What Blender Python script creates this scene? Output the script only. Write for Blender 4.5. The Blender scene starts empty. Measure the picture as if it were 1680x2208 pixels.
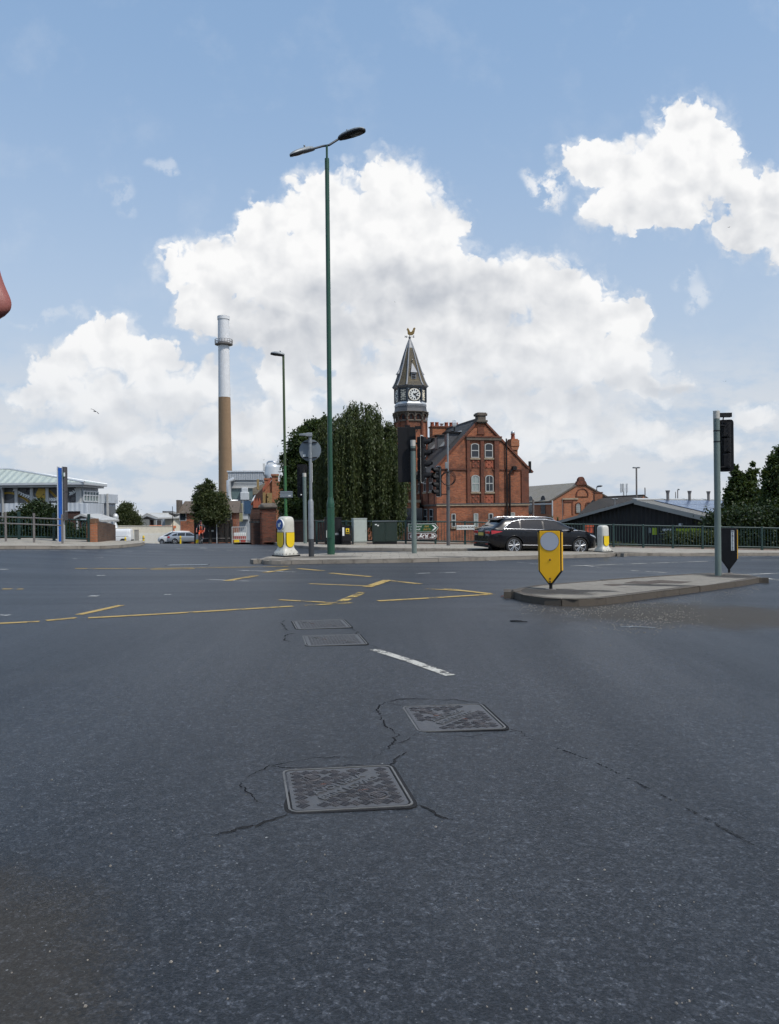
import bpy, bmesh, math, random
import numpy as np
from mathutils import Matrix, Vector
random.seed(7); rng = np.random.default_rng(7)
SC = bpy.context.scene
COL = SC.collection
R = math.radians

# ------------------------------------------------------------------ camera
F = 1683.0            # focal length in units of a 1680 wide picture
ROLL = R(0.6)
EYE = Vector((0, 0, 1.5))
cam_d = bpy.data.cameras.new('camera'); cam = bpy.data.objects.new('camera', cam_d); COL.objects.link(cam)
cam_d.sensor_fit = 'HORIZONTAL'; cam_d.sensor_width = 36.0; cam_d.lens = 36.0 * F / 1680
cam_d.clip_start = 0.05; cam_d.clip_end = 6000
cam.matrix_world = Matrix.Translation(EYE) @ Matrix.Rotation(R(90), 4, 'X') @ Matrix.Rotation(-ROLL, 4, 'Z')
SC.camera = cam

# ------------------------------------------------------------------ sun, exposure
SUN_DIR = Vector((0.77 * math.cos(R(54)), -0.64 * math.cos(R(54)), math.sin(R(54)))).normalized()
sun_d = bpy.data.lights.new('sun', 'SUN'); sun = bpy.data.objects.new('sun', sun_d); COL.objects.link(sun)
sun_d.energy = 3.1; sun_d.angle = R(1.5); sun_d.color = (1.0, 0.95, 0.88)
sun.rotation_euler = SUN_DIR.to_track_quat('Z', 'Y').to_euler()
SC.view_settings.view_transform = 'Standard'; SC.view_settings.look = 'None'
SC.view_settings.gamma = 1.0; SC.view_settings.exposure = 0.0
SC.cycles.use_adaptive_sampling = True; SC.cycles.adaptive_threshold = 0.02; SC.cycles.adaptive_min_samples = 12
SC.cycles.max_bounces = 5; SC.cycles.diffuse_bounces = 3; SC.cycles.glossy_bounces = 3; SC.cycles.transparent_max_bounces = 12
SC.cycles.caustics_reflective = False; SC.cycles.caustics_refractive = False

def ray(px, py):
    dx = (px - 840) / F; dz = (1104 - py) / F
    c, s = math.cos(ROLL), math.sin(ROLL)
    return Vector((c * dx + s * dz, 1.0, -s * dx + c * dz))

# ------------------------------------------------------------------ node helpers
class NT:
    def __init__(s, tree): s.t = tree; s.n = tree.nodes; s.l = tree.links
    def new(s, typ, **kw):
        n = s.n.new(typ)
        for k, v in kw.items(): setattr(n, k, v)
        return n
    def put(s, sock, v):
        if v is None: return
        if isinstance(v, bpy.types.NodeSocket): s.l.new(v, sock)
        else: sock.default_value = v
    def m(s, op, a, b=None, c=None, clamp=False):
        n = s.new('ShaderNodeMath', operation=op, use_clamp=clamp)
        for i, v in enumerate((a, b, c)): s.put(n.inputs[i], v)
        return n.outputs[0]
    def vm(s, op, a, b=None, scale=None):
        n = s.new('ShaderNodeVectorMath', operation=op)
        s.put(n.inputs[0], a)
        if b is not None: s.put(n.inputs[1], b)
        if scale is not None: s.put(n.inputs[3], scale)
        return n.outputs['Value'] if op in ('DOT_PRODUCT', 'LENGTH', 'DISTANCE') else n.outputs[0]
    def mix(s, f, a, b, blend='MIX'):
        n = s.new('ShaderNodeMix', data_type='RGBA', blend_type=blend)
        s.put(n.inputs['Factor'], f)
        for k, v in ((6, a), (7, b)):
            if isinstance(v, (tuple, list)) and len(v) == 3: v = (*v, 1)
            s.put(n.inputs[k], v)
        return n.outputs[2]
    def ss(s, x, lo, hi):
        n = s.new('ShaderNodeMapRange', interpolation_type='SMOOTHSTEP')
        s.put(n.inputs[0], x); s.put(n.inputs[1], lo); s.put(n.inputs[2], hi); n.inputs[3].default_value = 0; n.inputs[4].default_value = 1
        return n.outputs[0]
    def noise(s, vec, scale, detail=4, rough=.55, out=0, dist=0, dim='3D'):
        n = s.new('ShaderNodeTexNoise', noise_dimensions=dim); s.put(n.inputs['Vector'], vec)
        n.inputs['Scale'].default_value = scale; n.inputs['Detail'].default_value = detail
        n.inputs['Roughness'].default_value = rough; n.inputs['Distortion'].default_value = dist
        return n.outputs[out]
    def vor(s, vec, scale, feature='F1', out=0, detail=0, rough=.5, smooth=.5, rand=1, dim='3D'):
        n = s.new('ShaderNodeTexVoronoi', feature=feature, voronoi_dimensions=dim); s.put(n.inputs['Vector'], vec)
        n.inputs['Scale'].default_value = scale
        n.inputs['Detail'].default_value = detail; n.inputs['Roughness'].default_value = rough
        n.inputs['Randomness'].default_value = rand
        if feature == 'SMOOTH_F1': n.inputs['Smoothness'].default_value = smooth
        return n.outputs[out]

# ------------------------------------------------------------------ sky with cumulus clouds (by direction, at infinity)
world = bpy.data.worlds.new('World'); SC.world = world; world.use_nodes = True
world.cycles.sampling_method = 'MANUAL'; world.cycles.sample_map_resolution = 256
W = NT(world.node_tree); W.n.clear()
SKY_STRENGTH = 0.11
# (x, y, rx, ry) centre and radii of cloud masses on the picture's scale of directions
PUFFS = [(860, 425, 95, 92), (715, 440, 105, 80), (800, 500, 190, 120), (575, 485, 72, 58), (930, 500, 80, 80), (965, 570, 60, 60),
         (470, 575, 125, 75), (640, 590, 180, 110), (860, 620, 210, 115), (440, 660, 60, 70), (520, 690, 120, 60), (700, 720, 180, 80),
         (1010, 660, 150, 100), (1150, 610, 110, 70), (1240, 680, 110, 90), (1345, 690, 62, 66), (1160, 760, 180, 110),
         (1330, 780, 110, 70), (1395, 832, 105, 34), (960, 790, 160, 110), (820, 830, 150, 80), (1060, 880, 160, 60), (1230, 880, 150, 50),
         (235, 745, 95, 70), (160, 810, 110, 70), (90, 860, 75, 50), (310, 780, 75, 60), (370, 850, 120, 70), (220, 870, 150, 80), (450, 815, 45, 40),
         (620, 830, 85, 70), (600, 910, 110, 50), (250, 950, 160, 45), (110, 945, 75, 22), (480, 930, 110, 60), (1150, 945, 190, 50), (1330, 935, 130, 45), (1620, 900, 60, 30), (1500, 960, 120, 30), (700, 960, 200, 50),
         (1490, 285, 95, 80), (1540, 340, 70, 85), (1430, 370, 150, 85), (1275, 345, 72, 48), (1320, 450, 70, 55), (1450, 445, 110, 55), (1630, 430, 85, 80), (1620, 505, 85, 55), (1690, 480, 90, 90)]
GREYS = [(850, 625, 270, 62, .9), (640, 740, 230, 75, .8), (1130, 660, 200, 55, .6), (960, 720, 180, 45, .55), (250, 905, 170, 40, .55), (1200, 850, 220, 55, .65), (560, 610, 140, 40, .4), (1420, 860, 110, 22, .6), (130, 900, 110, 35, .5), (900, 900, 200, 40, .4), (1060, 790, 140, 40, .5), (430, 905, 130, 40, .5), (1500, 455, 150, 50, .5), (1630, 530, 100, 40, .5), (1300, 470, 60, 40, .3), (780, 560, 120, 30, .3)]

def cloud_relief():
    g = bpy.data.node_groups.new('cloud_relief', 'ShaderNodeTree')
    g.interface.new_socket('P', in_out='INPUT', socket_type='NodeSocketVector')
    g.interface.new_socket('N', in_out='OUTPUT', socket_type='NodeSocketFloat')
    T = NT(g); gi = T.new('NodeGroupInput'); go = T.new('NodeGroupOutput')
    P = gi.outputs[0]
    w = T.vm('SUBTRACT', T.noise(P, 1.3, 3, .55, out=1, dim='2D'), (.5, .5, .5))
    Q = T.vm('ADD', P, T.vm('SCALE', w, scale=.75))
    v1 = T.vor(Q, 1.15, 'SMOOTH_F1', detail=1.6, rough=.42, smooth=.25, dim='2D')
    n1 = T.noise(P, 1.5, 5, .5, dim='2D')
    T.l.new(T.m('ADD', T.m('MULTIPLY', T.m('SUBTRACT', .42, v1), .75), T.m('MULTIPLY', T.m('SUBTRACT', n1, .5), .55)), go.inputs[0])
    return g
def cloud_group():
    g = bpy.data.node_groups.new('cloud_shape', 'ShaderNodeTree')
    g.interface.new_socket('P', in_out='INPUT', socket_type='NodeSocketVector')
    g.interface.new_socket('F', in_out='OUTPUT', socket_type='NodeSocketFloat')
    g.interface.new_socket('N', in_out='OUTPUT', socket_type='NodeSocketFloat')
    T = NT(g); gi = T.new('NodeGroupInput'); go = T.new('NodeGroupOutput')
    P = gi.outputs[0]
    w = T.vm('SUBTRACT', T.noise(P, 1.3, 4, .55, out=1, dim='2D'), (.5, .5, .5))
    Q = T.vm('ADD', P, T.vm('SCALE', w, scale=.75))
    acc = None
    for (x, y, rx, ry) in PUFFS:
        d = ray(x, y); c = (d.x * F / 100, d.z * F / 100, 0)
        e = T.vm('MULTIPLY', T.vm('SUBTRACT', Q, c), (100 / rx, 100 / ry, 0))
        q = T.vm('DOT_PRODUCT', e, e)
        acc = q if acc is None else T.m('SMOOTH_MIN', acc, q, .3)
    U = T.m('MAXIMUM', T.m('SUBTRACT', 1.0, acc), -1.2)
    v1 = T.vor(Q, 2.0, 'F1', detail=2.6, rough=.5, dim='2D')
    n1 = T.noise(P, 2.4, 8, .54, dim='2D')
    n_ = T.m('ADD', T.m('MULTIPLY', T.m('SUBTRACT', .42, v1), .62), T.m('MULTIPLY', T.m('SUBTRACT', n1, .5), .42))
    T.l.new(T.m('ADD', T.m('ADD', U, .24), n_), go.inputs[0]); T.l.new(n_, go.inputs[1])
    return g
CG = cloud_group()
tc = W.new('ShaderNodeTexCoord'); D = tc.outputs['Generated']
sep = W.new('ShaderNodeSeparateXYZ'); W.l.new(D, sep.inputs[0])
yy = W.m('MAXIMUM', sep.outputs[1], .08)
front = W.ss(sep.outputs[1], .1, .3)
comb = W.new('ShaderNodeCombineXYZ')
W.l.new(W.m('MULTIPLY', W.m('DIVIDE', sep.outputs[0], yy), F / 100), comb.inputs[0])
W.l.new(W.m('MULTIPLY', W.m('DIVIDE', sep.outputs[2], yy), F / 100), comb.inputs[1])
P = comb.outputs[0]
RG = cloud_relief()
def cg(p, gr=CG):
    n = W.new('ShaderNodeGroup'); n.node_tree = gr; W.l.new(p, n.inputs[0]); return n
g0 = cg(P); g1 = cg(W.vm('ADD', P, (.20, .30, 0)), RG)
F0 = g0.outputs[0]; N0 = cg(P, RG).outputs[0]
gw = W.vm('SCALE', W.vm('SUBTRACT', W.noise(P, .8, 2, .5, out=1, dim='2D'), (.5, .5, .5)), scale=1.5)
PG = W.vm('ADD', P, gw)
soft = W.noise(P, .8, 2, .5, dim='2D')
low = W.m('SUBTRACT', 1.0, W.ss(sep.outputs[2], .06, .22))
alpha = W.m('MULTIPLY', W.ss(F0, -.03, W.m('ADD', W.m('ADD', .26, W.m('MULTIPLY', low, .55)), W.m('MULTIPLY', W.ss(soft, .5, .68), .4))), front)
alpha = W.m('MULTIPLY', alpha, W.m('SUBTRACT', 1.0, W.m('MULTIPLY', low, .25)))
veil = W.m('MULTIPLY', W.m('MULTIPLY', W.ss(F0, -.55, .25), W.ss(W.noise(P, 1.3, 5, .6, dim='2D'), .36, .62)), W.m('MULTIPLY', front, .5))   # torn haze round the edges
alpha = W.m('MAXIMUM', alpha, veil)
wn = W.ss(W.noise(P, 2.6, 7, .62, dim='2D'), .38, .62)
for (x, y, rx, ry, a) in [(1178, 392, 52, 44, .95), (345, 350, 34, 20, .3), (1485, 640, 42, 50, .4), (115, 680, 80, 22, .25), (275, 410, 60, 34, .2)]:
    d = ray(x, y); e = W.vm('MULTIPLY', W.vm('SUBTRACT', PG, (d.x * F / 100, d.z * F / 100, 0)), (100 / rx, 100 / ry, 0))
    alpha = W.m('MAXIMUM', alpha, W.m('MULTIPLY', W.m('MULTIPLY', W.m('SUBTRACT', 1.0, W.ss(W.vm('DOT_PRODUCT', e, e), .1, 1.3)), wn), W.m('MULTIPLY', front, a)))
alpha = W.m('MULTIPLY', alpha, W.ss(sep.outputs[2], -.02, .02))
lit = W.m('MULTIPLY', W.m('SUBTRACT', N0, g1.outputs[0]), .48)
grey = None
for (x, y, rx, ry, a) in GREYS:
    d = ray(x, y)
    e = W.vm('MULTIPLY', W.vm('SUBTRACT', PG, (d.x * F / 100, d.z * F / 100, 0)), (100 / rx, 100 / ry, 0))
    v = W.m('MULTIPLY', W.m('SUBTRACT', 1.0, W.ss(W.vm('DOT_PRODUCT', e, e), 0.0, 2.4)), a)
    grey = v if grey is None else W.m('MAXIMUM', grey, v)
bright = W.m('SUBTRACT', W.m('ADD', .95, lit), W.m('MULTIPLY', grey, .58), clamp=True)
cl = W.mix(bright, (.42, .46, .53), (1.0, 1.0, 1.0))
lowhaze = W.m('SUBTRACT', 1.0, W.ss(sep.outputs[2], .0, .30))
cl = W.mix(W.m('MULTIPLY', lowhaze, .4), cl, (.70, .735, .78))
nish = W.new('ShaderNodeTexSky', sky_type='NISHITA', sun_disc=False)
nish.sun_elevation = R(54); nish.sun_rotation = math.atan2(SUN_DIR.x, SUN_DIR.y)
nish.air_density = 1.0; nish.dust_density = 2.2; nish.ozone_density = 1.2; nish.altitude = 50
skycol = W.mix(.45, nish.outputs[0], (3.9, 6.2, 9.5))                       # thin summer haze over the whole sky
skycol = W.mix(W.m('MULTIPLY', W.m('SUBTRACT', 1.0, W.ss(sep.outputs[2], -.05, .58)), .88), skycol, (5.2, 5.9, 6.8))
st = W.vm('MULTIPLY', P, (1.0, 2.3, 0))
bank = W.m('MULTIPLY', W.ss(W.noise(st, .75, 6, .58, dim='2D'), .30, .58), W.m('MULTIPLY', W.m('SUBTRACT', 1.0, W.ss(sep.outputs[2], .08, .23)), front))
skycol = W.mix(W.m('MULTIPLY', bank, .85), skycol, (6.35, 6.6, 6.95))
thin = W.m('MULTIPLY', W.ss(W.noise(P, .55, 6, .6, dim='2D'), .5, .8), W.m('MULTIPLY', front, .10))
skycol = W.mix(thin, skycol, (7.4, 7.7, 8.1))
clx = W.vm('SCALE', cl, scale=.97 / SKY_STRENGTH)
out_c = W.mix(alpha, skycol, clx)
bg = W.new('ShaderNodeBackground'); W.l.new(out_c, bg.inputs[0]); bg.inputs[1].default_value = SKY_STRENGTH
wo = W.new('ShaderNodeOutputWorld'); W.l.new(bg.outputs[0], wo.inputs[0])

# ------------------------------------------------------------------ ground shape and picking points
def sr(t, w):
    if t <= -w: return 0.0
    if t >= w: return t
    return (t + w) ** 2 / (4 * w)
def zg(X, Y):
    fade = min(max((48 - Y) / 14, 0), 1); fade = fade * fade * (3 - 2 * fade)
    return -.036 * min(sr(Y - 37, 4), 85) + .05 * min(sr(-X - 8, 2), 8) * fade - .03 * min(sr(X - .5, 3), 22)
def gp(px, py, off=0.0):
    d = ray(px, py); a = .4
    f = lambda t: 1.5 + d.z * t - zg(d.x * t, t) - off
    b = a
    while f(b) > 0 and b < 240: a = b; b *= 1.02
    for _ in range(40):
        m_ = (a + b) / 2
        if f(m_) > 0: a = m_
        else: b = m_
    return Vector((d.x * a, a, 1.5 + d.z * a))
def at(px, py, Y):
    d = ray(px, py); return Vector((d.x * Y, Y, 1.5 + d.z * Y))

# ------------------------------------------------------------------ objects
def tag(o, label=None, cat=None, group=None, kind=None):
    if label: o['label'] = label
    if cat: o['category'] = cat
    if group: o['group'] = group
    if kind: o['kind'] = kind
    return o
def thing(name, label, cat, loc=(0, 0, 0), rz=0.0, group=None):
    o = bpy.data.objects.new(name, None); COL.objects.link(o)
    o.empty_display_size = .2
    o.location = loc; o.rotation_euler = (0, 0, rz)
    return tag(o, label, cat, group)
def children(o): return [c for c in bpy.data.objects if c.parent == o]
def copy_tree(o, parent=None):
    c = o.copy(); COL.objects.link(c)
    if parent is not None: c.parent = parent
    for ch in children(o): copy_tree(ch, c)
    return c

class MB:
    def __init__(s): s.v = []; s.f = []; s.sm = []; s.M = None
    def add(s, verts, faces, smooth=False):
        k = len(s.v)
        for p in verts:
            p = Vector(p)
            if s.M is not None: p = s.M @ p
            s.v.append((p.x, p.y, p.z))
        for f in faces: s.f.append(tuple(i + k for i in f)); s.sm.append(smooth)
        return s
    def box(s, x0, x1, y0, y1, z0, z1):
        v = [(x, y, z) for z in (z0, z1) for y in (y0, y1) for x in (x0, x1)]
        return s.add(v, [(0, 2, 3, 1), (4, 5, 7, 6), (0, 1, 5, 4), (2, 6, 7, 3), (0, 4, 6, 2), (1, 3, 7, 5)])
    def quad(s, a, b, c, d): return s.add([a, b, c, d], [(0, 1, 2, 3)])
    def prism(s, poly, axis, a, b, smooth=False):
        def P3(p, t): return {'y': (p[0], t, p[1]), 'z': (p[0], p[1], t), 'x': (t, p[0], p[1])}[axis]
        n = len(poly); v = [P3(p, a) for p in poly] + [P3(p, b) for p in poly]
        f = [tuple(range(n))[::-1], tuple(range(n, 2 * n))]
        s.add(v, f); k = len(s.v) - 2 * n
        for i in range(n):
            j = (i + 1) % n; s.f.append((k + i, k + j, k + n + j, k + n + i)); s.sm.append(smooth)
        return s
    def loft(s, rings, caps=True, smooth=True, closed=True):
        n = len(rings[0]); v = [p for r in rings for p in r]; f = []
        for i in range(len(rings) - 1):
            for j in range(n if closed else n - 1):
                k = (j + 1) % n
                f.append((i * n + j, i * n + k, (i + 1) * n + k, (i + 1) * n + j))
        s.add(v, f, smooth)
        if caps and closed:
            if smooth:        # caps with corners of their own, so that the sides shade straight to the edge
                s.add(rings[0], [tuple(range(n))[::-1]]); s.add(rings[-1], [tuple(range(n))])
            else:
                k0 = len(s.v) - len(v)
                s.f.append(tuple(range(k0, k0 + n))[::-1]); s.sm.append(False)
                s.f.append(tuple(range(len(s.v) - n, len(s.v)))); s.sm.append(False)
        return s
    def tube(s, pts, r, n=10, caps=True, smooth=True, flat=1.0):
        pts = [Vector(p) for p in pts]
        rs = r if isinstance(r, (list, tuple)) else [r] * len(pts)
        rings = []; ref = None
        for i, p in enumerate(pts):
            t = (pts[min(i + 1, len(pts) - 1)] - pts[max(i - 1, 0)])
            if t.length < 1e-9: t = Vector((0, 0, 1))
            t.normalize()
            if ref is None:
                ref = Vector((1, 0, 0)) if abs(t.x) < .8 else Vector((0, 1, 0))
            u = (ref - t * ref.dot(t)); u.normalize(); w = t.cross(u); ref = u
            rings.append([p + (u * math.cos(2 * math.pi * k / n) + w * math.sin(2 * math.pi * k / n) * flat) * rs[i] for k in range(n)])
        return s.loft(rings, caps, smooth)
    def cyl(s, p0, p1, r0, r1=None, n=14, smooth=True): return s.tube([p0, p1], [r0, r0 if r1 is None else r1], n, True, smooth)
    def lathe(s, prof, n=20, smooth=True, caps=True):   # (r, z)
        return s.loft([[(r * math.cos(2 * math.pi * k / n), r * math.sin(2 * math.pi * k / n), z) for k in range(n)] for r, z in prof], caps, smooth)
    def sphere(s, c, r, nu=16, nv=10):
        if not isinstance(r, (tuple, list)): r = (r, r, r)
        rings = []
        for i in range(nv + 1):
            a = math.pi * i / nv; q = max(math.sin(a), 1e-3)
            rings.append([(c[0] + r[0] * q * math.cos(2 * math.pi * k / nu), c[1] + r[1] * q * math.sin(2 * math.pi * k / nu), c[2] - r[2] * math.cos(a)) for k in range(nu)])
        return s.loft(rings)
    def grid(s, rows, smooth=True):
        return s.loft(rows, caps=False, smooth=smooth, closed=False)
    def torus(s, c, R_, r, axis='y', n=24, m=8):
        pts = []
        for i in range(n + 1):
            a = 2 * math.pi * i / n; q, w = R_ * math.cos(a), R_ * math.sin(a)
            pts.append({'y': (c[0] + q, c[1], c[2] + w), 'z': (c[0] + q, c[1] + w, c[2]), 'x': (c[0], c[1] + q, c[2] + w)}[axis])
        return s.tube(pts, r, m)
    def build(s, name, mat, parent=None, loc=None, rz=None, bevel=0, uv=True, recalc=True, weld=False):
        me = bpy.data.meshes.new(name)
        me.from_pydata(s.v, [], s.f)
        me.polygons.foreach_set('use_smooth', s.sm)
        if recalc or bevel or weld:
            bm = bmesh.new(); bm.from_mesh(me)
            if weld: bmesh.ops.remove_doubles(bm, verts=bm.verts, dist=1e-4)
            if recalc: bmesh.ops.recalc_face_normals(bm, faces=bm.faces)
            if bevel:
                es = [e for e in bm.edges if len(e.link_faces) == 2 and e.calc_face_angle(0) > R(35)]
                bmesh.ops.bevel(bm, geom=es, offset=bevel, segments=2, affect='EDGES', profile=.5, clamp_overlap=True)
            bm.to_mesh(me); bm.free()
        if uv: box_uv(me)
        if mat: me.materials.append(mat)
        o = bpy.data.objects.new(name, me); COL.objects.link(o)
        if parent is not None: o.parent = parent
        if loc is not None: o.location = loc
        if rz is not None: o.rotation_euler = (0, 0, rz)
        return o
def box_uv(me):
    ul = me.uv_layers.new(name='UVMap').data
    vs = me.vertices
    for p in me.polygons:
        n = p.normal
        if abs(n.z) > .97: t = Vector((1, 0, 0)); b = Vector((0, 1, 0))
        else:
            t = Vector((-n.y, n.x, 0)).normalized(); b = n.cross(t)
        for li in p.loop_indices:
            c = vs[me.loops[li].vertex_index].co
            ul[li].uv = (c.dot(t), c.dot(b))
def text_mesh(s, size, depth=.002, bold=0.0, align='CENTER', spacing=1.0):
    cu = bpy.data.curves.new('lettering', 'FONT'); cu.body = s; cu.size = size; cu.extrude = depth; cu.offset = bold
    cu.align_x = align; cu.align_y = 'CENTER'; cu.space_character = spacing; cu.resolution_u = 3
    o = bpy.data.objects.new('lettering', cu); COL.objects.link(o)
    dg = bpy.context.evaluated_depsgraph_get()
    me = bpy.data.meshes.new_from_object(o.evaluated_get(dg))
    bpy.data.objects.remove(o); bpy.data.curves.remove(cu)
    return me
def text_obj(name, s, size, mat, parent, loc, rot, **kw):     # lettering in the local xz plane by default
    me = text_mesh(s, size, **kw); me.materials.clear(); me.materials.append(mat)
    o = bpy.data.objects.new(name, me); COL.objects.link(o); o.parent = parent; o.location = loc; o.rotation_euler = rot
    return o
class Fr:            # a local frame: x along the front, y back, z up
    def __init__(s, o, th): s.o = Vector(o); s.th = th; s.u = Vector((math.cos(th), math.sin(th), 0)); s.b = Vector((-math.sin(th), math.cos(th), 0))
    def uz(s, px, py, v=0.0):
        d = ray(px, py); t = (s.o + s.b * v - EYE).dot(s.b) / d.dot(s.b); p = EYE + d * t - s.o
        return p.dot(s.u), p.z
    def vz(s, px, py, u=0.0):
        d = ray(px, py); t = (s.o + s.u * u - EYE).dot(s.u) / d.dot(s.u); p = EYE + d * t - s.o
        return p.dot(s.b), p.z
    def box(s, x0, y0, x1, y1, v=0.0):
        cx, cz = s.uz((x0 + x1) / 2, (y0 + y1) / 2, v); a = s.uz(x0, (y0 + y1) / 2, v)[0]; b = s.uz(x1, (y0 + y1) / 2, v)[0]
        t = s.uz((x0 + x1) / 2, y0, v)[1]; e = s.uz((x0 + x1) / 2, y1, v)[1]
        return a, b, e, t

# ------------------------------------------------------------------ materials
MATS = {}
def new_mat(name):
    m = bpy.data.materials.new(name); m.use_nodes = True; T = NT(m.node_tree); T.n.clear()
    o = T.new('ShaderNodeOutputMaterial'); b = T.new('ShaderNodeBsdfPrincipled'); T.l.new(b.outputs[0], o.inputs[0])
    MATS[name] = m
    return m, T, b, o
def sc3(c, k): return tuple(min(x * k, 1) for x in c[:3])
def bump(T, b, h, strength, dist=.01):
    n = T.new('ShaderNodeBump'); n.inputs['Strength'].default_value = strength; n.inputs['Distance'].default_value = dist
    T.put(n.inputs['Height'], h); T.l.new(n.outputs[0], b.inputs['Normal'])
def obj_co(T): return T.new('ShaderNodeTexCoord').outputs['Object']
def uv_co(T): return T.new('ShaderNodeTexCoord').outputs['UV']
def plain(name, col, rough=.55, metal=0.0, var=.18, vs=4.0, bmp=0.0, bs=30.0, spec=.5, coat=0.0, dirt=0.0, dcol=(.06, .05, .04), ds=2.5):
    m, T, b, o = new_mat(name)
    co = obj_co(T); n = T.noise(co, vs, 5, .6)
    c = T.mix(n, sc3(col, 1 - var), sc3(col, 1 + var))
    if dirt:
        d = T.m('MULTIPLY', T.ss(T.noise(co, ds, 6, .65), .48, .72), dirt); c = T.mix(d, c, dcol)
    T.put(b.inputs['Base Color'], c)
    T.put(b.inputs['Roughness'], T.m('ADD', rough - .08, T.m('MULTIPLY', T.noise(co, vs * 2.3, 3), .16)))
    b.inputs['Metallic'].default_value = metal; b.inputs['Specular IOR Level'].default_value = spec
    b.inputs['Coat Weight'].default_value = coat
    if bmp: bump(T, b, T.noise(co, bs, 4, .6), bmp, .01)
    return m
def bricks(name, c1, c2, mortar, soot=.45, bw=.225, bh=.075, ms=.012, sootcol=(.035, .028, .026), ss=.5):
    m, T, b, o = new_mat(name)
    uv = uv_co(T); co = obj_co(T)
    t = T.new('ShaderNodeTexBrick'); T.l.new(uv, t.inputs[0])
    t.inputs['Scale'].default_value = 1; t.inputs['Brick Width'].default_value = bw; t.inputs['Row Height'].default_value = bh
    t.inputs['Mortar Size'].default_value = ms; t.inputs['Bias'].default_value = -.1
    for k, v in (('Color1', c1), ('Color2', c2), ('Mortar', mortar)): t.inputs[k].default_value = (*v, 1)
    patch = T.noise(co, .9, 6, .65)
    c = T.mix(T.ss(patch, .35, .7), t.outputs[0], sc3(c2, 1.15), 'MULTIPLY') if False else t.outputs[0]
    # courses and blotches large enough to read from afar
    st = T.new('ShaderNodeMapping'); T.l.new(uv, st.inputs[0]); st.inputs['Scale'].default_value = (1.1, 4.4, 1)
    blot = T.noise(st.outputs[0], 1.0, 5, .7)
    c = T.mix(T.ss(blot, .4, .7), c, T.mix(.5, c, (1.25, 1.2, 1.15), 'MULTIPLY'))
    c = T.mix(T.m('MULTIPLY', T.ss(T.noise(co, ss, 7, .68), .46, .66), soot), c, sootcol)
    c = T.mix(T.m('MULTIPLY', T.ss(T.noise(st.outputs[0], 2.1, 4, .7), .5, .62), .4), c, sc3(c1, .42))
    T.put(b.inputs['Base Color'], c); b.inputs['Roughness'].default_value = .9
    b.inputs['Specular IOR Level'].default_value = .25
    bump(T, b, T.m('ADD', t.outputs[1], T.m('MULTIPLY', T.noise(co, 30, 3), -.6)), -.6, .012)
    return m
def stained(m, blobs, col, amt=.8):
    """Dirt stains of given centre and size on a surface."""
    T = NT(m.node_tree); b = [q for q in T.n if q.type == 'BSDF_PRINCIPLED'][0]; c = b.inputs['Base Color'].links[0].from_socket; co = obj_co(T); n = T.noise(co, 2.2, 6, .65)
    for (x, y, rx, ry) in blobs:
        e = T.vm('MULTIPLY', T.vm('SUBTRACT', co, (x, y, 0)), (1 / rx, 1 / ry, 0)); d = T.m('SUBTRACT', 1.0, T.vm('LENGTH', e))
        c = T.mix(T.m('MULTIPLY', T.ss(T.m('ADD', d, T.m('MULTIPLY', T.m('SUBTRACT', n, .5), 1.1)), .05, .45), amt), c, T.mix(n, sc3(col, .6), sc3(col, 1.5)))
    T.put(b.inputs['Base Color'], c); return m
def tiles(name, c1, c2, gap, w=.3, h=.22, moss=0.0, mosscol=(.16, .13, .05), rough=.75):
    m, T, b, o = new_mat(name)
    uv = uv_co(T); co = obj_co(T)
    t = T.new('ShaderNodeTexBrick'); T.l.new(uv, t.inputs[0])
    t.inputs['Scale'].default_value = 1; t.inputs['Brick Width'].default_value = w; t.inputs['Row Height'].default_value = h
    t.inputs['Mortar Size'].default_value = .014
    for k, v in (('Color1', c1), ('Color2', c2), ('Mortar', gap)): t.inputs[k].default_value = (*v, 1)
    c = t.outputs[0]
    c = T.mix(T.m('MULTIPLY', T.noise(co, 3, 5, .7), .5), c, sc3(c1, .55))
    if moss: c = T.mix(T.m('MULTIPLY', T.ss(T.noise(co, 1.1, 6, .65), .4, .62), moss), c, mosscol)
    T.put(b.inputs['Base Color'], c); b.inputs['Roughness'].default_value = rough
    bump(T, b, t.outputs[1], -.6, .015)
    return m
def corrugated(name, col, pitch=.25, rough=.5, metal=0.0, dirt=.3, vertical=True, depth=.5, dcol=(.12, .12, .11)):
    m, T, b, o = new_mat(name)
    uv = uv_co(T); co = obj_co(T)
    s = T.new('ShaderNodeSeparateXYZ'); T.l.new(uv, s.inputs[0])
    w = T.m('SINE', T.m('MULTIPLY', s.outputs[0 if vertical else 1], 2 * math.pi / pitch))
    n = T.noise(co, 1.2, 6, .65)
    c = T.mix(n, sc3(col, .82), sc3(col, 1.12))
    st = T.new('ShaderNodeMapping'); T.l.new(uv, st.inputs[0]); st.inputs['Scale'].default_value = (3, .35, 1)
    c = T.mix(T.m('MULTIPLY', T.ss(T.noise(st.outputs[0], 2, 5, .65), .5, .75), dirt), c, dcol)
    T.put(b.inputs['Base Color'], c); b.inputs['Roughness'].default_value = rough; b.inputs['Metallic'].default_value = metal
    bump(T, b, w, depth, pitch * .2)
    return m
def glassy(name, col=(.02, .025, .03), rough=.06):
    m, T, b, o = new_mat(name)
    co = obj_co(T)
    T.put(b.inputs['Base Color'], T.mix(T.noise(co, 2, 3), sc3(col, .6), sc3(col, 1.5)))
    b.inputs['Roughness'].default_value = rough; b.inputs['Specular IOR Level'].default_value = .5
    return m
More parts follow.
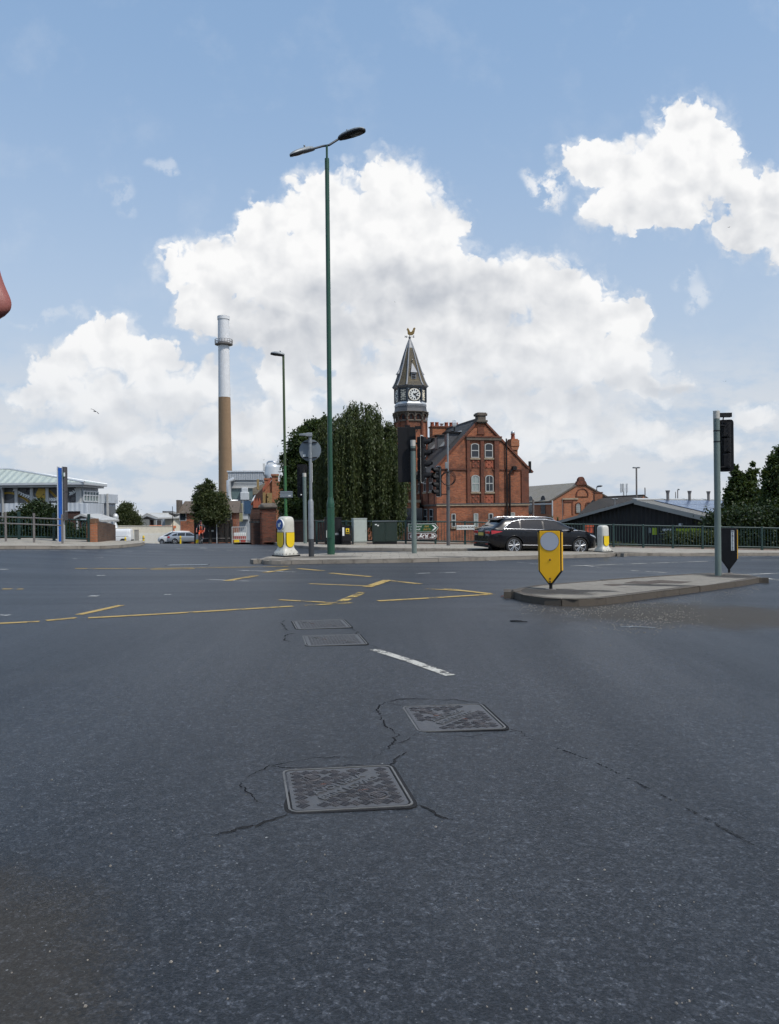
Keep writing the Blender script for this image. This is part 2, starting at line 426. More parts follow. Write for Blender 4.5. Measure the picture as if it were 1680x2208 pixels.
def foliage(name, dark, light, warm=(.16, .14, .03), trans=.35):
    m, T, b, o = new_mat(name)
    g = T.new('ShaderNodeNewGeometry'); r = g.outputs['Random Per Island']
    c = T.mix(r, dark, light)
    c = T.mix(T.m('MULTIPLY', T.m('GREATER_THAN', T.m('FRACT', T.m('MULTIPLY', r, 17.3)), .9), .5), c, warm)
    c = T.mix(T.m('MULTIPLY', T.noise(obj_co(T), .8, 3), .5), c, sc3(dark, .8))
    T.put(b.inputs['Base Color'], c); b.inputs['Roughness'].default_value = .55; b.inputs['Specular IOR Level'].default_value = .3
    tr = T.new('ShaderNodeBsdfTranslucent'); T.put(tr.inputs[0], T.mix(.5, c, (.12, .16, .02)))
    ms = T.new('ShaderNodeMixShader'); ms.inputs[0].default_value = trans
    T.l.new(b.outputs[0], ms.inputs[1]); T.l.new(tr.outputs[0], ms.inputs[2]); T.l.new(ms.outputs[0], o.inputs[0])
    return m
def paint_mark(name, col, wear=.5):
    m, T, b, o = new_mat(name)
    co = obj_co(T)
    T.put(b.inputs['Base Color'], T.mix(T.noise(co, 5, 5, .65), sc3(col, .7), sc3(col, 1.1))); b.inputs['Roughness'].default_value = .75
    tr = T.new('ShaderNodeBsdfTransparent')
    n = T.m('ADD', T.m('MULTIPLY', T.noise(co, 3.1, 3, .6), .55), T.m('MULTIPLY', T.noise(co, 34, 4, .7), .45))
    ms = T.new('ShaderNodeMixShader'); T.l.new(T.ss(n, wear - .03, wear + .03), ms.inputs[0])
    T.l.new(b.outputs[0], ms.inputs[1]); T.l.new(tr.outputs[0], ms.inputs[2]); T.l.new(ms.outputs[0], o.inputs[0])
    return m

def asphalt(name='asphalt'):
    m, T, b, o = new_mat(name)
    co = obj_co(T)
    big = T.noise(co, .22, 5, .6); mid = T.noise(co, 1.6, 5, .65); fine = T.noise(co, 90, 3, .7)
    mp = T.new('ShaderNodeMapping'); T.l.new(co, mp.inputs[0]); mp.inputs['Rotation'].default_value = (0, 0, R(-8)); mp.inputs['Scale'].default_value = (.05, .62, 1)
    mp2 = T.new('ShaderNodeMapping'); T.l.new(co, mp2.inputs[0]); mp2.inputs['Rotation'].default_value = (0, 0, R(-28)); mp2.inputs['Scale'].default_value = (.85, .07, 1)
    sx = T.new('ShaderNodeSeparateXYZ'); T.l.new(co, sx.inputs[0])
    far = T.ss(sx.outputs[1], 9.0, 14.0)                              # worn wheel tracks: across the junction far off, down the lane nearby
    trm = T.new('ShaderNodeMix'); T.l.new(far, trm.inputs[0]); T.l.new(T.noise(mp2.outputs[0], 1.0, 7, .66), trm.inputs[2]); T.l.new(T.noise(mp.outputs[0], 1.0, 4, .55), trm.inputs[3]); tr = trm.outputs[0]
    c = T.mix(T.ss(big, .36, .64), (.0125, .0135, .0155), (.020, .0218, .0248))
    c = T.mix(T.m('MULTIPLY', T.ss(mid, .45, .75), .35), c, (.022, .024, .027))
    c = T.mix(T.m('MULTIPLY', T.ss(tr, .40, .66), .45), c, (.0085, .0093, .0108))
    c = T.mix(T.m('MULTIPLY', T.ss(fine, .40, .70), .5), c, (.044, .048, .056))
    c = T.mix(T.m('MULTIPLY', T.ss(fine, .50, .30), .6), c, (.012, .013, .015))
    for scale, amt in ((120, .8), (58, .75), (24, .36)):                # aggregate: every stone a tone of its own
        v = T.new('ShaderNodeTexVoronoi', feature='F1'); T.l.new(co, v.inputs[0]); v.inputs['Scale'].default_value = scale
        sp = T.new('ShaderNodeSeparateColor'); T.l.new(v.outputs['Color'], sp.inputs[0])
        g = T.m('ADD', 1 - amt * .55, T.m('MULTIPLY', T.m('POWER', sp.outputs[0], 2.2), amt * 1.7))
        c = T.vm('SCALE', c, scale=g)
    rough_patch = T.ss(T.noise(co, .5, 4, .6), .52, .68)
    c = T.mix(T.m('MULTIPLY', rough_patch, .22), c, T.mix(fine, (.010, .010, .010), (.075, .076, .078)))
    # brownish rough patch near the lower left of the carriageway
    pos = T.new('ShaderNodeMapping'); T.l.new(co, pos.inputs[0]); pos.inputs['Location'].default_value = (1.62 / .85, -2.45 / 1.0, 0); pos.inputs['Scale'].default_value = (1 / .85, 1 / 1.0, 0)
    blob = T.m('SUBTRACT', 1.0, T.vm('LENGTH', pos.outputs[0]))
    dirty = T.ss(T.m('ADD', blob, T.m('MULTIPLY', T.m('ADD', T.m('SUBTRACT', mid, .5), T.m('SUBTRACT', fine, .5)), 1.0)), -.1, .5)
    c = T.mix(T.m('MULTIPLY', dirty, .5), c, T.mix(fine, (.018, .016, .013), (.095, .085, .070)))
    # dusty gritty fan beside the near island
    pos2 = T.new('ShaderNodeMapping'); T.l.new(co, pos2.inputs[0]); pos2.inputs['Location'].default_value = (-4.7 / 3.2, -12.0 / 2.0, 0); pos2.inputs['Scale'].default_value = (1 / 3.2, 1 / 2.0, 0)
    blob2 = T.m('SUBTRACT', 1.0, T.vm('LENGTH', pos2.outputs[0]))
    dust = T.ss(T.m('ADD', blob2, T.m('MULTIPLY', T.m('ADD', T.m('SUBTRACT', mid, .5), T.m('MULTIPLY', T.m('SUBTRACT', fine, .5), 1.4)), .9)), .0, .6)
    c = T.mix(T.m('MULTIPLY', dust, .55), c, T.mix(fine, (.022, .018, .012), (.135, .112, .08)))
    # pale stone chips, two sizes
    for scale, thr, rad, col in ((95, .93, .40, (.13, .135, .145)), (46, .95, .24, (.20, .205, .205)), (17, .978, .12, (.36, .36, .34))):
        v = T.new('ShaderNodeTexVoronoi', feature='F1'); T.l.new(co, v.inputs[0]); v.inputs['Scale'].default_value = scale
        pick = T.new('ShaderNodeSeparateColor'); T.l.new(v.outputs['Color'], pick.inputs[0])
        on = T.m('MULTIPLY', T.m('GREATER_THAN', pick.outputs[0], thr), T.m('LESS_THAN', v.outputs['Distance'], T.m('MULTIPLY', pick.outputs[1], rad)))
        c = T.mix(T.m('MULTIPLY', on, .85), c, T.mix(pick.outputs[2], sc3(col, .6), col))
    T.put(b.inputs['Base Color'], c)
    loose = T.m('MAXIMUM', dust, dirty)                                # grit and dirt have no sheen
    T.put(b.inputs['Roughness'], T.m('ADD', T.m('ADD', .37, T.m('MULTIPLY', tr, .24)), T.m('MULTIPLY', loose, .25)))
    T.put(b.inputs['Specular IOR Level'], T.m('SUBTRACT', .52, T.m('MULTIPLY', loose, .25)))
    h = T.m('ADD', T.noise(co, 70, 4, .7), T.m('MULTIPLY', T.vor(co, 110), .6))
    bump(T, b, h, .32, .005)
    return m
def paving(name, c1, c2, w=.6, h=.6, gap=(.10, .09, .08), dirt=.3):
    m, T, b, o = new_mat(name)
    co = obj_co(T)
    t = T.new('ShaderNodeTexBrick'); T.l.new(co, t.inputs[0]); t.inputs['Scale'].default_value = 1
    t.inputs['Brick Width'].default_value = w; t.inputs['Row Height'].default_value = h; t.inputs['Mortar Size'].default_value = .008
    for k, v in (('Color1', c1), ('Color2', c2), ('Mortar', gap)): t.inputs[k].default_value = (*v, 1)
    c = T.mix(T.m('MULTIPLY', T.ss(T.noise(co, 1.2, 6, .7), .45, .7), dirt), t.outputs[0], (.09, .075, .06))
    c = T.mix(T.m('MULTIPLY', T.noise(co, 60, 3), .35), c, sc3(c1, .6))
    T.put(b.inputs['Base Color'], c); b.inputs['Roughness'].default_value = .88
    bump(T, b, T.noise(co, 60, 4, .7), .4, .006)
    return m

m_asphalt = asphalt()
m_earth = plain('earth', (.075, .072, .055), .95, var=.4, vs=.2, bmp=.3, bs=3)
m_yellow = paint_mark('yellow_road_paint', (.44, .30, .09), .555)
m_yellow_worn = paint_mark('worn_yellow_road_paint', (.50, .35, .10), .50)
m_white = paint_mark('white_road_paint', (.52, .50, .44), .535)
m_white_thin = paint_mark('thin_white_road_paint', (.45, .45, .43), .52)
m_kerb = plain('kerb_stone', (.24, .215, .18), .9, var=.3, vs=2, bmp=.3, bs=40, dirt=.6, dcol=(.07, .058, .045))
m_kerb_dark = plain('dirty_kerb_stone', (.082, .068, .053), .9, var=.35, vs=2.5, bmp=.4, bs=40, dirt=.6, dcol=(.04, .034, .028))
m_pave = paving('pavement_flags', (.36, .325, .265), (.31, .28, .23))
m_island = plain('island_concrete', (.215, .195, .16), .92, var=.35, vs=6, bmp=.6, bs=60, dirt=.45, dcol=(.10, .085, .07))
m_mud = plain('dark_mud', (.06, .052, .044), .95, var=.45, vs=3, bmp=.6, bs=30)
m_crack = plain('crack_dark', (.008, .008, .009), .95, var=.3)
m_iron = plain('cast_iron', (.098, .098, .10), .5, .3, var=.25, vs=9, bmp=.25, bs=60, dirt=.4, dcol=(.05, .045, .04))
m_iron_dark = plain('worn_dark_iron', (.08, .076, .08), .55, .3, var=.3, vs=9, dirt=.5, dcol=(.03, .027, .025))
m_rust = plain('rust', (.10, .035, .018), .9, var=.4, vs=20)
m_brick = bricks('red_brick', (.43, .14, .062), (.245, .07, .037), (.19, .13, .095), .66)
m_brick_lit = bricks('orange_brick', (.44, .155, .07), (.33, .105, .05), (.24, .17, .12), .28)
m_brick_dark = bricks('dark_brick', (.10, .047, .034), (.06, .034, .028), (.06, .05, .045), .5)
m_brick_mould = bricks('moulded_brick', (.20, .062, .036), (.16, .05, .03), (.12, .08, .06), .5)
m_terra = plain('terracotta', (.30, .085, .045), .8, var=.2, vs=5)
m_stone = plain('pale_stone', (.34, .27, .19), .9, var=.25, vs=3, dirt=.5, dcol=(.08, .065, .05))
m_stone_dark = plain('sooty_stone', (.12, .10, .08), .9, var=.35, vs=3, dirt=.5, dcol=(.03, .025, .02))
m_slate_brown = tiles('brown_slate_roof', (.052, .042, .034), (.036, .03, .026), (.012, .011, .01), moss=.4, mosscol=(.055, .045, .028), rough=.95)
m_slate = tiles('slate_roof', (.075, .072, .070), (.042, .041, .042), (.02, .02, .02), moss=.3, mosscol=(.07, .06, .04))
m_slate_moss = tiles('lichen_slate', (.105, .088, .06), (.07, .062, .048), (.022, .02, .016), .22, .18, moss=.5, mosscol=(.15, .115, .05))
m_tile_grey = tiles('grey_roof_tiles', (.29, .26, .215), (.24, .215, .18), (.15, .14, .12), .3, .25, moss=.25)
m_lead = plain('lead', (.21, .22, .235), .5, .2, var=.2, vs=5, dirt=.3, dcol=(.07, .07, .075))
m_lead_dark = plain('dark_lead', (.085, .088, .095), .55, .1, var=.3, vs=5)
m_navy = plain('navy_paint', (.022, .032, .045), .5, var=.2)
m_white_paint = plain('white_paint', (.45, .45, .43), .5, var=.08, dirt=.25, dcol=(.3, .28, .24))
m_cream = plain('cream_panel', (.82, .74, .58), .8, var=.12, vs=1.2, dirt=.3, dcol=(.35, .30, .22))
m_glass = glassy('window_glass', (.028, .032, .038))
m_glass_curtain = plain('curtained_glass', (.28, .32, .30), .25, var=.25, vs=6)
m_glass_teal = glassy('tinted_glass', (.10, .15, .15), .08)
m_black = plain('black_metal', (.009, .009, .010), .55, spec=.3, var=.3, vs=6)
m_black_soft = plain('black_plastic', (.0075, .0075, .009), .65, spec=.3, var=.3, vs=7, dirt=.25, dcol=(.06, .058, .055))
m_green = plain('green_paint', (.014, .070, .040), .42, var=.22, vs=3, dirt=.3, dcol=(.05, .06, .045))
m_green_olive = plain('olive_green_paint', (.05, .075, .028), .45, var=.2, vs=3)
m_green_bright = plain('mid_green_paint', (.035, .125, .04), .45, var=.2, vs=3)
m_green_dark = plain('dark_green_rail_paint', (.010, .034, .030), .5, var=.25, vs=5)
m_green_cab = plain('dark_green_cabinet_paint', (.012, .026, .019), .5, var=.25, vs=4, dirt=.3, dcol=(.04, .04, .035))
m_galv = plain('galvanised_steel', (.26, .28, .29), .5, .3, var=.22, vs=9, dirt=.3, dcol=(.12, .12, .11))
m_galv_brown = plain('weathered_steel_rail', (.22, .20, .185), .5, .4, var=.3, vs=6, dirt=.4, dcol=(.10, .065, .05))
m_grey_pole = plain('grey_green_pole', (.135, .175, .16), .5, var=.14, vs=5, dirt=.25, dcol=(.07, .08, .07))
m_grey_sign = plain('grey_sign_back', (.17, .20, .225), .55, var=.06, vs=2)
m_pale_cap = plain('pale_pole_cap', (.50, .48, .43), .6, var=.1)
m_white_plastic = plain('white_bollard_plastic', (.56, .545, .48), .4, var=.08, vs=3, dirt=.4, dcol=(.30, .27, .21), ds=3.5)
m_yellow_ref = plain('yellow_reflector', (.80, .56, .012), .45, var=.12, vs=25, bmp=.15, bs=90)
m_orange_yel = plain('amber_yellow_panel', (.86, .46, .008), .4, var=.06, vs=6, dirt=.15, dcol=(.40, .22, .02))
m_grey_disc = plain('pale_grey_disc', (.43, .45, .50), .5, var=.05)
m_blue_sign = plain('blue_sign', (.012, .075, .30), .4, var=.08)
m_blue_totem = plain('blue_totem_panel', (.012, .10, .42), .4, var=.06)
m_totem_grey = plain('dark_grey_totem_panel', (.068, .064, .066), .45, var=.12)
m_sign_white = plain('sign_white', (.72, .73, .70), .45, var=.05)
m_sign_green = plain('sign_green', (.006, .062, .022), .45, var=.1)
m_sign_brown = plain('sign_brown', (.075, .022, .018), .45, var=.1)
m_sign_gold = plain('sign_gold', (.42, .27, .05), .45, var=.1)
m_cab_grey = plain('grey_green_cabinet', (.40, .44, .40), .55, var=.1, vs=2, dirt=.3, dcol=(.22, .23, .19))
m_wood_dark = plain('dark_timber', (.028, .026, .025), .8, var=.5, vs=5)
m_concrete = plain('old_concrete', (.34, .32, .28), .9, var=.2, vs=3, dirt=.35, dcol=(.16, .14, .11))
m_lime = plain('lime_board', (.36, .46, .02), .5, var=.08)
def foliage_streaked(name, dark, light):
    m = foliage(name, dark, light, (.09, .09, .03), .22); T = NT(m.node_tree)
    mp = T.new('ShaderNodeMapping'); T.l.new(obj_co(T), mp.inputs[0]); mp.inputs['Scale'].default_value = (3.2, 3.2, .28)
    n = T.ss(T.noise(mp.outputs[0], 1.0, 3, .6), .38, .62)
    b = [q for q in T.n if q.type == 'BSDF_PRINCIPLED'][0]; src = b.inputs['Base Color'].links[0].from_socket
    T.put(b.inputs['Base Color'], T.mix(T.m('MULTIPLY', n, .36), src, sc3(dark, .7)))
    return m
m_leaf_willow = foliage_streaked('willow_leaves', (.028, .042, .013), (.105, .132, .042)) if True else foliage('willow_leaves', (.014, .023, .008), (.058, .078, .024), (.09, .09, .03), .25)
m_leaf_tree = foliage('broad_leaves', (.018, .034, .010), (.078, .118, .030), (.07, .08, .02), .25)
m_leaf_birch = foliage('birch_leaves', (.032, .046, .016), (.10, .12, .044), (.16, .14, .05), .3)
m_leaf_ivy = foliage('ivy_leaves', (.008, .018, .006), (.035, .062, .016), (.05, .07, .02), .15)
m_bark = plain('bark', (.05, .042, .034), .95, var=.4, vs=6, bmp=.6, bs=20)
m_carpaint = plain('black_car_paint', (.004, .004, .006), .25, 0, var=.2, vs=2, spec=.25, coat=.45)
m_chrome = plain('chrome', (.52, .53, .55), .2, 1.0, var=.05)
m_alloy = plain('alloy', (.55, .56, .58), .28, .8, var=.06)
m_rubber = plain('rubber', (.014, .014, .015), .8, var=.25)
m_redlamp = plain('red_lamp', (.42, .012, .015), .18, var=.2, coat=.6)
m_lens = plain('clear_lamp', (.50, .53, .56), .1, .4, var=.2, coat=.8)
m_plate = plain('yellow_number_plate', (.62, .46, .08), .45, var=.08)
m_white_car = plain('white_car_paint', (.72, .73, .73), .3, var=.05, coat=.5)
m_silver_car = plain('silver_car_paint', (.42, .44, .46), .3, .5, var=.06, coat=.5)
m_skin = plain('skin', (.30, .10, .08), .5, var=.14, vs=40, bmp=.08, bs=300)
m_hair = plain('dark_hair', (.03, .022, .017), .6, var=.3, vs=60)
m_orange_vest = plain('orange_vest', (.85, .10, .015), .7, var=.1)
m_dark_cloth = plain('dark_clothing', (.02, .021, .027), .85, var=.25)
m_grey_clad = corrugated('grey_cladding', (.36, .39, .42), .3, .5)
m_white_clad = corrugated('pale_blue_cladding', (.52, .56, .60), .30, .5, dirt=.3, depth=.25)
m_mint_roof = corrugated('pale_green_roof', (.40, .45, .41), .45, .55, dirt=.4, depth=.35)
m_black_clad = corrugated('black_cladding', (.013, .013, .014), .3, .7, dirt=.2, dcol=(.03, .03, .03))
m_roof_sheet = corrugated('grey_roof_sheet', (.17, .165, .15), .4, .85, dirt=.3, depth=.3)
m_palisade = plain('pale_palisade_paint', (.85, .83, .76), .6, var=.1)
m_tank = plain('silver_tank', (.55, .57, .58), .4, .3, var=.1)
m_stack_white = corrugated('white_chimney_cladding', (.72, .73, .74), .45, .6, dirt=.06, depth=.15)
m_stack_brown = corrugated('brown_chimney_concrete', (.31, .205, .12), .4, .9, dirt=.35, depth=.6, dcol=(.12, .075, .045))
m_mural_dark = plain('mural_dark_panel', (.045, .046, .046), .4, var=.2, vs=1)
m_mural_grey = plain('mural_grey_shape', (.11, .11, .108), .45, var=.1)
m_mural_gold = plain('mural_gold_shape', (.45, .28, .03), .5, var=.15)
m_solar = plain('solar_panel', (.10, .14, .22), .25, var=.1, vs=1, spec=.7)
m_orange_machine = plain('orange_machine_paint', (.60, .14, .03), .5, var=.2)
m_red_barrier = plain('red_barrier_plastic', (.32, .06, .05), .5, var=.15)

# ------------------------------------------------------------------ terrain, carriageway, islands, pavements
def lin(a, b, n): return [a + (b - a) * i / (n - 1) for i in range(n)]
def resample(pts, n):
    pts = [Vector((p[0], p[1], 0)) for p in pts]
    L = [0.0]
    for a, b in zip(pts, pts[1:]): L.append(L[-1] + (b - a).length)
    out = []
    for i in range(n):
        t = L[-1] * i / (n - 1); k = 0
        while k < len(L) - 2 and L[k + 1] < t: k += 1
        q = (t - L[k]) / max(L[k + 1] - L[k], 1e-9); out.append(pts[k].lerp(pts[k + 1], min(q, 1)))
    return out
def zroad(X, Y): return zg(X, Y)
def sheet(front, back, off, nx=24, ny=3, mb=None):
    a, b = resample(front, nx), resample(back, nx); rows = []
    for j in range(ny):
        q = j / (ny - 1); rows.append([])
        for i in range(nx):
            p = a[i].lerp(b[i], q); rows[-1].append((p.x, p.y, zg(p.x, p.y) + off))
    return (mb or MB()).grid(rows, smooth=True)
PX = lambda pts, off=0.0: [gp(x, y, off) for x, y in pts]

# one ground sheet out to the horizon, a little below the streets
def ground_sheet():
    xs = [-3000, -900, -400, -200] + lin(-120, 120, 25) + [200, 400, 900, 3000]
    ys = [-900, -200] + lin(-60, 200, 27) + [300, 500, 900, 1600, 3000]
    rows = []
    for y in ys:
        rows.append([(x, y, -4.2 if y > 44 else (-4.2 if abs(x) > 70 or y < -20 else -4.2)) for x in xs])
    return MB().grid(rows).build('ground', m_earth, recalc=False, uv=False)
tag(ground_sheet(), kind='structure')
def road_sheet():
    mb = MB(); xs = lin(-78, 30, 109); ys = lin(-8, 132, 141); idx = {}
    def vid(i, j):
        if (i, j) not in idx:
            idx[i, j] = len(mb.v); mb.v.append((xs[i], ys[j], zg(xs[i], ys[j])))
        return idx[i, j]
    for j in range(len(ys) - 1):
        for i in range(len(xs) - 1):
            x, y = xs[i] + .5, ys[j] + .5
            if y > 36 and x > -1: continue
            if y > 42 and x > -6: continue
            mb.f.append((vid(i, j), vid(i + 1, j), vid(i + 1, j + 1), vid(i, j + 1))); mb.sm.append(True)
    return mb.build('road', m_asphalt, recalc=False, uv=False)
tag(road_sheet(), kind='structure')

def kerb(name, line, off, mat, stone=.9, w=.14, close=False):
    """A row of kerb stones along a line of ground points; the pavement lies on the left side of the line."""
    L = sum((Vector(b[:2]) - Vector(a[:2])).length for a, b in zip(line, line[1:]))
    n = max(int(L / stone), 2); sub = 3
    P_ = resample(line, n * sub + 1); mb = MB()
    for k in range(n):
        rings = []
        for q in range(sub + 1):
            i = k * sub + q; p = P_[i]; t = (P_[min(i + 1, n * sub)] - P_[max(i - 1, 0)]).normalized(); nrm = Vector((-t.y, t.x, 0))
            if q == 0: p = p + t * .006
            if q == sub: p = p - t * .006
            z = zg(p.x, p.y); j = (k * 7919 % 13 - 6) * .0008
            o_, i_ = p + nrm * j, p + nrm * (w + j)
            rings.append([(o_.x, o_.y, z - .1), (o_.x + nrm.x * .004, o_.y + nrm.y * .004, z + off - .015 + j), (o_.x + nrm.x * .022, o_.y + nrm.y * .022, z + off + .004 + j), (i_.x, i_.y, z + off + .004 + j), (i_.x, i_.y, z - .1)])
        mb.loft(rings, caps=True, smooth=False)
    return tag(mb.build(name, mat, uv=False), kind='structure')

# far island between the two carriageways
def gb0(x, y, rx, ry): p = gp(x, y, .12); return (p.x, p.y, rx, ry)
m_pave_far = paving('island_flags', (.345, .31, .255), (.30, .27, .22)); stained(m_pave_far, [gb0(700, 1201, 1.5, .9), gb0(590, 1206, .8, .8), gb0(1000, 1201, 1.6, .6)], (.075, .065, .052), .75)
FI_F = PX([(556, 1213), (570, 1217), (600, 1217.5), (680, 1216), (800, 1214.5), (890, 1213), (1000, 1210.5), (1100, 1207.5), (1200, 1204.5), (1300, 1201.5), (1336, 1199)])
FI_B = PX([(556, 1207), (575, 1200.5), (610, 1196), (680, 1193.5), (760, 1191.5), (890, 1189.5), (1000, 1188.3), (1100, 1187.6), (1200, 1187.5), (1300, 1188), (1338, 1193)], .12)
tag(sheet(FI_F, FI_B, .12, 40, 4).build('traffic_island', m_pave_far, recalc=False, uv=False), kind='structure')
kerb('island_kerb', FI_F, .12, m_kerb)
kerb('island_kerb', FI_B[::-1], .12, m_kerb)
kerb('island_kerb', [FI_B[0], (FI_F[0] + FI_B[0]) / 2 + Vector((-.1, 0, 0)), FI_F[0]], .12, m_kerb, .5)
kerb('island_kerb', [FI_F[-1], (FI_F[-1] + FI_B[-1]) / 2 + Vector((.12, 0, 0)), FI_B[-1]], .12, m_kerb, .5)
# near island
def gb(x, y, rx, ry): p = gp(x, y, .12); return (p.x, p.y, rx, ry)
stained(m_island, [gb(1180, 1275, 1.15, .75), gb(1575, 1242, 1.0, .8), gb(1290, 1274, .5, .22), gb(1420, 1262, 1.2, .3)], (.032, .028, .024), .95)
NI_F = PX([(1103, 1284), (1108, 1291), (1135, 1299), (1185, 1306), (1240, 1308), (1300, 1305), (1360, 1297), (1500, 1278), (1600, 1264), (1642, 1256)])
NI_B = PX([(1103, 1276), (1112, 1269.5), (1150, 1262), (1200, 1258), (1290, 1251), (1400, 1243), (1500, 1236.5), (1560, 1235.5), (1610, 1238), (1644, 1246)], .12)
tag(sheet(NI_F, NI_B, .12, 40, 5).build('traffic_island', m_island, recalc=False, uv=False), kind='structure')
kerb('island_kerb', NI_F, .12, m_kerb_dark)
kerb('island_kerb', NI_B[::-1], .12, m_kerb_dark)
kerb('island_kerb', [NI_B[0], NI_F[0]], .12, m_kerb_dark, .4)
kerb('island_kerb', [NI_F[-1], NI_B[-1]], .12, m_kerb_dark, .5)
def patch(name, front, back, off, mat, nx=10, ny=3):
    return tag(sheet(PX(front, off), PX(back, off), off, nx, ny).build(name, mat, recalc=False, uv=False), kind='structure')
m_repair = plain('brown_repair_patch', (.085, .066, .052), .95, var=.35, vs=12, bmp=.4, bs=60)
patch('repair_patch', [(1345, 1257), (1398, 1259.5), (1400, 1259.5)], [(1368, 1252.5), (1420, 1255), (1432, 1255.5)], .125, m_repair, 5)
patch('repair_patch', [(1392, 1254), (1440, 1257.5), (1470, 1257.5)], [(1420, 1250.2), (1468, 1253.2), (1492, 1254)], .125, m_repair, 5)
patch('repair_patch', [(1300, 1261), (1322, 1263), (1345, 1261.5)], [(1304, 1259.6), (1322, 1258.5), (1342, 1260)], .125, m_repair, 6)

# pavements
PV_F = PX([(505, 1167.5), (540, 1170), (600, 1177), (640, 1182), (690, 1186), (760, 1187.3), (880, 1188.6), (1030, 1190)]) 
P0 = PV_F[-1]
PV_F += [Vector((4.2, 31.3, 0)), Vector((8, 31.6, 0))] + PX([(1345, 1198.6), (1480, 1199.2), (1600, 1198.6), (1760, 1198)])
PV_B = [Vector((x, y, 0)) for x, y in ((-9.8, 49), (-9, 46), (-7.2, 42.6), (-5.5, 38.5), (-3.4, 35.8), (-1, 35.3), (1, 35.2), (4, 35.2), (5, 35.2), (8.5, 35.2), (10.5, 35.2), (13.5, 35.2), (16.5, 35.2), (20.5, 35.2))]
tag(sheet(PV_F, PV_B, .12, 60, 5).build('pavement', m_pave, recalc=False, uv=False), kind='structure')
kerb('pavement_kerb', PV_F, .12, m_kerb)
LP_F = PX([(-330, 1190), (-140, 1187), (-40, 1184.5), (60, 1184), (150, 1184), (226, 1183.5), (262, 1181.5), (300, 1177.5), (312, 1174.5)])
LP_B = [Vector((x, y, 0)) for x, y in ((-26, 34.6), (-20.5, 34.6), (-18, 34.6), (-16, 34.8), (-14.3, 35), (-12.9, 35.2), (-12.3, 36), (-12.2, 37), (-12.2, 39))]
tag(sheet(LP_F, LP_B, .12, 40, 4).build('pavement', m_pave, recalc=False, uv=False), kind='structure')
kerb('pavement_kerb', LP_F, .12, m_kerb)
LY_F = PX([(250, 1173.5), (300, 1171.6), (330, 1171)]) ; 

# ------------------------------------------------------------------ road markings
def mark(pts, w, mat, name='road_marking', off=.005, n=None):
    P_ = [gp(x, y) for x, y in pts]; ws = w if isinstance(w, (list, tuple)) else [w] * len(P_)
    L = sum((b - a).length for a, b in zip(P_, P_[1:])); n = n or max(int(L / .5), 3)
    Q = resample(P_, n); A, B = [], []
    for i, p in enumerate(Q):
        t = (Q[min(i + 1, n - 1)] - Q[max(i - 1, 0)]).normalized(); nr = Vector((-t.y, t.x, 0)); ww = ws[0] + (ws[-1] - ws[0]) * i / (n - 1)
        for lst, sg in ((A, -1), (B, 1)):
            q = p + nr * (sg * ww / 2 * (1 + .05 * math.sin(i * 2.7 + sg))); lst.append((q.x, q.y, zg(q.x, q.y) + off))
    return tag(MB().grid([A, B]).build(name, mat, recalc=False, uv=False), kind='structure')
K = 0
def ym(pts, w=.16, worn=False):
    global K; K += 1
    w = w * .86; mark(pts, w, m_yellow_worn if worn else m_yellow, off=.004 + (K % 9) * .0006)
ym([(-60, 1347.5), (0, 1344.5), (85, 1340.5)], .15); ym([(100, 1338.5), (165, 1332.6)], .16)
ym([(190, 1333), (400, 1321.5), (575, 1311)], .16, False); ym([(575, 1311), (660, 1306), (762, 1300)], .13, True)
ym([(815, 1296.5), (930, 1290), (1062, 1281.8)], .17); ym([(1058, 1281), (960, 1270)], .2); ym([(1000, 1275), (918, 1270)], .12)
ym([(792, 1266.5), (836, 1251.5)], .24); ym([(832, 1251), (907, 1259.5)], .17); ym([(667, 1259), (800, 1264)], .13)
ym([(712, 1236), (800, 1243.8)], .2); ym([(642, 1226.3), (697, 1231)], .18)
ym([(728, 1301), (783, 1277.5)], .2, True); ym([(602, 1294), (725, 1300.6)], .12)
ym([(489, 1253), (552, 1241.8)], .24); ym([(162, 1226.3), (330, 1226), (622, 1222)], .17); ym([(572, 1234.8), (622, 1227.5)], .24)
ym([(325, 1227.6), (420, 1226.4)], .2); ym([(170, 1325.8), (262, 1305.4)], .16); ym([(5, 1270.3), (27, 1270.1)], .2); ym([(37, 1270.6), (51, 1270.5)], .16)
def wm(pts, w=.1, thin=True):
    global K; K += 1
    mark(pts, w, m_white_thin if thin else m_white, off=.004 + (K % 9) * .0006)
wm([(512, 1230.2), (637, 1233.8)]); wm([(445, 1249.8), (537, 1253.8)], .08)
for a, b in (((192, 1285.8), (212, 1286)), ((354, 1283.2), (370, 1283)), ((209, 1241.7), (228, 1241.6)), ((202, 1201.6), (222, 1201.8)), ((158, 1205), (166, 1205)), ((-5, 1327), (20, 1327.3)), ((0, 1228), (18, 1228))): wm([a, b], .14)
wm([(897, 1237), (940, 1235.6), (983, 1234.6)], .1); wm([(1026, 1206.8), (1073, 1210.2)], .1); wm([(1115, 1213), (1175, 1217.5)], .1)
wm([(1231, 1221.2), (1380, 1215.6), (1527, 1210.6)], .1, False); wm([(1261, 1220.6), (1307, 1225.4)], .1); wm([(1361, 1230.2), (1437, 1235)], .12, False)
wm([(1607, 1239), (1690, 1236)], .12, False); wm([(1626, 1243.4), (1700, 1254)], .14, False); wm([(1620, 1207.8), (1700, 1207.8)], .1)
wm([(1345, 1200.6), (1480, 1201.2), (1700, 1200)], .08)
wm([(-60, 1188.5), (120, 1187.5), (286, 1189.3)], .09); wm([(440, 1186.6), (540, 1186.8), (640, 1188)], .1); wm([(318, 1188.7), (352, 1188.7)], .1); wm([(380, 1183.6), (395, 1184)], .14)
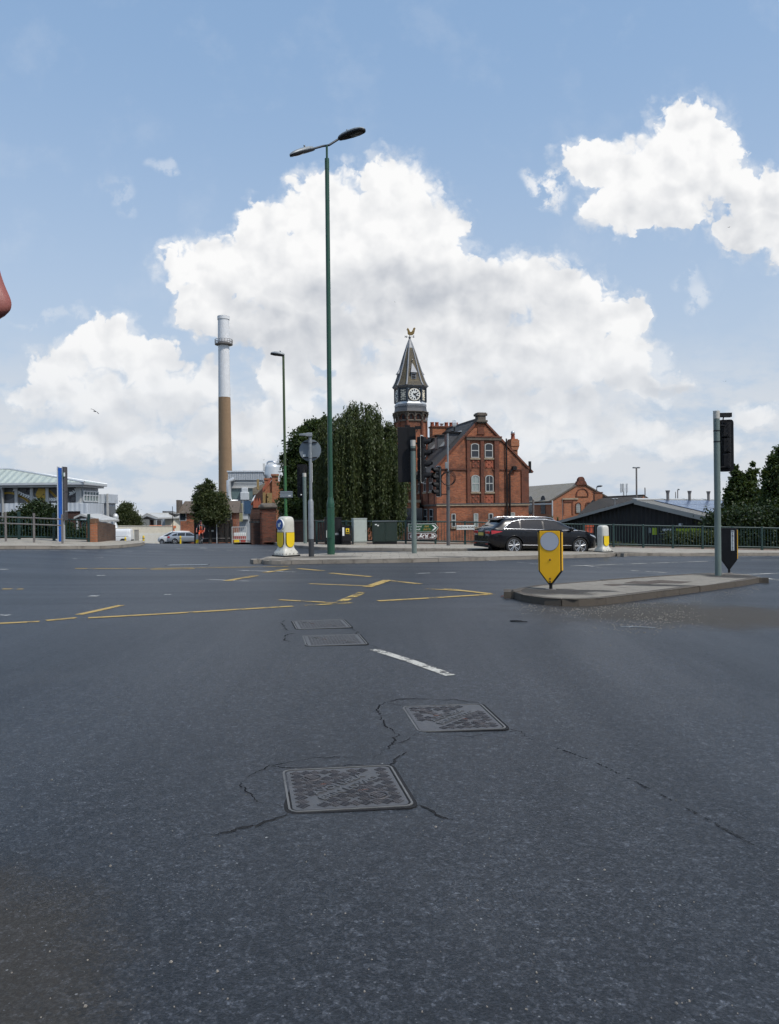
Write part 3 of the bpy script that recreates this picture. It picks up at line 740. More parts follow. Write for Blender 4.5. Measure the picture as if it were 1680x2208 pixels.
wm([(806, 1400.8), (890, 1427), (972, 1457)], [.105, .115], False)
wm([(430, 1181.5), (446, 1182.6)], .2)

# cracks in the surfacing
def crack(pts, w=.016, seed=0):
    rr = random.Random(seed); P_ = [gp(900 / 1.8 + x / 2.52, 2400 / 1.8 + y / 2.52) for x, y in pts]
    L = sum((b - a).length for a, b in zip(P_, P_[1:])); n = max(int(L / .018), 6); Q = resample(P_, n); A, B = [], []
    wob = [0, 0]
    for i, p in enumerate(Q):
        wob = [.72 * wob[0] + rr.gauss(0, .0085), .72 * wob[1] + rr.gauss(0, .0085)]
        t = (Q[min(i + 1, n - 1)] - Q[max(i - 1, 0)]).normalized(); nr = Vector((-t.y, t.x, 0))
        ww = w * .82 * (.12 + 1.0 * abs(math.sin(i * .13 + seed)) * rr.uniform(.5, 1.1)) * min(1, 6 * i / n + .2, 6 * (n - 1 - i) / n + .15)
        for lst, sg in ((A, -1), (B, 1)):
            q = p + nr * (sg * ww / 2) + Vector((wob[0], wob[1], 0)); lst.append((q.x, q.y, zg(q.x, q.y) + .003))
    tag(MB().grid([A, B]).build('road_crack', m_crack, recalc=False, uv=False), kind='structure')
for i, (p, w) in enumerate([
    ([(740, 760), (590, 750), (430, 765), (250, 785), (120, 840), (60, 880), (52, 910), (100, 960), (150, 1000), (230, 1015), (330, 1055)], .011),
    ([(850, 805), (890, 770), (940, 735), (945, 715)], .022),
    ([(740, 760), (800, 740), (830, 710), (890, 678), (905, 640), (870, 615), (835, 580), (800, 510), (795, 480), (830, 460), (900, 440), (1050, 437), (1250, 448), (1380, 465), (1410, 450)], .02),
    ([(338, 1058), (200, 1105), (100, 1135), (-60, 1160), (-200, 1180)], .021), ([(1015, 1015), (1080, 1055), (1190, 1090)], .017), ([(890, 678), (970, 660), (960, 640), (1010, 625)], .014),
    ([(380, 88), (330, 82), (290, 96), (285, 118), (330, 130)], .03), ([(300, 70), (285, 40), (268, 25), (280, 10)], .028), ([(650, 55), (680, 75), (668, 92)], .024), ([(750, 145), (800, 157)], .022),
    ([(180, 815), (230, 808), (330, 812), (560, 800), (840, 804)], .01), ([(1510, 600), (1600, 640), (1700, 675)], .010), ([(1050, 640), (1300, 645), (1500, 610)], .008), ([(830, 460), (910, 478)], .009)]):
    crack(p, w, i)
def px_seam(pts, w, mat):
    mark(pts, w, mat, name='road_seam', off=.0025)
m_seam = paint_mark('old_seam', (.012, .013, .015), .45)
px_seam([(1100, 1578), (1200, 1612), (1330, 1660), (1440, 1720), (1560, 1790), (1700, 1862)], .02, m_seam)

# ------------------------------------------------------------------ things in the carriageway: covers, lamp columns, bollards, signals
def hgt(base, px, py):
    """Height above BASE of the picture point (px, py) at BASE's distance."""
    return at(px, py, base.y).z - base.z
def base_at(px, py, off=.12): return gp(px, py, off)

m_worn_iron = plain('worn_iron', (.17, .165, .155), .5, .4, var=.4, vs=12, dirt=.5, dcol=(.05, .045, .04))
# ---- manhole covers
def cover(quad, label, detail):
    P_ = [gp(*q) for q in quad]     # far left, far right, near right, near left
    c = sum(P_, Vector()) / 4; u = ((P_[1] + P_[2]) - (P_[0] + P_[3])) / 2; v = ((P_[0] + P_[1]) - (P_[2] + P_[3])) / 2
    w, d = u.length / 2, v.length / 2; rz = math.atan2(u.y, u.x)
    vx = v.dot(u.normalized()) / max(v.length, 1e-6)
    t = thing('manhole_cover', label, 'manhole cover', (c.x, c.y, zg(c.x, c.y)), rz, 'manhole covers in the carriageway')
    sk = vx * .5
    Mx = Matrix(((1, sk, 0, 0), (0, 1, 0, 0), (0, 0, 1, 0), (0, 0, 0, 1)))
    def rr(w_, d_, r_, n=5):
        out = []
        for cx, cy, a0 in ((w_ - r_, d_ - r_, 0), (-w_ + r_, d_ - r_, 90), (-w_ + r_, -d_ + r_, 180), (w_ - r_, -d_ + r_, 270)):
            for k in range(n): a = R(a0 + 90 * k / (n - 1)); out.append((cx + r_ * math.cos(a), cy + r_ * math.sin(a)))
        return out
    gap = MB(); gap.M = Mx
    gap.prism(rr(w + .02, d + .02, .06), 'z', -.02, .0025); gap.build('joint', m_crack, t, uv=False)
    fr = MB(); fr.M = Mx
    o_, i_ = rr(w, d, .05), rr(w - .011, d - .011, .041)
    for za, zb, la, lb in ((-.002, .0065, o_, o_), (.0065, .0065, o_, i_), (.0065, -.004, i_, i_)):
        fr.loft([[(p[0], p[1], za) for p in la], [(p[0], p[1], zb) for p in lb]], caps=False, smooth=False)
    fr.build('frame', m_worn_iron, t, uv=False)
    pl = MB(); pl.M = Mx; pl.prism(rr(w - .022, d - .022, .035), 'z', -.01, .0045)
    plate = pl.build('plate', m_iron, t, uv=False)
    tA, tB = MB(), MB(); rnd = random.Random(detail)
    step = .064; nx, ny = int(2 * w / step), int(2 * d / step)
    for i in range(nx if detail < 2 else 0):
        for j in range(ny):
            x = -w + .05 + (2 * w - .1) * (i + .5) / nx; y = -d + .05 + (2 * d - .1) * (j + .5) / ny
            if abs(x / w + y / d * -1) < .30 and abs(x) < w * .75: continue          # the lettered diagonal band
            if min(abs(x + w * .5) + abs(y - d * .5), abs(x - w * .5) + abs(y + d * .5)) < .10: continue
            if rnd.random() < (.22 if (i + j) % 2 else .05): continue
            a = R(45) if (i + j) % 2 else R(-45); tr = tA if y / d > x / w else tB
            for k in (-1.5, -.5, .5, 1.5):
                tr.M = Mx @ Matrix.Translation((x, y, 0)) @ Matrix.Rotation(a, 4, 'Z') @ Matrix.Translation((0, k * .0150, 0))
                tr.box(-.025, .025, -.0033, .0033, .003, .0088)
    for sx, sy, tr in ((-.5, .5, tA), (.5, -.5, tB)):
        tr.M = Mx @ Matrix.Translation((w * sx, d * sy, 0)) @ Matrix.Rotation(R(40), 4, 'Z')
        tr.torus((0, 0, .006), .052, .006, 'z', 20, 5)
        for k in (-1.5, -.5, .5, 1.5): tr.box(-.028, .028, k * .018 - .005, k * .018 + .005, .003, .011)
    if detail > 1:                      # the two far covers carry a fine chequer
        for i in range(16):
            for j in range(12):
                x, y = -w + .06 + (2 * w - .12) * (i + .5) / 16, -d + .06 + (2 * d - .12) * (j + .5) / 12; tr = tA if y / d > x / w else tB
                tr.M = Mx @ Matrix.Translation((x, y, 0)) @ Matrix.Rotation(R(45 if (i + j) % 2 else -45), 4, 'Z'); tr.box(-.017, .017, -.005, .005, .003, .008)
    mt = m_iron_dark if detail < 2 else m_iron; tA.build('tread', mt, plate, uv=False); tB.build('tread', mt, plate, uv=False)
    for sx, sy in ((-.3, .16), (.3, -.2)): key = MB(); key.M = Mx @ Matrix.Translation((w * sx, d * sy, 0)); key.box(-.03, .03, -.009, .009, .004, .0062); key.build('key_slot', m_rust, plate, uv=False)
    if detail < 2:
        for k, s in enumerate(('AVOI UBLA', 'BRIN LOVAC')):
            me = text_mesh(s, .075, .003, .002); me.materials.clear(); me.materials.append(m_iron)
            o = bpy.data.objects.new('lettering', me); COL.objects.link(o); o.parent = plate
            a = math.atan2(d, w); o.location = (.03 * (1 if k == 0 else -1) * -math.sin(a) * 1.3, (.042 if k == 0 else -.042) * math.cos(a) * 1.1, .0075); o.rotation_euler = (0, 0, a * .93)
    return t
cover([(600, 1660), (835, 1654), (904, 1738), (633, 1754)], 'largest cast iron manhole cover, nearest in the dark asphalt', 0)
cover([(862, 1523), (1034, 1520.5), (1099, 1573), (907, 1579)], 'iron manhole cover with cracked surround, just beyond the nearest one', 1)
cover([(649, 1370.5), (770, 1369), (798, 1390), (663, 1393.8)], 'small iron manhole cover at the end of the white dash', 2)
cover([(625, 1338.5), (742, 1337.3), (758, 1353), (645, 1358)], 'farthest iron manhole cover, just in front of the yellow line', 3)
# gully grate beyond the box junction
g = gp(404, 1218.5, .004); t = thing('drain_grate', 'slotted drain grate in the asphalt left of the far island', 'drain', (g.x, g.y, zg(g.x, g.y)))
mb = MB()
for k in range(14): mb.box(-.55 + k * .083, -.50 + k * .083, -.22, .22, .004, .012)
mb.build('bars', m_galv, t); MB().box(-.6, .6, -.26, .26, -.02, .006).build('recess', m_crack, t)

# ---- tall twin lamp column on the far island
b = base_at(714, 1195.5); H = lambda y, x=714: hgt(b, x, y)
lamp = thing('street_lamp', 'tall green twin-arm street lamp standing on the far island', 'street lamp', b)
zj, zc0, zc1, zt = H(346, 703), H(1072), H(1086), H(314, 703)
k = b.y / F
sh = MB().tube([(0, 0, 0), (0, 0, zc0 - (H(1072) - H(1086)))], [8.3 * k, 8.3 * k], 20)
sh.tube([(0, 0, zc1), (0, 0, zc0)], [8.4 * k, 5.6 * k], 20); base_p = sh.build('base_section', m_green, lamp)
MB().box(-6.2 * k, 3.0 * k, -9.3 * k, -7.0 * k, H(1160), H(1096)).build('access_door', m_green, base_p, bevel=.01)
MB().torus((0, 0, zc1 - .12), 8.5 * k, .012, 'z', 24, 6).build('collar', m_green, lamp)
MB().tube([(0, 0, zc0), (0, 0, zj)], [5.3 * k, 4.6 * k], 18).build('pole', m_green, lamp)
MB().tube([(0, 0, zj - .02), (0, 0, zt)], [2.4 * k, 2.4 * k], 14).build('top_section', m_green, lamp)
MB().tube([(0, 0, zj - .3), (0, 0, zj + .06)], [4.9 * k, 4.9 * k], 16).build('top_collar', m_green, lamp)
def luminaire(name, parent, root, tip, w, drop, mat=None, cell=True):
    """A shallow cobra-head lantern from its neck ROOT to its TIP."""
    root, tip = Vector(root), Vector(tip); ax = (tip - root); L = ax.length; ax.normalize()
    side = ax.cross(Vector((0, 0, 1))).normalized(); up = side.cross(ax)
    Mx = Matrix((( ax.x, side.x, up.x, root.x), (ax.y, side.y, up.y, root.y), (ax.z, side.z, up.z, root.z), (0, 0, 0, 1)))
    prof = [(0, .34, .55), (.06, .5, .8), (.2, .75, 1.0), (.45, .97, 1.05), (.7, 1.0, .95), (.88, .82, .7), (.96, .55, .45), (1.0, .2, .15)]
    mb = MB(); mb.M = Mx; rings = []
    for q, ww, hh in prof:
        n = 14; rings.append([(q * L, math.cos(math.pi * j / (n - 1)) * w * ww, max(math.sin(math.pi * j / (n - 1)), 0) ** .7 * drop * hh) for j in range(n)])
    mb.loft(rings, caps=True, smooth=True)
    head = mb.build(name, mat or m_galv, parent, uv=False)
    mb = MB(); mb.M = Mx
    mb.loft([[(q * L, -w * ww * s_, -.001 - dz) for q, ww, hh in prof] + [(q * L, w * ww * s_, -.001 - dz) for q, ww, hh in prof[::-1]] for s_, dz in ((1.03, 0), (1.0, drop * .35), (.86, drop * .45))], caps=True, smooth=False)
    rim = mb.build('underside', m_black_soft, head, uv=False)
    mb = MB(); mb.M = Mx; mb.sphere((L * .68, 0, -drop * .42), (L * .22, w * .62, drop * .28), 18, 10); mb.build('lens', m_glass, head, uv=False)
    if cell:
        mb = MB(); mb.M = Mx; mb.cyl((L * .32, 0, drop * .8), (L * .32, 0, drop * 1.55), w * .2, w * .18, 10); mb.build('photocell', m_galv, head, uv=False)
    return head
def zrel(px, py, Y): return at(px, py, Y) - b
aL, aR = zrel(674, 321, b.y - .35), zrel(733, 298, b.y + .35)
top = Vector((zrel(703.5, 313, b.y).x, 0, zt))
lx = zrel(703.5, 313, b.y).x
MB().tube([aL, top + Vector((-.1, 0, -.01)), top, top + Vector((.1, 0, .02)), aR], 2.3 * k, 12).build('arm', m_navy, lamp)
luminaire('lantern', lamp, zrel(676, 321, b.y - .35), zrel(626, 334, b.y - 1.0), 10 * k, 7.5 * k)
luminaire('lantern', lamp, zrel(731, 298.5, b.y + .35), zrel(787, 278, b.y - .25), 12 * k, 8 * k)

# ---- single-arm lamp column beyond the side road
b = gp(616, 1166, .12); b = Vector(((616 - 840) / F * 40, 40, b.z)); b = at(617, 1164, 40); k = b.y / F
sl = thing('street_lamp', 'slim green single-arm street lamp between chimney and dark tree', 'street lamp', b)
top = at(611, 763, 40) - b
MB().tube([(0, 0, 0), (0, 0, 1.3)], [4.5 * k, 4.5 * k], 12).build('base_section', m_green_bright, sl)
mid = top * .45; mid.z = hgt(b, 615, 1005)
MB().tube([(0, 0, 1.25), mid], [3.4 * k, 2.9 * k], 12).build('lower_pole', m_green_bright, sl)
MB().tube([mid, top], [2.9 * k, 2.5 * k], 12).build('pole', m_green_olive, sl)
luminaire('lantern', sl, at(613, 766, 40) - b, at(583.5, 762, 40) - b, 8 * k, 5.5 * k, m_galv)
sg = thing('sign_plate', 'small grey sign plate seen from behind, clamped to the slim green lamp', 'sign', at(617, 1066, 39.9))
MB().box(-13 * k, 14 * k, -.01, .01, -7 * k, 7 * k).build('panel', m_grey_sign, sg); MB().box(-13.5 * k, 14.5 * k, -.025, -.012, 4 * k, 5.4 * k).box(-13.5 * k, 14.5 * k, -.025, -.012, -5.4 * k, -4 * k).build('bracket', m_galv, sg)
MB().box(5 * k, 10 * k, -.016, -.011, -5.5 * k, -2 * k).build('sticker', m_sign_white, sg)

# ---- round sign seen from behind, on a grey post on the far island
b = base_at(671.5, 1200); k = b.y / F
sp = thing('sign_post', 'grey post with round traffic sign seen from behind on the island', 'sign post', b)
H = lambda y, x=670: hgt(b, x, y)
MB().tube([(0, 0, 0), (0, 0, H(1162))], 5.9 * k, 16).build('dark_base', plain('charcoal_paint', (.035, .038, .042), .6), sp)
MB().tube([(0, 0, H(1162)), (0, 0, H(1082)), (0, 0, H(1077))], [5.8 * k, 5.8 * k, 3.9 * k], 16).build('base_section', m_galv, sp)
MB().tube([(0, 0, H(1080)), (0, 0, H(936))], [3.5 * k, 3.2 * k], 14).build('pole', m_galv, sp)
zc = H(970); cx = (at(668, 970, b.y) - b).x
MB().cyl((cx, .13, zc), (cx, .145, zc), 23.7 * k, n=40, smooth=False).build('disc', m_grey_sign, sp)
mb = MB()
for y in (953, 986): mb.box(cx - 15 * k, cx + 15 * k, .09, .13, H(y) - .9 * k, H(y) + .9 * k)
mb.build('bracket', m_black, sp)
mb = MB()
for y in (953, 986): mb.tube([(0, 0, H(y) - .03), (0, 0, H(y) + .03)], 4.2 * k, 14)
mb.build('clamp', m_galv, sp)
MB().box(cx - 15.5 * k, cx - 10 * k, .118, .127, H(984), H(979)).build('sticker', m_sign_white, sp)
mb = MB(); x0 = (at(645, 937, b.y) - b).x; x1 = (at(673, 937, b.y) - b).x
mb.loft([[(x, s_ * hw, z_ + H(937)) for s_, z_ in ((-1, -zz), (1, -zz), (1, zz * .6), (.6, zz), (-.6, zz), (-1, zz * .6))] for x, hw, zz in ((x0, .05, 1.6 * k), (x0 + .1, .07, 2.2 * k), ((x0 + x1) / 2, .085, 2.6 * k), (x1 - .15, .085, 3.8 * k), (x1, .08, 3.8 * k))], smooth=False)
mb.build('sign_light', m_galv, sp)
MB().box(4.6 * k, 5.8 * k, -.02, .02, H(1160), H(1083)).build('cable_cover', m_galv, sp)
MB().box(3.6 * k, 4.2 * k, -.03, .03, H(1040), H(998)).build('number_strip', m_sign_white, sp)

# ---- white plastic island bollards
def rrect(w, d, r, n=4):
    out = []
    for cx, cy, a0 in ((w - r, d - r, 0), (-w + r, d - r, 90), (-w + r, -d + r, 180), (w - r, -d + r, 270)):
        for q in range(n): a = R(a0 + 90 * q / (n - 1)); out.append((cx + r * math.cos(a), cy + r * math.sin(a)))
    return out
def bollard(px, py, wpx, hpx, rz, label, faces, arrow):
    b = base_at(px, py); k = b.y / F; h = hpx * k; w = wpx * k / 2 * .80
    t = thing('traffic_bollard', label, 'bollard', b, rz, 'white plastic island bollards')
    mb = MB(); rings = []
    for z, q, r_ in ((.03, 1.0, .06), (.10, 1.0, .06), (.17, .82, .08), (.22, .74, .09), (.30, .735, .1), (.62, .76, .1), (.84, .75, .1), (.92, .72, .1), (.965, .64, .12), (.99, .50, .14), (1.0, .30, .14)):
        s_ = w * q; rings.append([(x, y, z * h) for x, y in rrect(s_, s_, min(r_ * h, s_ * .55), 5)])
    mb.loft(rings); body = mb.build('shell', m_white_plastic, t)
    MB().box(-w * 1.08, w * 1.08, -w * 1.08, w * 1.08, 0, .035 * h).build('base_plate', m_black, t)
    for kf in faces:
        a = R(90) * kf; Mx = Matrix.Rotation(a, 4, 'Z'); fw = w * .52; d_ = w * .762
        pts = [(-fw, .60 * h), (-fw, .36 * h)] + [(-fw * math.cos(R(q)), .36 * h - .13 * h * math.sin(R(q))) for q in range(15, 180, 15)] + [(fw, .36 * h), (fw, .60 * h)]
        mb = MB(); mb.M = Mx; mb.prism([(x * 1.08, .43 * h + (z - .43 * h) * 1.04) for x, z in pts], 'y', -d_ - .004, -d_ + .05); mb.build('reflector_edge', m_black, t)
        mb = MB(); mb.M = Mx; mb.prism(pts, 'y', -d_ - .012, -d_ + .05); mb.build('reflector', m_yellow_ref, t)
        mb = MB(); mb.M = Mx
        for q in (-.75, -.25, .25, .75): mb.sphere((w * q, -w * 1.0, .07 * h), .018, 8, 6)
        mb.build('bolts', m_galv_brown, t)
        mb = MB(); mb.M = Mx; mb.box(-.008, .008, -w * .9, -w * .72, .10 * h, .16 * h); mb.build('fixing_slot', m_galv_brown, t)
        if arrow and kf == faces[0]:
            zc = .795 * h; r_ = .132 * h
            mb = MB(); mb.M = Mx; mb.cyl((0, -d_ - .02, zc), (0, -d_ + .06, zc), r_ * 1.09, n=32, smooth=False); mb.build('sign_rim', m_sign_white, t)
            mb = MB(); mb.M = Mx; mb.cyl((0, -d_ - .026, zc), (0, -d_ - .01, zc), r_, n=32, smooth=False); disc = mb.build('arrow_disc', m_blue_sign, t)
            ar = [(-.62, 0), (-.08, .56), (-.08, .2), (.62, .2), (.62, -.2), (-.08, -.2), (-.08, -.56)]
            c, s_ = math.cos(R(42)), math.sin(R(42))
            mb = MB(); mb.M = Mx; mb.prism([((x * c - z * s_) * r_ * .95, zc + (x * s_ + z * c) * r_ * .95) for x, z in ar], 'y', -d_ - .03, -d_ - .022); mb.build('arrow', m_sign_white, disc)
            mb = MB(); mb.M = Mx; mb.box(-fw * .9, fw * .9, -d_ - .008, -d_ + .02, .635 * h, .655 * h); mb.build('label_plate', m_sign_white, t)
    return t
bollard(617, 1199.5, 50, 86, R(45), 'white bollard with blue keep-left arrow and two yellow reflectors', (3, 0), True)
bollard(1300.5, 1190.5, 34, 58, R(28), 'plain white bollard with one yellow reflector beyond the car', (0,), False)

# ---- amber keep-left bollards on the near island
def keepleft(px, py, wpx, top_py, face, rz, label, number=None, disc=True):
    b = base_at(px, py); k = b.y / F; h = (py - top_py) * k; w = wpx * k / 2
    t = thing('island_bollard', label, 'bollard', b, rz, 'amber keep-left bollards')
    z0 = .09 * h; zs = .30 * h; dp = w * .55
    def outline(g): return [(-w + g, h - g * 1.1), (-w + g, zs + g * .4), (-w * .16 + g * .3, z0 + g * 1.3), (w * .16 - g * .3, z0 + g * 1.3), (w - g, zs + g * .4), (w - g, h - g * 1.1)]
    MB().prism(outline(0), 'y', -dp / 2, dp / 2).build('casing', m_black_soft, t, bevel=.012)
    MB().cyl((0, 0, 0), (0, 0, z0 + .04), w * .15, n=14).build('stem', m_black, t)
    MB().cyl((0, 0, -.01), (0, 0, .012), w * .45, n=20).build('foot_plate', m_galv_brown, t)
    if disc:
        pn = MB().prism(outline(w * .10), 'y', -dp / 2 - .012, -dp / 2 + .02).build('front_panel', m_orange_yel, t, bevel=.006)
        zc = h - w * 1.02; r_ = w * .80
        MB().cyl((0, -dp / 2 - .016, zc), (0, -dp / 2, zc), r_ * 1.03, n=40, smooth=False).build('disc_rim', m_black, t)
        MB().cyl((0, -dp / 2 - .02, zc), (0, -dp / 2, zc), r_, n=40, smooth=False).build('disc', m_grey_disc, t)
        mb = MB()
        for zz in (.50 * h, .185 * h, .135 * h): mb.sphere((0.02 * w, -dp / 2 - .012, zz), .018, 10, 6)
        mb.build('screw', m_rust, t)
    s_ = 1
    mb = MB(); mb.box(w - .006, w + .012, -dp * .36, dp * .36, zs + .02, h - .05); mb.build('side_panel', m_orange_yel, t, bevel=.004)
    mb = MB(); mb.box(-w - .012, -w + .006, -dp * .36, dp * .36, zs + .02, h - .05); mb.build('side_panel', m_orange_yel, t, bevel=.004)
    if number:
        MB().box(w * .28, w * .66, -dp / 2 - .004, -dp / 2 + .01, h * .50, h * .95).build('number_plate', m_sign_white, t)
        for i, ch in enumerate(number):
            text_obj('lettering', ch, h * .058, m_black, t, (w * .47, -dp / 2 - .006, h * .925 - i * h * .05), (R(90), 0, 0), bold=.001)
    return t
keepleft(1188, 1271, 49, 1142, 1, R(-24), 'amber bollard with blank pale disc on the near island')
keepleft(1572.5, 1235.5, 33, 1138.5, 1, R(-26), 'black-backed amber bollard with white number strip behind the signal pole', 'NIB13L163', False)

# ---- traffic signals
def visor(mb, c, d, r, L):
    """An open hood around C pointing along D."""
    d = Vector(d).normalized(); s_ = d.cross(Vector((0, 0, 1))).normalized(); u = s_.cross(d); c = Vector(c); n = 14
    for rr_ in (1.0, .93):
        rows = []
        for q in (0, 1):
            rows.append([])
            for j in range(n):
                a = R(-35 + 250 * j / (n - 1)); dr = 1 - .12 * q
                LL = L * (1 if 0 <= math.sin(a) else .55)
                rows[-1].append(c + d * (LL * q) + (s_ * math.cos(a) + u * math.sin(a)) * (r * rr_ * dr))
        mb.grid(rows)
def signal_head(parent, c, d, n, pitch, w, board, depth=.16, name='signal_head', back_detail=True, hood=.2):
    """A column of N lamps centred at C facing D (local direction), on a backing board BOARD = (half width, above, below)."""
    d = Vector(d).normalized(); s_ = d.cross(Vector((0, 0, 1))).normalized()
    Mx = Matrix(((s_.x, -d.x, 0, c[0]), (s_.y, -d.y, 0, c[1]), (0, 0, 1, c[2]), (0, 0, 0, 1)))   # local x side, y backwards
    hb = n * pitch / 2
    mb = MB(); mb.M = Mx
    if board:
        bw, ba, bb = board; r_ = min(.07, bw * .5)
        pts = [(x, (ba - bb) / 2 + y) for x, y in rrect(bw, (ba + bb) / 2, r_, 5)]
        mb.prism(pts, 'y', -.012, .012)
        mb.prism([(x * .97, z) for x, z in pts], 'y', .012, .03) if False else None
        bd = mb.build('backing_board', m_black_soft, parent, uv=False)
        mb = MB(); mb.M = Mx
        ring_o = pts; ring_i = [((ba - bb) / 2 * 0 + x * (1 - .022 / bw), (ba - bb) / 2 + (z - (ba - bb) / 2) * (1 - .022 / ((ba + bb) / 2))) for x, z in pts]
        mb.loft([[(x, -.014, z) for x, z in ring_o], [(x, -.014, z) for x, z in ring_i]], caps=False, smooth=False); mb.build('white_border', m_sign_white, bd, uv=False)
    mb = MB(); mb.M = Mx
    for i in range(n):
        z = hb - pitch * (i + .5); mb.prism(rrect(w, depth / 2, .03, 3), 'z', z - pitch / 2 + .006, z + pitch / 2 - .006)
    if back_detail:
        for i in range(n):
            z = hb - pitch * (i + .5)
            mb.box(-w * .62, w * .62, depth / 2 - .005, depth / 2 + .02, z - pitch * .42, z + pitch * .42)
            for q in (-.28, 0, .28): mb.box(w * .2, w * .36, depth / 2 + .018, depth / 2 + .034, z + q * pitch - .012, z + q * pitch + .012)
    hd = mb.build(name, m_black_soft, parent, bevel=.006, uv=False)
    mb = MB(); ln = MB()
    for i in range(n):
        z = c[2] + hb - pitch * (i + .5); p = Vector((c[0], c[1], z)) + d * (depth / 2)
        visor(mb, p, d, min(pitch * .44, w * .92), hood)
        ln.cyl(p, p + d * .012, min(pitch * .4, w * .84), n=20)
    mb.build('visors', m_black_soft, hd, uv=False); ln.build('lenses', m_glass, hd, uv=False)
    return hd
def detector(parent, p, s_=1.0):
    mb = MB(); mb.loft([[(p[0] + x, p[1] + y * ww, p[2] + z) for y, z in ((-.06, -.05), (.06, -.05), (.06, .05), (-.06, .05))] for x, z, ww in ((-.10 * s_, 0, .7), (.06 * s_, -.02, 1), (.12 * s_, -.06, 1.1))], smooth=False)
    mb.tube([(p[0] - .02, p[1], p[2] - .05), (p[0] - .04, p[1], p[2] - .16)], .015, 8)
    return mb.build('detector', m_black_soft, parent, uv=False)
def signal_pole(px, py, top_py, top_px, rpx, cap_py, bands, label, Y=None, mat=None):
    b = base_at(px, py) if Y is None else at(px, py, Y); k = b.y / F
    t = thing('traffic_signal', label, 'traffic light', b, 0, 'traffic signals at the junction')
    T_ = at(top_px, top_py, b.y) - b; T_.x *= .4; C_ = T_.copy(); C_.z = hgt(b, px, cap_py); C_.x = T_.x * C_.z / T_.z
    MB().tube([(0, 0, 0), C_], rpx * k, 18).build('pole', mat or m_grey_pole, t)
    MB().tube([C_, T_], rpx * k * 1.04, 18).build('cap', m_pale_cap, t)
    for y in bands:
        z = hgt(b, px, y); MB().tube([(T_.x * z / T_.z, 0, z - .012), (T_.x * z / T_.z, 0, z + .012)], rpx * k * 1.06, 18).build('strap', m_black, t)
    return t, b, k
# centre, on the far island
t, b, k = signal_pole(893.5, 1193, 949, 890, 5.4, 962, (967.5, 969.8, 971.6), 'grey-green signal pole on the far island carrying two black heads')
q = lambda px, py, dy=0: at(px, py, b.y + dy) - b
MB().box(q(858, 980, .25).x, q(897, 980, .25).x, .20, .23, q(877, 1040, .25).z, q(877, 921, .25).z).build('wide_board', m_black_soft, t, bevel=.02)
MB().box(q(866, 980, .3).x, q(886, 980, .3).x, .235, .42, q(877, 1038, .3).z, q(877, 923, .3).z).build('rear_head', m_black_soft, t, bevel=.015)
mb = MB(); mb.box(q(857.7, 1010).x + .002, q(897, 1010).x, .192, .199, q(877, 1010.6).z, q(877, 1009.8).z); mb.box(q(881, 960).x, q(882, 960).x, .188, .199, q(877, 1008).z, q(877, 921).z); mb.build('board_seam', m_black, t)
c = q(908.5, 990, .1); signal_head(t, (c.x + .02, .12, c.z), (.94, -.34, 0), 4, 24.2 * k, 8.5 * k, (11.5 * k, 52 * k, 52 * k), depth=.24, hood=.24)
detector(t, q(901, 922, 0), 1)
mb = MB(); mb.box(q(873, 924, .3).x, q(884, 924, .3).x, .2, .35, q(877, 921, .3).z, q(877, 917.5, .3).z); mb.build('top_bracket', m_black, t)
mb = MB()
for y in (948 + 6, 1030): mb.box(q(885, y).x, q(910, y).x, .05, .2, q(890, y + 3).z, q(890, y).z)
mb.build('bracket', m_black, t)
# right, on the near island
t, b, k = signal_pole(1549, 1241, 886, 1544.5, 6.6, 903, (929, 952.5), 'grey-green signal pole on the near island with black head seen from behind')
q = lambda px, py, dy=0: at(px, py, b.y + dy) - b
c = q(1568, 960, .1)
signal_head(t, (c.x, .16, c.z), (.30, .95, 0), 3, 33 * k, 9.5 * k, (15.5 * k, 56 * k, 57 * k), depth=.2)
detector(t, q(1562, 895), 1.3)
mb = MB()
for y in (915, 1005): mb.box(q(1545, y).x, q(1565, y).x, .02, .12, q(1550, y + 3).z, q(1550, y).z)
mb.build('bracket', m_black, t)
# left, beyond the side road: thin pole in front of a black head
t, b, k = signal_pole(658.5, 1174.5, 1020, 655.5, 3.9, 1028, (), 'thin grey signal pole with white cap and black head before the tree', Y=36.0)
q = lambda px, py, dy=0: at(px, py, b.y + dy) - b
c = q(651.5, 1037, .2); signal_head(t, (c.x, .25, c.z), (.1, .99, 0), 3, 21 * k, 7 * k, (11 * k, 36.5 * k, 36.5 * k), depth=.18)
mb = MB(); mb.sphere(tuple(q(649.5, 1067, -.02)), .035, 8, 6); mb.build('push_button', m_sign_white, t)
detector(t, q(657, 1008, .3))
mb = MB(); mb.box(q(652, 1025).x, q(660, 1025).x, .02, .2, q(655, 1034).z, q(655, 1031).z); mb.build('bracket', m_black, t)
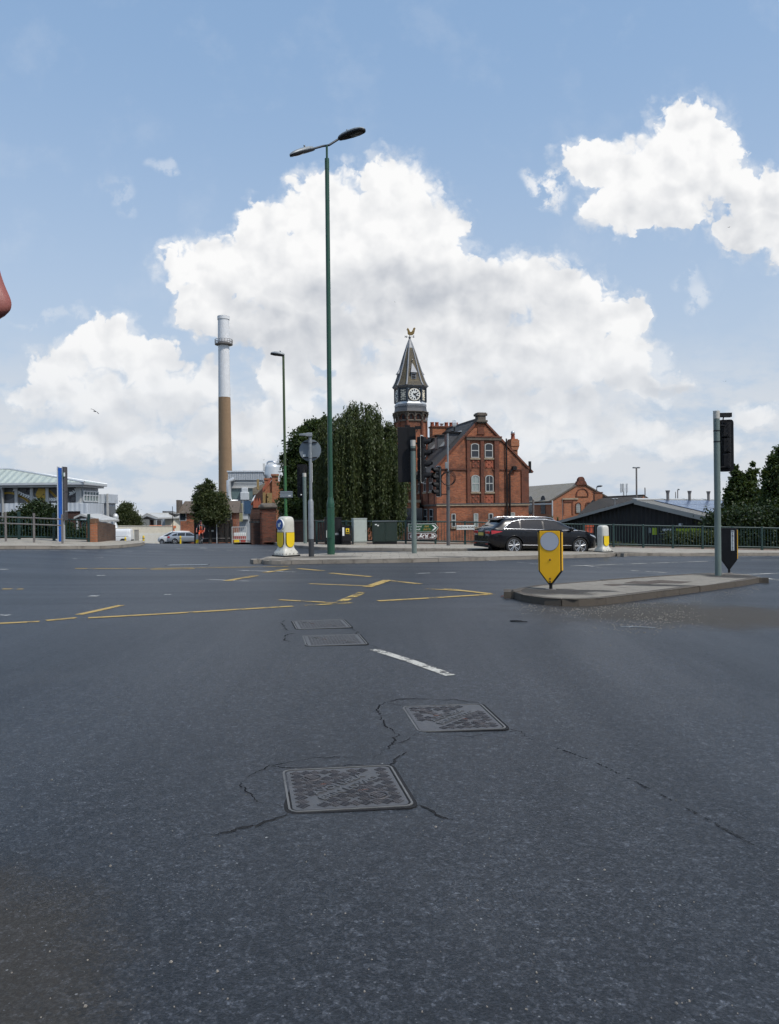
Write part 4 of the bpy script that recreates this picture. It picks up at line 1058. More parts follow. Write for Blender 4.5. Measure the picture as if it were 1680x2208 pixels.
# camera mast with a side-facing signal head, on the far pavement
b = at(967, 1178.5, 33.2); k = b.y / F
t = thing('camera_mast', 'slender grey mast with camera and four-lamp signal by the railings', 'mast', b)
q = lambda px, py, dy=0: at(px, py, b.y + dy) - b
MB().tube([(0, 0, 0), q(966, 1018)], 3.9 * k, 14).build('lower_pole', plain('dull_brown_grey_paint', (.10, .095, .095), .55), t)
MB().tube([q(966, 1018), q(965.5, 935)], 1.9 * k, 10).build('pole', m_galv, t)
MB().tube([q(965.5, 937), q(967, 932.5), q(972, 930.5), q(979, 930)], 1.3 * k, 8).build('arm', m_black, t)
mb = MB(); mb.cyl(q(980, 929), q(980, 921), 1.8 * k, n=8); mb.build('camera_bracket', m_black, t)
mb = MB(); mb.loft([[q(980, y, 0) + Vector((x * w * k, yy * w * k, 0)) for x, yy in ((-1, -1), (1, -1), (1, 1), (-1, 1))] for y, w in ((921, 2.2), (918, 4.2), (912, 4.6), (906, 3.2))], smooth=False); mb.build('camera', m_tank, t, bevel=.01)
mb = MB(); mb.box(q(959.5, 1000).x, q(965, 1000).x, -.12, .0, q(962, 1011).z, q(962, 997).z); mb.build('junction_box', m_galv, t, bevel=.02)
mb = MB(); c0 = q(965.5, 1033, -.12)
for kk in range(3): mb.torus((c0.x + kk * .015, c0.y - kk * .02, c0.z + kk * .02), (13.6 + kk) * k, .012, 'y', 28, 6)
mb.build('cable_coil', m_black, t)
c = q(947, 1038, -.1)
signal_head(t, (c.x - .02, -.1, c.z), (-.86, -.50, 0), 4, 15.9 * k, 7.2 * k, (8.5 * k, 33.5 * k, 33.5 * k), depth=.14, hood=.24)
mb = MB()
for y in (1012, 1065): mb.box(q(950, y).x, q(966, y).x, -.06, .0, q(957, y + 2).z, q(957, y).z)
mb.build('bracket', m_black, t)

# ---- roadside cabinets
def cabinet(x0, x1, y0, y1, Y, d, rz, mat, name, label, lid=True, door=True, plinth=True):
    b = at((x0 + x1) / 2, y1, Y); k = Y / F; w = (x1 - x0) * k / 2; h = (y1 - y0) * k
    t = thing(name, label, 'cabinet', b, rz)
    MB().box(-w, w, 0, d, .06, h - .03).build('body', mat, t, bevel=.012)
    if plinth: MB().box(-w * .97, w * .97, .02, d - .02, -.05, .06).build('plinth', m_concrete if mat is m_cab_grey else m_black, t)
    if lid: MB().box(-w - .015, w + .015, -.02, d + .02, h - .03, h).build('lid', mat, t, bevel=.01)
    if door:
        MB().box(-w * .94, w * .94, -.009, .0, .10, h - .07).build('door', mat, t, bevel=.005)
        MB().box(w * .78, w * .84, -.02, -.009, h * .48, h * .55).build('handle', m_galv, t)
    return t, w, h
cabinet(762.5, 792, 1117.5, 1172, 34, .45, R(14), m_cab_grey, 'utility_cabinet', 'pale grey-green utility cabinet on the pavement behind the lamp')
t, w, h = cabinet(804, 857, 1124, 1171.5, 34, .55, R(4), m_green_cab, 'utility_cabinet', 'wide dark green utility cabinet beside the pale cabinet', door=False)
mb = MB(); mb.box(-w * .96, -.01, -.012, 0, .09, h - .06); mb.box(.01, w * .96, -.012, 0, .09, h - .06); mb.build('door', m_green_cab, t, bevel=.006)
MB().box(-w * 1.02, w * 1.02, -.03, .57, h - .002, h + .012).build('cover_sheet', m_galv, t)
MB().box(-w * .82, -w * .66, -.016, -.012, h * .83, h * .88).box(-w * .62, -w * .5, -.016, -.012, h * .78, h * .84).build('sticker', m_sign_white, t)
t, w, h = cabinet(702, 737, 1115.5, 1173.5, 34, .5, R(10), m_black_soft, 'utility_cabinet', 'tall black utility cabinet just behind the green lamp base')
MB().box(w * .2, w * .62, -.014, -.009, h * .34, h * .42).build('sticker', m_galv, t); MB().box(-w * .9, -w * .55, -.014, -.009, h * .25, h * .52).build('poster', m_cab_grey, t)
t, w, h = cabinet(738, 757, 1134, 1172.5, 33.6, .4, R(10), m_black_soft, 'utility_cabinet', 'small black cabinet with yellow warning label and white strip')
MB().box(-w * .95, -w * .5, -.014, -.009, h * .45, h * .92).build('number_strip', m_sign_white, t)
MB().box(-w * .15, w * .62, -.014, -.009, h * .56, h * .86).build('warning_label', m_yellow_ref, t)
MB().prism([(-w * .05, h * .70), (w * .5, h * .70), (w * .22, h * .84)], 'y', -.017, -.012).build('warning_triangle', m_black, t)
MB().box(-w * .08, w * .55, -.016, -.012, h * .58, h * .66).build('warning_lettering', m_black, t)

# ------------------------------------------------------------------ gabled brick house
GL = -4.2       # low ground beyond the bridge
c0 = at(942, 1088, 68); c0.z = 0
fr = Fr(c0, R(15))
house = thing('brick_house', 'red brick gabled house with steep slate roof beyond the railings', 'house', (c0.x, c0.y, 0), R(15))
uR = fr.uz(1139.5, 1060)[0]; uA, zA = fr.uz(1037, 905); zE = (fr.uz(1139, 1012)[1] + fr.uz(943, 1010)[1]) / 2
zS = fr.uz(1040, 1088)[1]; D = 10.6; zB = GL
wall = MB().prism([(0, zB), (uR, zB), (uR, zE), (uA, zA - .05), (0, zE)], 'y', 0, D).build('wall', m_brick, house)
# roof slabs, a little beyond the walls
def slab(a, b_, th=.12): 
    (x0, z0), (x1, z1) = a, b_
    n = Vector((-(z1 - z0), x1 - x0)).normalized() * th
    return [(x0, z0), (x1, z1), (x1 + n.x, z1 + n.y), (x0 + n.x, z0 + n.y)]
sl = (zA - zE) / uA; sr_ = (zA - zE) / (uR - uA)
MB().prism(slab((-.42, zE - .42 * sl), (uA, zA + .02)), 'y', .16, D + .2).build('roof', m_slate, house)
MB().prism(slab((uA, zA + .02), (uR + .36, zE - .36 * sr_)), 'y', .16, D + .2).build('roof', m_slate, house)
mb = MB(); 
mb.prism(slab((-.44, zE - .44 * sl + .01), (uA, zA + .03), .17), 'y', -.10, .16); mb.prism(slab((uA, zA + .03), (uR + .38, zE - .38 * sr_ + .01), .17), 'y', -.10, .16)
mb.build('gable_coping', m_brick_mould, house)
MB().prism([(uA - .12, -.02), (uA + .12, -.02), (uA + .12, D + .22), (uA - .12, D + .22)], 'z', zA + .12, zA + .22).build('ridge', m_lead_dark, house)
f = lambda px, py: fr.uz(px, py)
u0, u1 = f(1027, 890)[0], f(1048, 890)[0]; z0 = f(1037, 913)[1]; z1 = f(1037, 890)[1]
mb = MB(); mb.box(u0 + .1, u1 - .1, -.22, .55, z0, z1 - .28); mb.box(u0 - .02, u1 + .02, -.30, .63, z1 - .28, z1 - .08); mb.box(u0 + .06, u1 - .06, -.24, .57, z1 - .08, z1); mb.box(u0 - .05, u1 + .05, -.3, .6, z0 + .1, z0 + .28)
mb.build('apex_finial', m_stone_dark, house, bevel=.02)
# string courses, plinth band, pilasters
mb = MB(); za = f(1040, 1086.5)[1]; mb.box(-.06, uR + .06, -.10, 0, za - .16, za); mb.build('string_course', m_stone, house)
MB().box(-.08, uR + .08, -.14, 0, za, za + .06).build('string_course', m_lead_dark, house)
ze = f(1040, 1012)[1]; mb = MB(); mb.box(.0, f(1017, 1012)[0], -.07, 0, ze - .09, ze + .05); mb.box(f(1062, 1012)[0], uR + .1, -.07, 0, ze - .09, ze + .05); mb.build('eaves_band', m_brick_mould, house)
zt = f(1040, 944)[1]
for x0, x1 in ((1006.5, 1013.5), (1036, 1043.5), (1066, 1076)):
    a, b_ = f(x0, 1050)[0], f(x1, 1050)[0]; MB().box(a, b_, -.14, 0, za + .06, zt).build('pilaster', m_brick_mould, house, bevel=.02)
a, b_ = f(1124, 1050)[0], uR + .02; MB().box(a, b_, -.10, 0, za + .06, ze - .09).build('pilaster', m_brick_mould, house)
a, b_ = f(1005, 943)[0], f(1080, 943)[0]
MB().box(a, b_, -.18, 0, zt - .22, zt + .02).build('lintel_band', m_stone_dark, house); MB().box(a - .04, b_ + .04, -.22, 0, zt + .02, zt + .14).build('gable_cornice', m_brick_mould, house)
mb = MB(); ua_, ub_ = f(1029, 925)[0], f(1044, 925)[0]; z0 = f(1037, 940)[1]; z1 = f(1037, 921)[1]
mb.prism([(ua_, z0 + .15), (ub_, z0 + .15), (ub_ - .05, z1), (ua_ + .05, z1)], 'y', -.06, 0); mb.prism([(ua_ - .05, z0 + .15), ((ua_ + ub_) / 2, z1 + .1), (ub_ + .05, z0 + .15)], 'y', -.10, -.06); mb.build('gable_panel', m_brick_mould, house)
def arched(w, h, rise, n=8):
    pts = [(-w, 0), (w, 0), (w, h - rise)] + [(w * math.cos(math.pi * j / n), h - rise + rise * math.sin(math.pi * j / n)) for j in range(1, n)] + [(-w, h - rise)]
    return pts
def sash(par, M, w, h, rise, bars, glass=None, frame=None, sill=True, head=None, open_=0):
    """A sash window: recess, pane, frame, sill. M places its local xz plane (sill centre at the origin, outward = -y)."""
    fm = MB(); fm.M = M
    o_ = arched(w, h, rise); i_ = [(x * (1 - .065 / w), .065 + z * (h - .13) / h) for x, z in o_]
    fm.loft([[(x, -.05, z) for x, z in o_], [(x, -.05, z) for x, z in i_]], caps=False, smooth=False)
    fm.loft([[(x, .02, z) for x, z in o_], [(x, -.05, z) for x, z in o_]], caps=False, smooth=False)
    fm.box(-w + .06, w - .06, -.045, -.012, h * .5 - .045, h * .5 + .035)
    for q in range(1, bars): x = -w + 2 * w * q / bars; fm.box(x - .018, x + .018, -.035, -.012, .08, h - .09)
    fo = fm.build('window', frame or m_white_paint, par, uv=False)
    g_ = MB(); g_.M = M; g_.prism(o_, 'y', -.012, -.004); g_.build('pane', glass or m_glass, fo, uv=False)
    rv = MB(); rv.M = M; oo = [(x * 1.16, z * 1.03 - .02) for x, z in o_]
    rv.loft([[(x, -.035, z) for x, z in oo], [(x, -.035, z) for x, z in o_]], caps=False, smooth=False); rv.loft([[(x, 0, z) for x, z in oo], [(x, -.035, z) for x, z in oo]], caps=False, smooth=False)
    rv.build('surround', head or m_brick_mould, fo, uv=False)
    if sill: s_ = MB(); s_.M = M; s_.box(-w * 1.25, w * 1.25, -.12, 0, -.17, -.03); s_.build('sill', m_stone, fo)
    return fo
def win(x0, y0, x1, y1, rise, bars, **kw):
    a, b_, zb, zt_ = fr.box(x0, y0, x1, y1); return sash(house, Matrix.Translation(((a + b_) / 2, 0, zb)), (b_ - a) / 2, zt_ - zb, rise, bars, **kw)
win(1015.6, 956, 1032.6, 986.8, .16, 1); win(1045.3, 956, 1062.3, 986.8, .16, 1)
win(1016.5, 1024.5, 1033.8, 1060, .2, 2, glass=m_glass_curtain); win(1046.6, 1024.5, 1063.7, 1060, .2, 2)
win(973.5, 1107.5, 982.5, 1136, .03, 1, head=m_stone_dark); win(1021.5, 1107, 1031, 1136, .03, 1, glass=m_glass_curtain, head=m_stone_dark); win(1053.5, 1107, 1063, 1136, .03, 1, head=m_stone_dark); win(1100.5, 1105, 1110, 1119, .03, 1, glass=m_glass_curtain, head=m_stone)
for x in (1025, 1054.5):      # moulded panels with rosettes between the windows
    for y0, y1 in ((992, 1009), (1068, 1086)):
        a, b_, zb, zt_ = fr.box(x - 8, y0, x + 9, y1)
        p_ = MB().box(a, b_, -.03, 0, zb, zt_).build('moulded_panel', m_brick_mould if x < 1040 else m_terra, house)
        mb = MB()
        for i in range(3):
            for j in range(3):
                if (i + j) % 2 == 0:
                    cx, cz = a + (b_ - a) * (i + .5) / 3, zb + (zt_ - zb) * (j + .5) / 3; mb.lathe([(.07, 0), (.05, .04), (.02, .05)], 6) if False else mb.cyl((cx, -.08, cz), (cx, -.03, cz), .06, .085, 6, False)
        mb.build('rosettes', m_terra, p_)
# drainpipes
mb = MB(); a = f(1091.5, 1050)[0]; mb.tube([(a, -.16, f(1091, 946)[1]), (a, -.16, GL + 3)], .07, 8); mb.build('drainpipe', m_black, house)
mb = MB(); a2 = f(1098, 1050)[0]; a3 = f(1107, 1010)[0]; z_ = f(1098, 1018)[1]
mb.tube([(a3, -.16, f(1107, 1008)[1]), (a3, -.18, f(1107, 1011)[1]), (a2, -.18, z_), (a2, -.16, z_ - .4), (a2, -.16, GL + 3)], .075, 8); mb.box(a3 - .16, a3 + .2, -.3, -.04, f(1107, 1011)[1] - .1, f(1107, 1008)[1] + .1); mb.build('drainpipe', m_black, house)
a = f(1143, 1010)[0]; MB().box(a - .1, a + .08, -.1, .12, zE - .35, zE + .7).build('gutter_end', m_black, house)
mb = MB(); mb.tube([(-.46, -.1, zE - .40 * sl + .02), (-.46, D, zE - .40 * sl + .02)], .09, 8); mb.build('gutter', m_black, house)
# pale glazed strip with three dormers on the left slope
def on_left(u, v, off=0):     # point on the left slope
    n = Vector((-sl, 0, 1)).normalized(); return Vector((u, v, zE + u * sl)) + n * (.12 + off)
ua, ub = uA * .50, uA * .80
MB().loft([[on_left(ua, 2.3, .01), on_left(ub, 2.3, .01), on_left(ub, 2.3, .10), on_left(ua, 2.3, .10)], [on_left(ua, D - .6, .01), on_left(ub, D - .6, .01), on_left(ub, D - .6, .10), on_left(ua, D - .6, .10)]], smooth=False).build('skylight_strip', plain('pale_roof_sheet', (.33, .345, .34), .6, var=.2, vs=2), house)
for v in (2.6, 5.4, 8.2):
    p0 = on_left(ua + .05, v); dw = MB(); zt_ = p0.z + 1.05; x0 = p0.x - .25
    dw.box(x0, x0 + 1.1, v - .42, v + .42, p0.z - .3, zt_); d_ = dw.build('dormer', m_lead_dark, house)
    MB().box(x0 - .16, x0 + 1.3, v - .58, v + .58, zt_, zt_ + .12).build('dormer_roof', m_black, d_); MB().box(x0 - .02, x0, v - .32, v + .32, p0.z - .1, zt_ - .1).build('pane', plain('dusty_glass', (.12, .125, .13), .3, var=.2), d_)
# right chimney
a, b_ = fr.uz(1097.5, 960, 4)[0], fr.uz(1115, 960, 4)[0]; z1 = fr.uz(1106, 947, 4)[1]
mb = MB(); w_ = b_ - a; mb.box(a + .12, b_ - .12, 3.6, 4.4, zE, z1 - .7); mb.box(a, b_, 3.45, 4.55, z1 - .7, z1 - .12); mb.box(a + .08, b_ - .08, 3.55, 4.5, z1 - .12, z1); mb.prism([(a + .12, z1 - 1.05), (b_ - .12, z1 - 1.05), (b_, z1 - .7), (a, z1 - .7)], 'y', 3.5, 4.5)
ch = mb.build('chimney', m_brick_lit, house); MB().lathe([(.2, 0), (.17, .4), (.21, .44), (.2, .5)], 12).build('chimney_pot', m_terra, ch, loc=((a + b_) / 2, 4, z1)); MB().sphere(((a + b_) / 2, 4, z1 + .62), .2, 12, 8).build('cowl', m_tank, ch)
# back chimney stack with a row of pots
a, za_ = fr.uz(928, 944, D - 1.2); b_, _ = fr.uz(990, 944, D - 1.2); z1 = fr.uz(960, 920, D - 1.2)[1]
ch = MB().box(a + .08, b_ - .08, D - 1.7, D - .7, zE, z1 - .14).build('chimney', m_brick_lit, house); MB().box(a, b_, D - 1.8, D - .6, z1 - .14, z1).build('cap', m_brick_mould, ch)
for i, q in enumerate((.07, .23, .40, .56, .73, .9)):
    x = a + (b_ - a) * q; r_ = .19
    MB().lathe([(r_ * 1.15, 0), (r_ * .92, .32), (r_ * 1.1, .36), (r_ * 1.1, .42), (r_ * .8, .42)] if i != 2 else [(r_ * .9, 0), (r_ * .7, .2), (r_ * 1.2, .24), (r_ * 1.2, .3)], 12).build('chimney_pot', m_terra if i != 2 else m_tank, ch, loc=(x, D - 1.2, z1))
# shaded side wall: band, windows
ML = lambda v, z: Matrix.Translation((0, v, z)) @ Matrix.Rotation(R(-90), 4, 'Z')
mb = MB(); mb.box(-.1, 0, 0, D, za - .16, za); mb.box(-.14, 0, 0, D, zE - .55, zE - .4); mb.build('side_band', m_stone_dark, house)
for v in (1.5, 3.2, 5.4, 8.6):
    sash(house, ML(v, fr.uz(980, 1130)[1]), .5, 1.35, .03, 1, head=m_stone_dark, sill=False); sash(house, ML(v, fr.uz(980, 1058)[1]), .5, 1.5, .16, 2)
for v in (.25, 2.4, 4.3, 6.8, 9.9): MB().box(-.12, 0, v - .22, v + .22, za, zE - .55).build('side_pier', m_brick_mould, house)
mb = MB(); mb.tube([(-.16, 4.35, zE - .6), (-.16, 4.35, GL + 2)], .07, 8); mb.build('drainpipe', m_black, house)

# ------------------------------------------------------------------ clock tower
TY = 74.5; tk = TY / F; tc_ = at(886.4, 1000, TY); tc_.z = 0
tower = thing('clock_tower', 'brick clock tower with slate spire and gilt weathercock', 'tower', tc_, R(15))
TZ = lambda zy: at(886, (1200 + zy / 3.68) / 1.8, TY).z
tm = tk / 3.68 / 1.8      # metres per unit of the tower's measured drawing
def ring(a, z, b=None):
    b = a * .53 if b is None else b
    return [(x, y, z) for x, y in ((-b, -a), (b, -a), (a, -b), (a, b), (b, a), (-b, a), (-a, b), (-a, -b))]
A0 = 203 * tm
MB().loft([ring(A0 * .985, GL), ring(A0 * .985, TZ(1610))], smooth=False).build('shaft', m_brick, tower)
mb = MB()
for sx, sy in ((-1, -1), (1, -1), (1, 1), (-1, 1)):
    for px_, py_ in ((A0 * .53 * sx, A0 * sy), (A0 * sx, A0 * .53 * sy)): MB().cyl((px_ * .99, py_ * .99, GL), (px_ * .99, py_ * .99, TZ(1610)), .13, n=8).build('corner_shaft', m_brick_mould, tower)
MB().loft([ring(A0 * 1.04, TZ(1622)), ring(A0 * 1.06, TZ(1606)), ring(A0 * 1.0, TZ(1596))], smooth=False).build('arcade_base', m_stone_dark, tower)
arc = MB().loft([ring(A0 * .96, TZ(1610)), ring(A0 * .98, TZ(1500))], smooth=False).build('arcade_wall', m_brick_mould, tower)
mb = MB(); mc = MB(); zb_, zt_ = TZ(1600), TZ(1498); hh = zt_ - zb_
rg = ring(A0, 0)
for i in range(8):
    p, q = Vector(rg[i]), Vector(rg[(i + 1) % 8]); e = q - p; L = e.length; e.normalize(); nn = Vector((e.y, -e.x, 0)); n_ = 2 if L > A0 * .9 else 1
    Mx = Matrix(((e.x, -nn.x, 0, p.x), (e.y, -nn.y, 0, p.y), (0, 0, 1, zb_), (0, 0, 0, 1)))
    for j in range(n_):
        mb.M = Mx; mc.M = Mx; c_ = L * (j + .5) / n_; w_ = L / n_ / 2
        for kk in range(10):
            a_, b_ = math.pi * kk / 10, math.pi * (kk + 1) / 10; r0, r1 = w_ * .62, w_ * .92
            mb.prism([(c_ + r0 * math.cos(a_), hh * .48 + r0 * math.sin(a_)), (c_ + r1 * math.cos(a_), hh * .48 + r1 * math.sin(a_)), (c_ + r1 * math.cos(b_), hh * .48 + r1 * math.sin(b_)), (c_ + r0 * math.cos(b_), hh * .48 + r0 * math.sin(b_))], 'y', -.10, .06)
        mc.prism([(c_ - w_ * .3, hh * .1), (c_ + w_ * .3, hh * .1), (c_ + w_ * .3, hh * .5), (c_, hh * .8), (c_ - w_ * .3, hh * .5)], 'y', .015, .06)
    for j in range(n_ + 1): c_ = L * j / n_; mb.cyl((c_, -.06, 0), (c_, -.06, hh * .5), .07, n=8); mb.box(c_ - .1, c_ + .1, -.16, .05, hh * .46, hh * .54); mb.cyl((c_, -.1, hh * .54), (c_, -.14, hh), .06, .12, 6)
mb.build('arches', m_stone_dark, arc); mc.build('niches', m_black, arc)
MB().loft([ring(A0 * 1.03, TZ(1505)), ring(A0 * 1.16, TZ(1488)), ring(A0 * 1.16, TZ(1480))], smooth=False).build('cornice', m_stone_dark, tower)
MB().loft([ring(236 / 1.1 * tm * 1.0, TZ(1482)), ring(226 / 1.1 * tm, TZ(1440)), ring(220 / 1.1 * tm, TZ(1380))], smooth=False).build('slate_skirt', m_lead_dark, tower)
sc_ = MB(); rg = ring(221 / 1.1 * tm, 0)
for i in range(8):
    p, q = Vector(rg[i]), Vector(rg[(i + 1) % 8]); n_ = 9 if (q - p).length > A0 * .9 else 5
    for j in range(n_):
        c_ = p.lerp(q, (j + .5) / n_); e = (q - p).normalized(); nn = Vector((e.y, -e.x, 0)); Mx = Matrix(((e.x, -nn.x, 0, c_.x + nn.x * .02), (e.y, -nn.y, 0, c_.y + nn.y * .02), (0, 0, 1, TZ(1392)), (0, 0, 0, 1)))
        sc_.M = Mx; w_ = (q - p).length / n_ / 2; sc_.prism([(-w_, .14), (-w_, 0), (-w_ * .5, -.09), (0, -.12), (w_ * .5, -.09), (w_, 0), (w_, .14)], 'y', -.02, .02)
sc_.build('scalloped_edge', m_lead, tower)
MB().loft([ring(216 / 1.1 * tm, TZ(1384)), ring(222 / 1.1 * tm, TZ(1372)), ring(212 / 1.1 * tm, TZ(1340))], smooth=False).build('white_ledge', m_tank, tower)
st = MB().loft([ring(A0 * .95, TZ(1342)), ring(A0 * .95, TZ(1138))], smooth=False).build('clock_stage', m_navy, tower)
rg = ring(A0 * .975, 0)
for p in rg: MB().cyl((p[0], p[1], TZ(1342)), (p[0], p[1], TZ(1138)), .10, n=8).build('stage_post', m_navy, tower)
rg = ring(A0 * .95, 0); zc = TZ(1245); rD = 78 * tm * 1.02
for i in range(8):
    p, q = Vector(rg[i]), Vector(rg[(i + 1) % 8]); c_ = (p + q) / 2; e = (q - p).normalized(); nn = Vector((e.y, -e.x, 0)); L = (q - p).length
    Mx = Matrix(((e.x, -nn.x, 0, c_.x), (e.y, -nn.y, 0, c_.y), (0, 0, 1, zc), (0, 0, 0, 1)))
    if L > A0 * .9:
        mb = MB(); mb.M = Mx; mb.cyl((0, -.06, 0), (0, .02, 0), rD * 1.1, n=40, smooth=False); ck = mb.build('clock', m_cream, tower, uv=False)
        mb = MB(); mb.M = Mx; mb.cyl((0, -.075, 0), (0, -.05, 0), rD, n=40, smooth=False); dial = mb.build('dial', m_sign_white, ck, uv=False)
        mb = MB(); mb.M = Mx
        for kk in range(12):
            a_ = kk * math.pi / 6; mb.M = Mx @ Matrix.Rotation(a_, 4, 'Y'); mb.box(-.055, .055, -.085, -.07, rD * .62, rD * .90)
        mb.build('numerals', m_black, ck, uv=False)
        mb = MB(); mb.M = Mx @ Matrix.Rotation(R(66), 4, 'Y'); mb.prism([(-.05, -.1), (.05, -.1), (.07, rD * .4), (0, rD * .62), (-.07, rD * .4)], 'y', -.10, -.088); mb.build('hour_hand', m_black, ck, uv=False)
        mb = MB(); mb.M = Mx @ Matrix.Rotation(R(134), 4, 'Y'); mb.prism([(-.045, -.15), (.045, -.15), (.05, rD * .6), (0, rD * .86), (-.05, rD * .6)], 'y', -.115, -.104); mb.build('minute_hand', m_black, ck, uv=False)
        mb = MB(); mb.M = Mx
        for sx in (-1, 1):
            for sz in (-1, 1): mb.prism([(sx * L * .42, sz * rD * 1.1), (sx * L * .33, sz * rD * 1.1), (sx * L * .42, sz * rD * .86)], 'y', -.02, 0)
        mb.build('corner_piercings', m_sign_white, tower, uv=False)
    else:
        mb = MB(); mb.M = Mx; hz = rD * 1.02
        for sx, sz, r_ in ((0, 0, .20), (-.24, .38, .085), (.24, .38, .085), (-.24, -.38, .085), (.24, -.38, .085), (0, .72, .10), (0, -.72, .10), (-.24, .8, .06), (.24, .8, .06), (-.24, -.8, .06), (.24, -.8, .06)):
            mb.prism([(sx * L * .95 + r_ * math.cos(q_) * (1 + .28 * math.cos(4 * q_)), sz * hz + r_ * math.sin(q_) * (1 + .28 * math.cos(4 * q_))) for q_ in [2 * math.pi * kk / 16 for kk in range(16)]], 'y', -.02, 0)
        mb.build('tracery', m_cream, tower, uv=False)
MB().loft([ring(A0 * .96, TZ(1150)), ring(A0 * 1.10, TZ(1128)), ring(A0 * 1.13, TZ(1116)), ring(A0 * 1.0, TZ(1108))], smooth=False).build('eaves_cornice', m_lead, tower)
prof = [(250, 1118), (232, 1090), (206, 1040), (178, 960), (128, 800), (88, 660), (40, 510), (10, 425)]
sp_ = MB().loft([ring(w / 1.1 * tm, TZ(z)) for w, z in prof], smooth=False).build('spire', m_slate_moss, tower)
mb = MB()
for i in range(8): mb.tube([Vector(ring(w / 1.1 * tm * 1.005, TZ(z))[i]) for w, z in prof], [.085] * 5 + [.07, .05, .03], 6)
mb.build('lead_hips', m_lead, sp_)
MB().loft([ring(60 / 1.1 * tm, TZ(560)), ring(36 / 1.1 * tm, TZ(490)), ring(10 / 1.1 * tm, TZ(418))], smooth=False).build('lead_cap', m_lead, sp_)
for kf in range(4):      # lucarnes
    a_ = R(90) * kf; Mx = Matrix.Rotation(a_, 4, 'Z'); w_ = 36 * tm; y0 = -202 / 1.1 * tm; y1 = -150 / 1.1 * tm
    mb = MB(); mb.M = Mx; mb.box(-w_, w_, y0, y1 + .5, TZ(1040), TZ(940)); lu = mb.build('lucarne', m_lead, sp_)
    mb = MB(); mb.M = Mx; mb.box(-w_ * .66, w_ * .66, y0 - .02, y0, TZ(1030), TZ(948)); mb.build('louvre', m_black, lu)
    mb = MB(); mb.M = Mx
    for kk in range(4): mb.box(-w_ * .66, w_ * .66, y0 - .05, y0 - .02, TZ(1022) + kk * .22, TZ(1022) + kk * .22 + .05)
    mb.build('louvre_slats', m_lead, lu)
    mb = MB(); mb.M = Mx; ap = (0, -112 / 1.1 * tm, TZ(775))
    mb.add([(-w_ * 1.3, y0 - .12, TZ(935)), (w_ * 1.3, y0 - .12, TZ(935)), (w_ * 1.3, y1 + .3, TZ(935)), (-w_ * 1.3, y1 + .3, TZ(935)), ap], [(0, 1, 4), (1, 2, 4), (2, 3, 4), (3, 0, 4), (3, 2, 1, 0)])
    mb.tube([ap, (0, ap[1] - .05, ap[2] + .18), (0, ap[1] - .16, ap[2] + .24)], .045, 6); mb.build('lucarne_roof', m_lead, lu)
# weathercock
m_gilt = plain('gilt_copper', (.26, .17, .06), .45, .5, var=.3, vs=6)
vane = MB().cyl((0, 0, TZ(425)), (0, 0, TZ(370)), .05, .03, 8); vane.sphere((0, 0, TZ(408)), .12, 10, 8); vo = vane.build('weathervane_rod', m_lead_dark, tower)
Mx = Matrix.Rotation(R(-15), 4, 'Z'); mb = MB(); mb.M = Mx
ck = [(-30, 5), (-20, -12), (10, -20), (40, -18), (62, 0), (72, 30), (75, 55), (82, 70), (84, 82), (70, 90), (52, 80), (45, 62), (52, 48), (40, 55), (30, 30), (10, 28), (0, 45), (-8, 60), (-14, 75), (-26, 84), (-36, 80), (-34, 68), (-46, 60), (-34, 52), (-30, 30)]
mb.prism([(x * tm, TZ(352) + z * tm) for x, z in ck], 'y', -.06, .06); mb.build('weathercock', m_gilt, vo, bevel=.02)
mb = MB(); mb.M = Mx; mb.box(-40 * tm, 45 * tm, -.02, .02, TZ(398), TZ(394)); mb.box(-.02, .02, -.45, .45, TZ(398), TZ(394)); mb.build('compass_arms', m_lead_dark, vo)
for ch, x in (('N', -54), ('S', 56)):
    text_obj('compass_letter', ch, 44 * tm, m_lead_dark, vo, Mx @ Vector((x * tm, 0, TZ(394))), (R(90), 0, R(-15)), depth=.02, bold=.01)

# ------------------------------------------------------------------ second brick building with round-arched windows
c0 = at(1192, 1100, 96); c0.z = 0; f2 = Fr(c0, R(16))
b2 = thing('brick_warehouse', 'orange brick gabled building with arched recesses and grey tiled roof', 'building', c0, R(16))
uR2 = f2.uz(1318, 1100)[0]; uA2, zA2 = f2.uz(1253, 1042); zE2 = f2.uz(1192, 1079)[1]; zE2r = zE2 + .2
d2 = 15
MB().prism([(0, GL), (uR2, GL), (uR2, zE2), (uA2, zA2), (0, zE2)], 'y', 0, d2).build('wall', m_brick_lit, b2)
s2 = (zA2 - zE2) / uA2; s2r = (zA2 - zE2) / (uR2 - uA2)
MB().prism(slab((-.3, zE2 - .3 * s2), (uA2, zA2 + .02), .1), 'y', .12, d2).build('roof', m_tile_grey, b2); MB().prism(slab((uA2, zA2 + .02), (uR2 + .3, zE2 - .3 * s2r), .1), 'y', .12, d2).build('roof', m_tile_grey, b2)
mb = MB(); mb.prism(slab((-.3, zE2 - .3 * s2 + .02), (uA2, zA2 + .03), .16), 'y', -.14, .12); mb.prism(slab((uA2, zA2 + .03), (uR2 + .3, zE2 - .3 * s2r + .02), .16), 'y', -.14, .12); mb.build('gable_coping', m_stone_dark, b2)
mb = MB(); w_ = .75; mb.prism([(uA2 - w_, zA2 - .2), (uA2 + w_, zA2 - .2), (uA2 + w_ * .75, zA2 + .25)] + [(uA2 + w_ * .6 * math.cos(q), zA2 + .25 + w_ * .75 * math.sin(q)) for q in [math.pi * j / 8 for j in range(9)]] + [(uA2 - w_ * .75, zA2 + .25)], 'y', -.2, .3); mb.build('gable_finial', m_brick_mould, b2)
mb = MB(); g = lambda x, y: f2.uz(x, y)
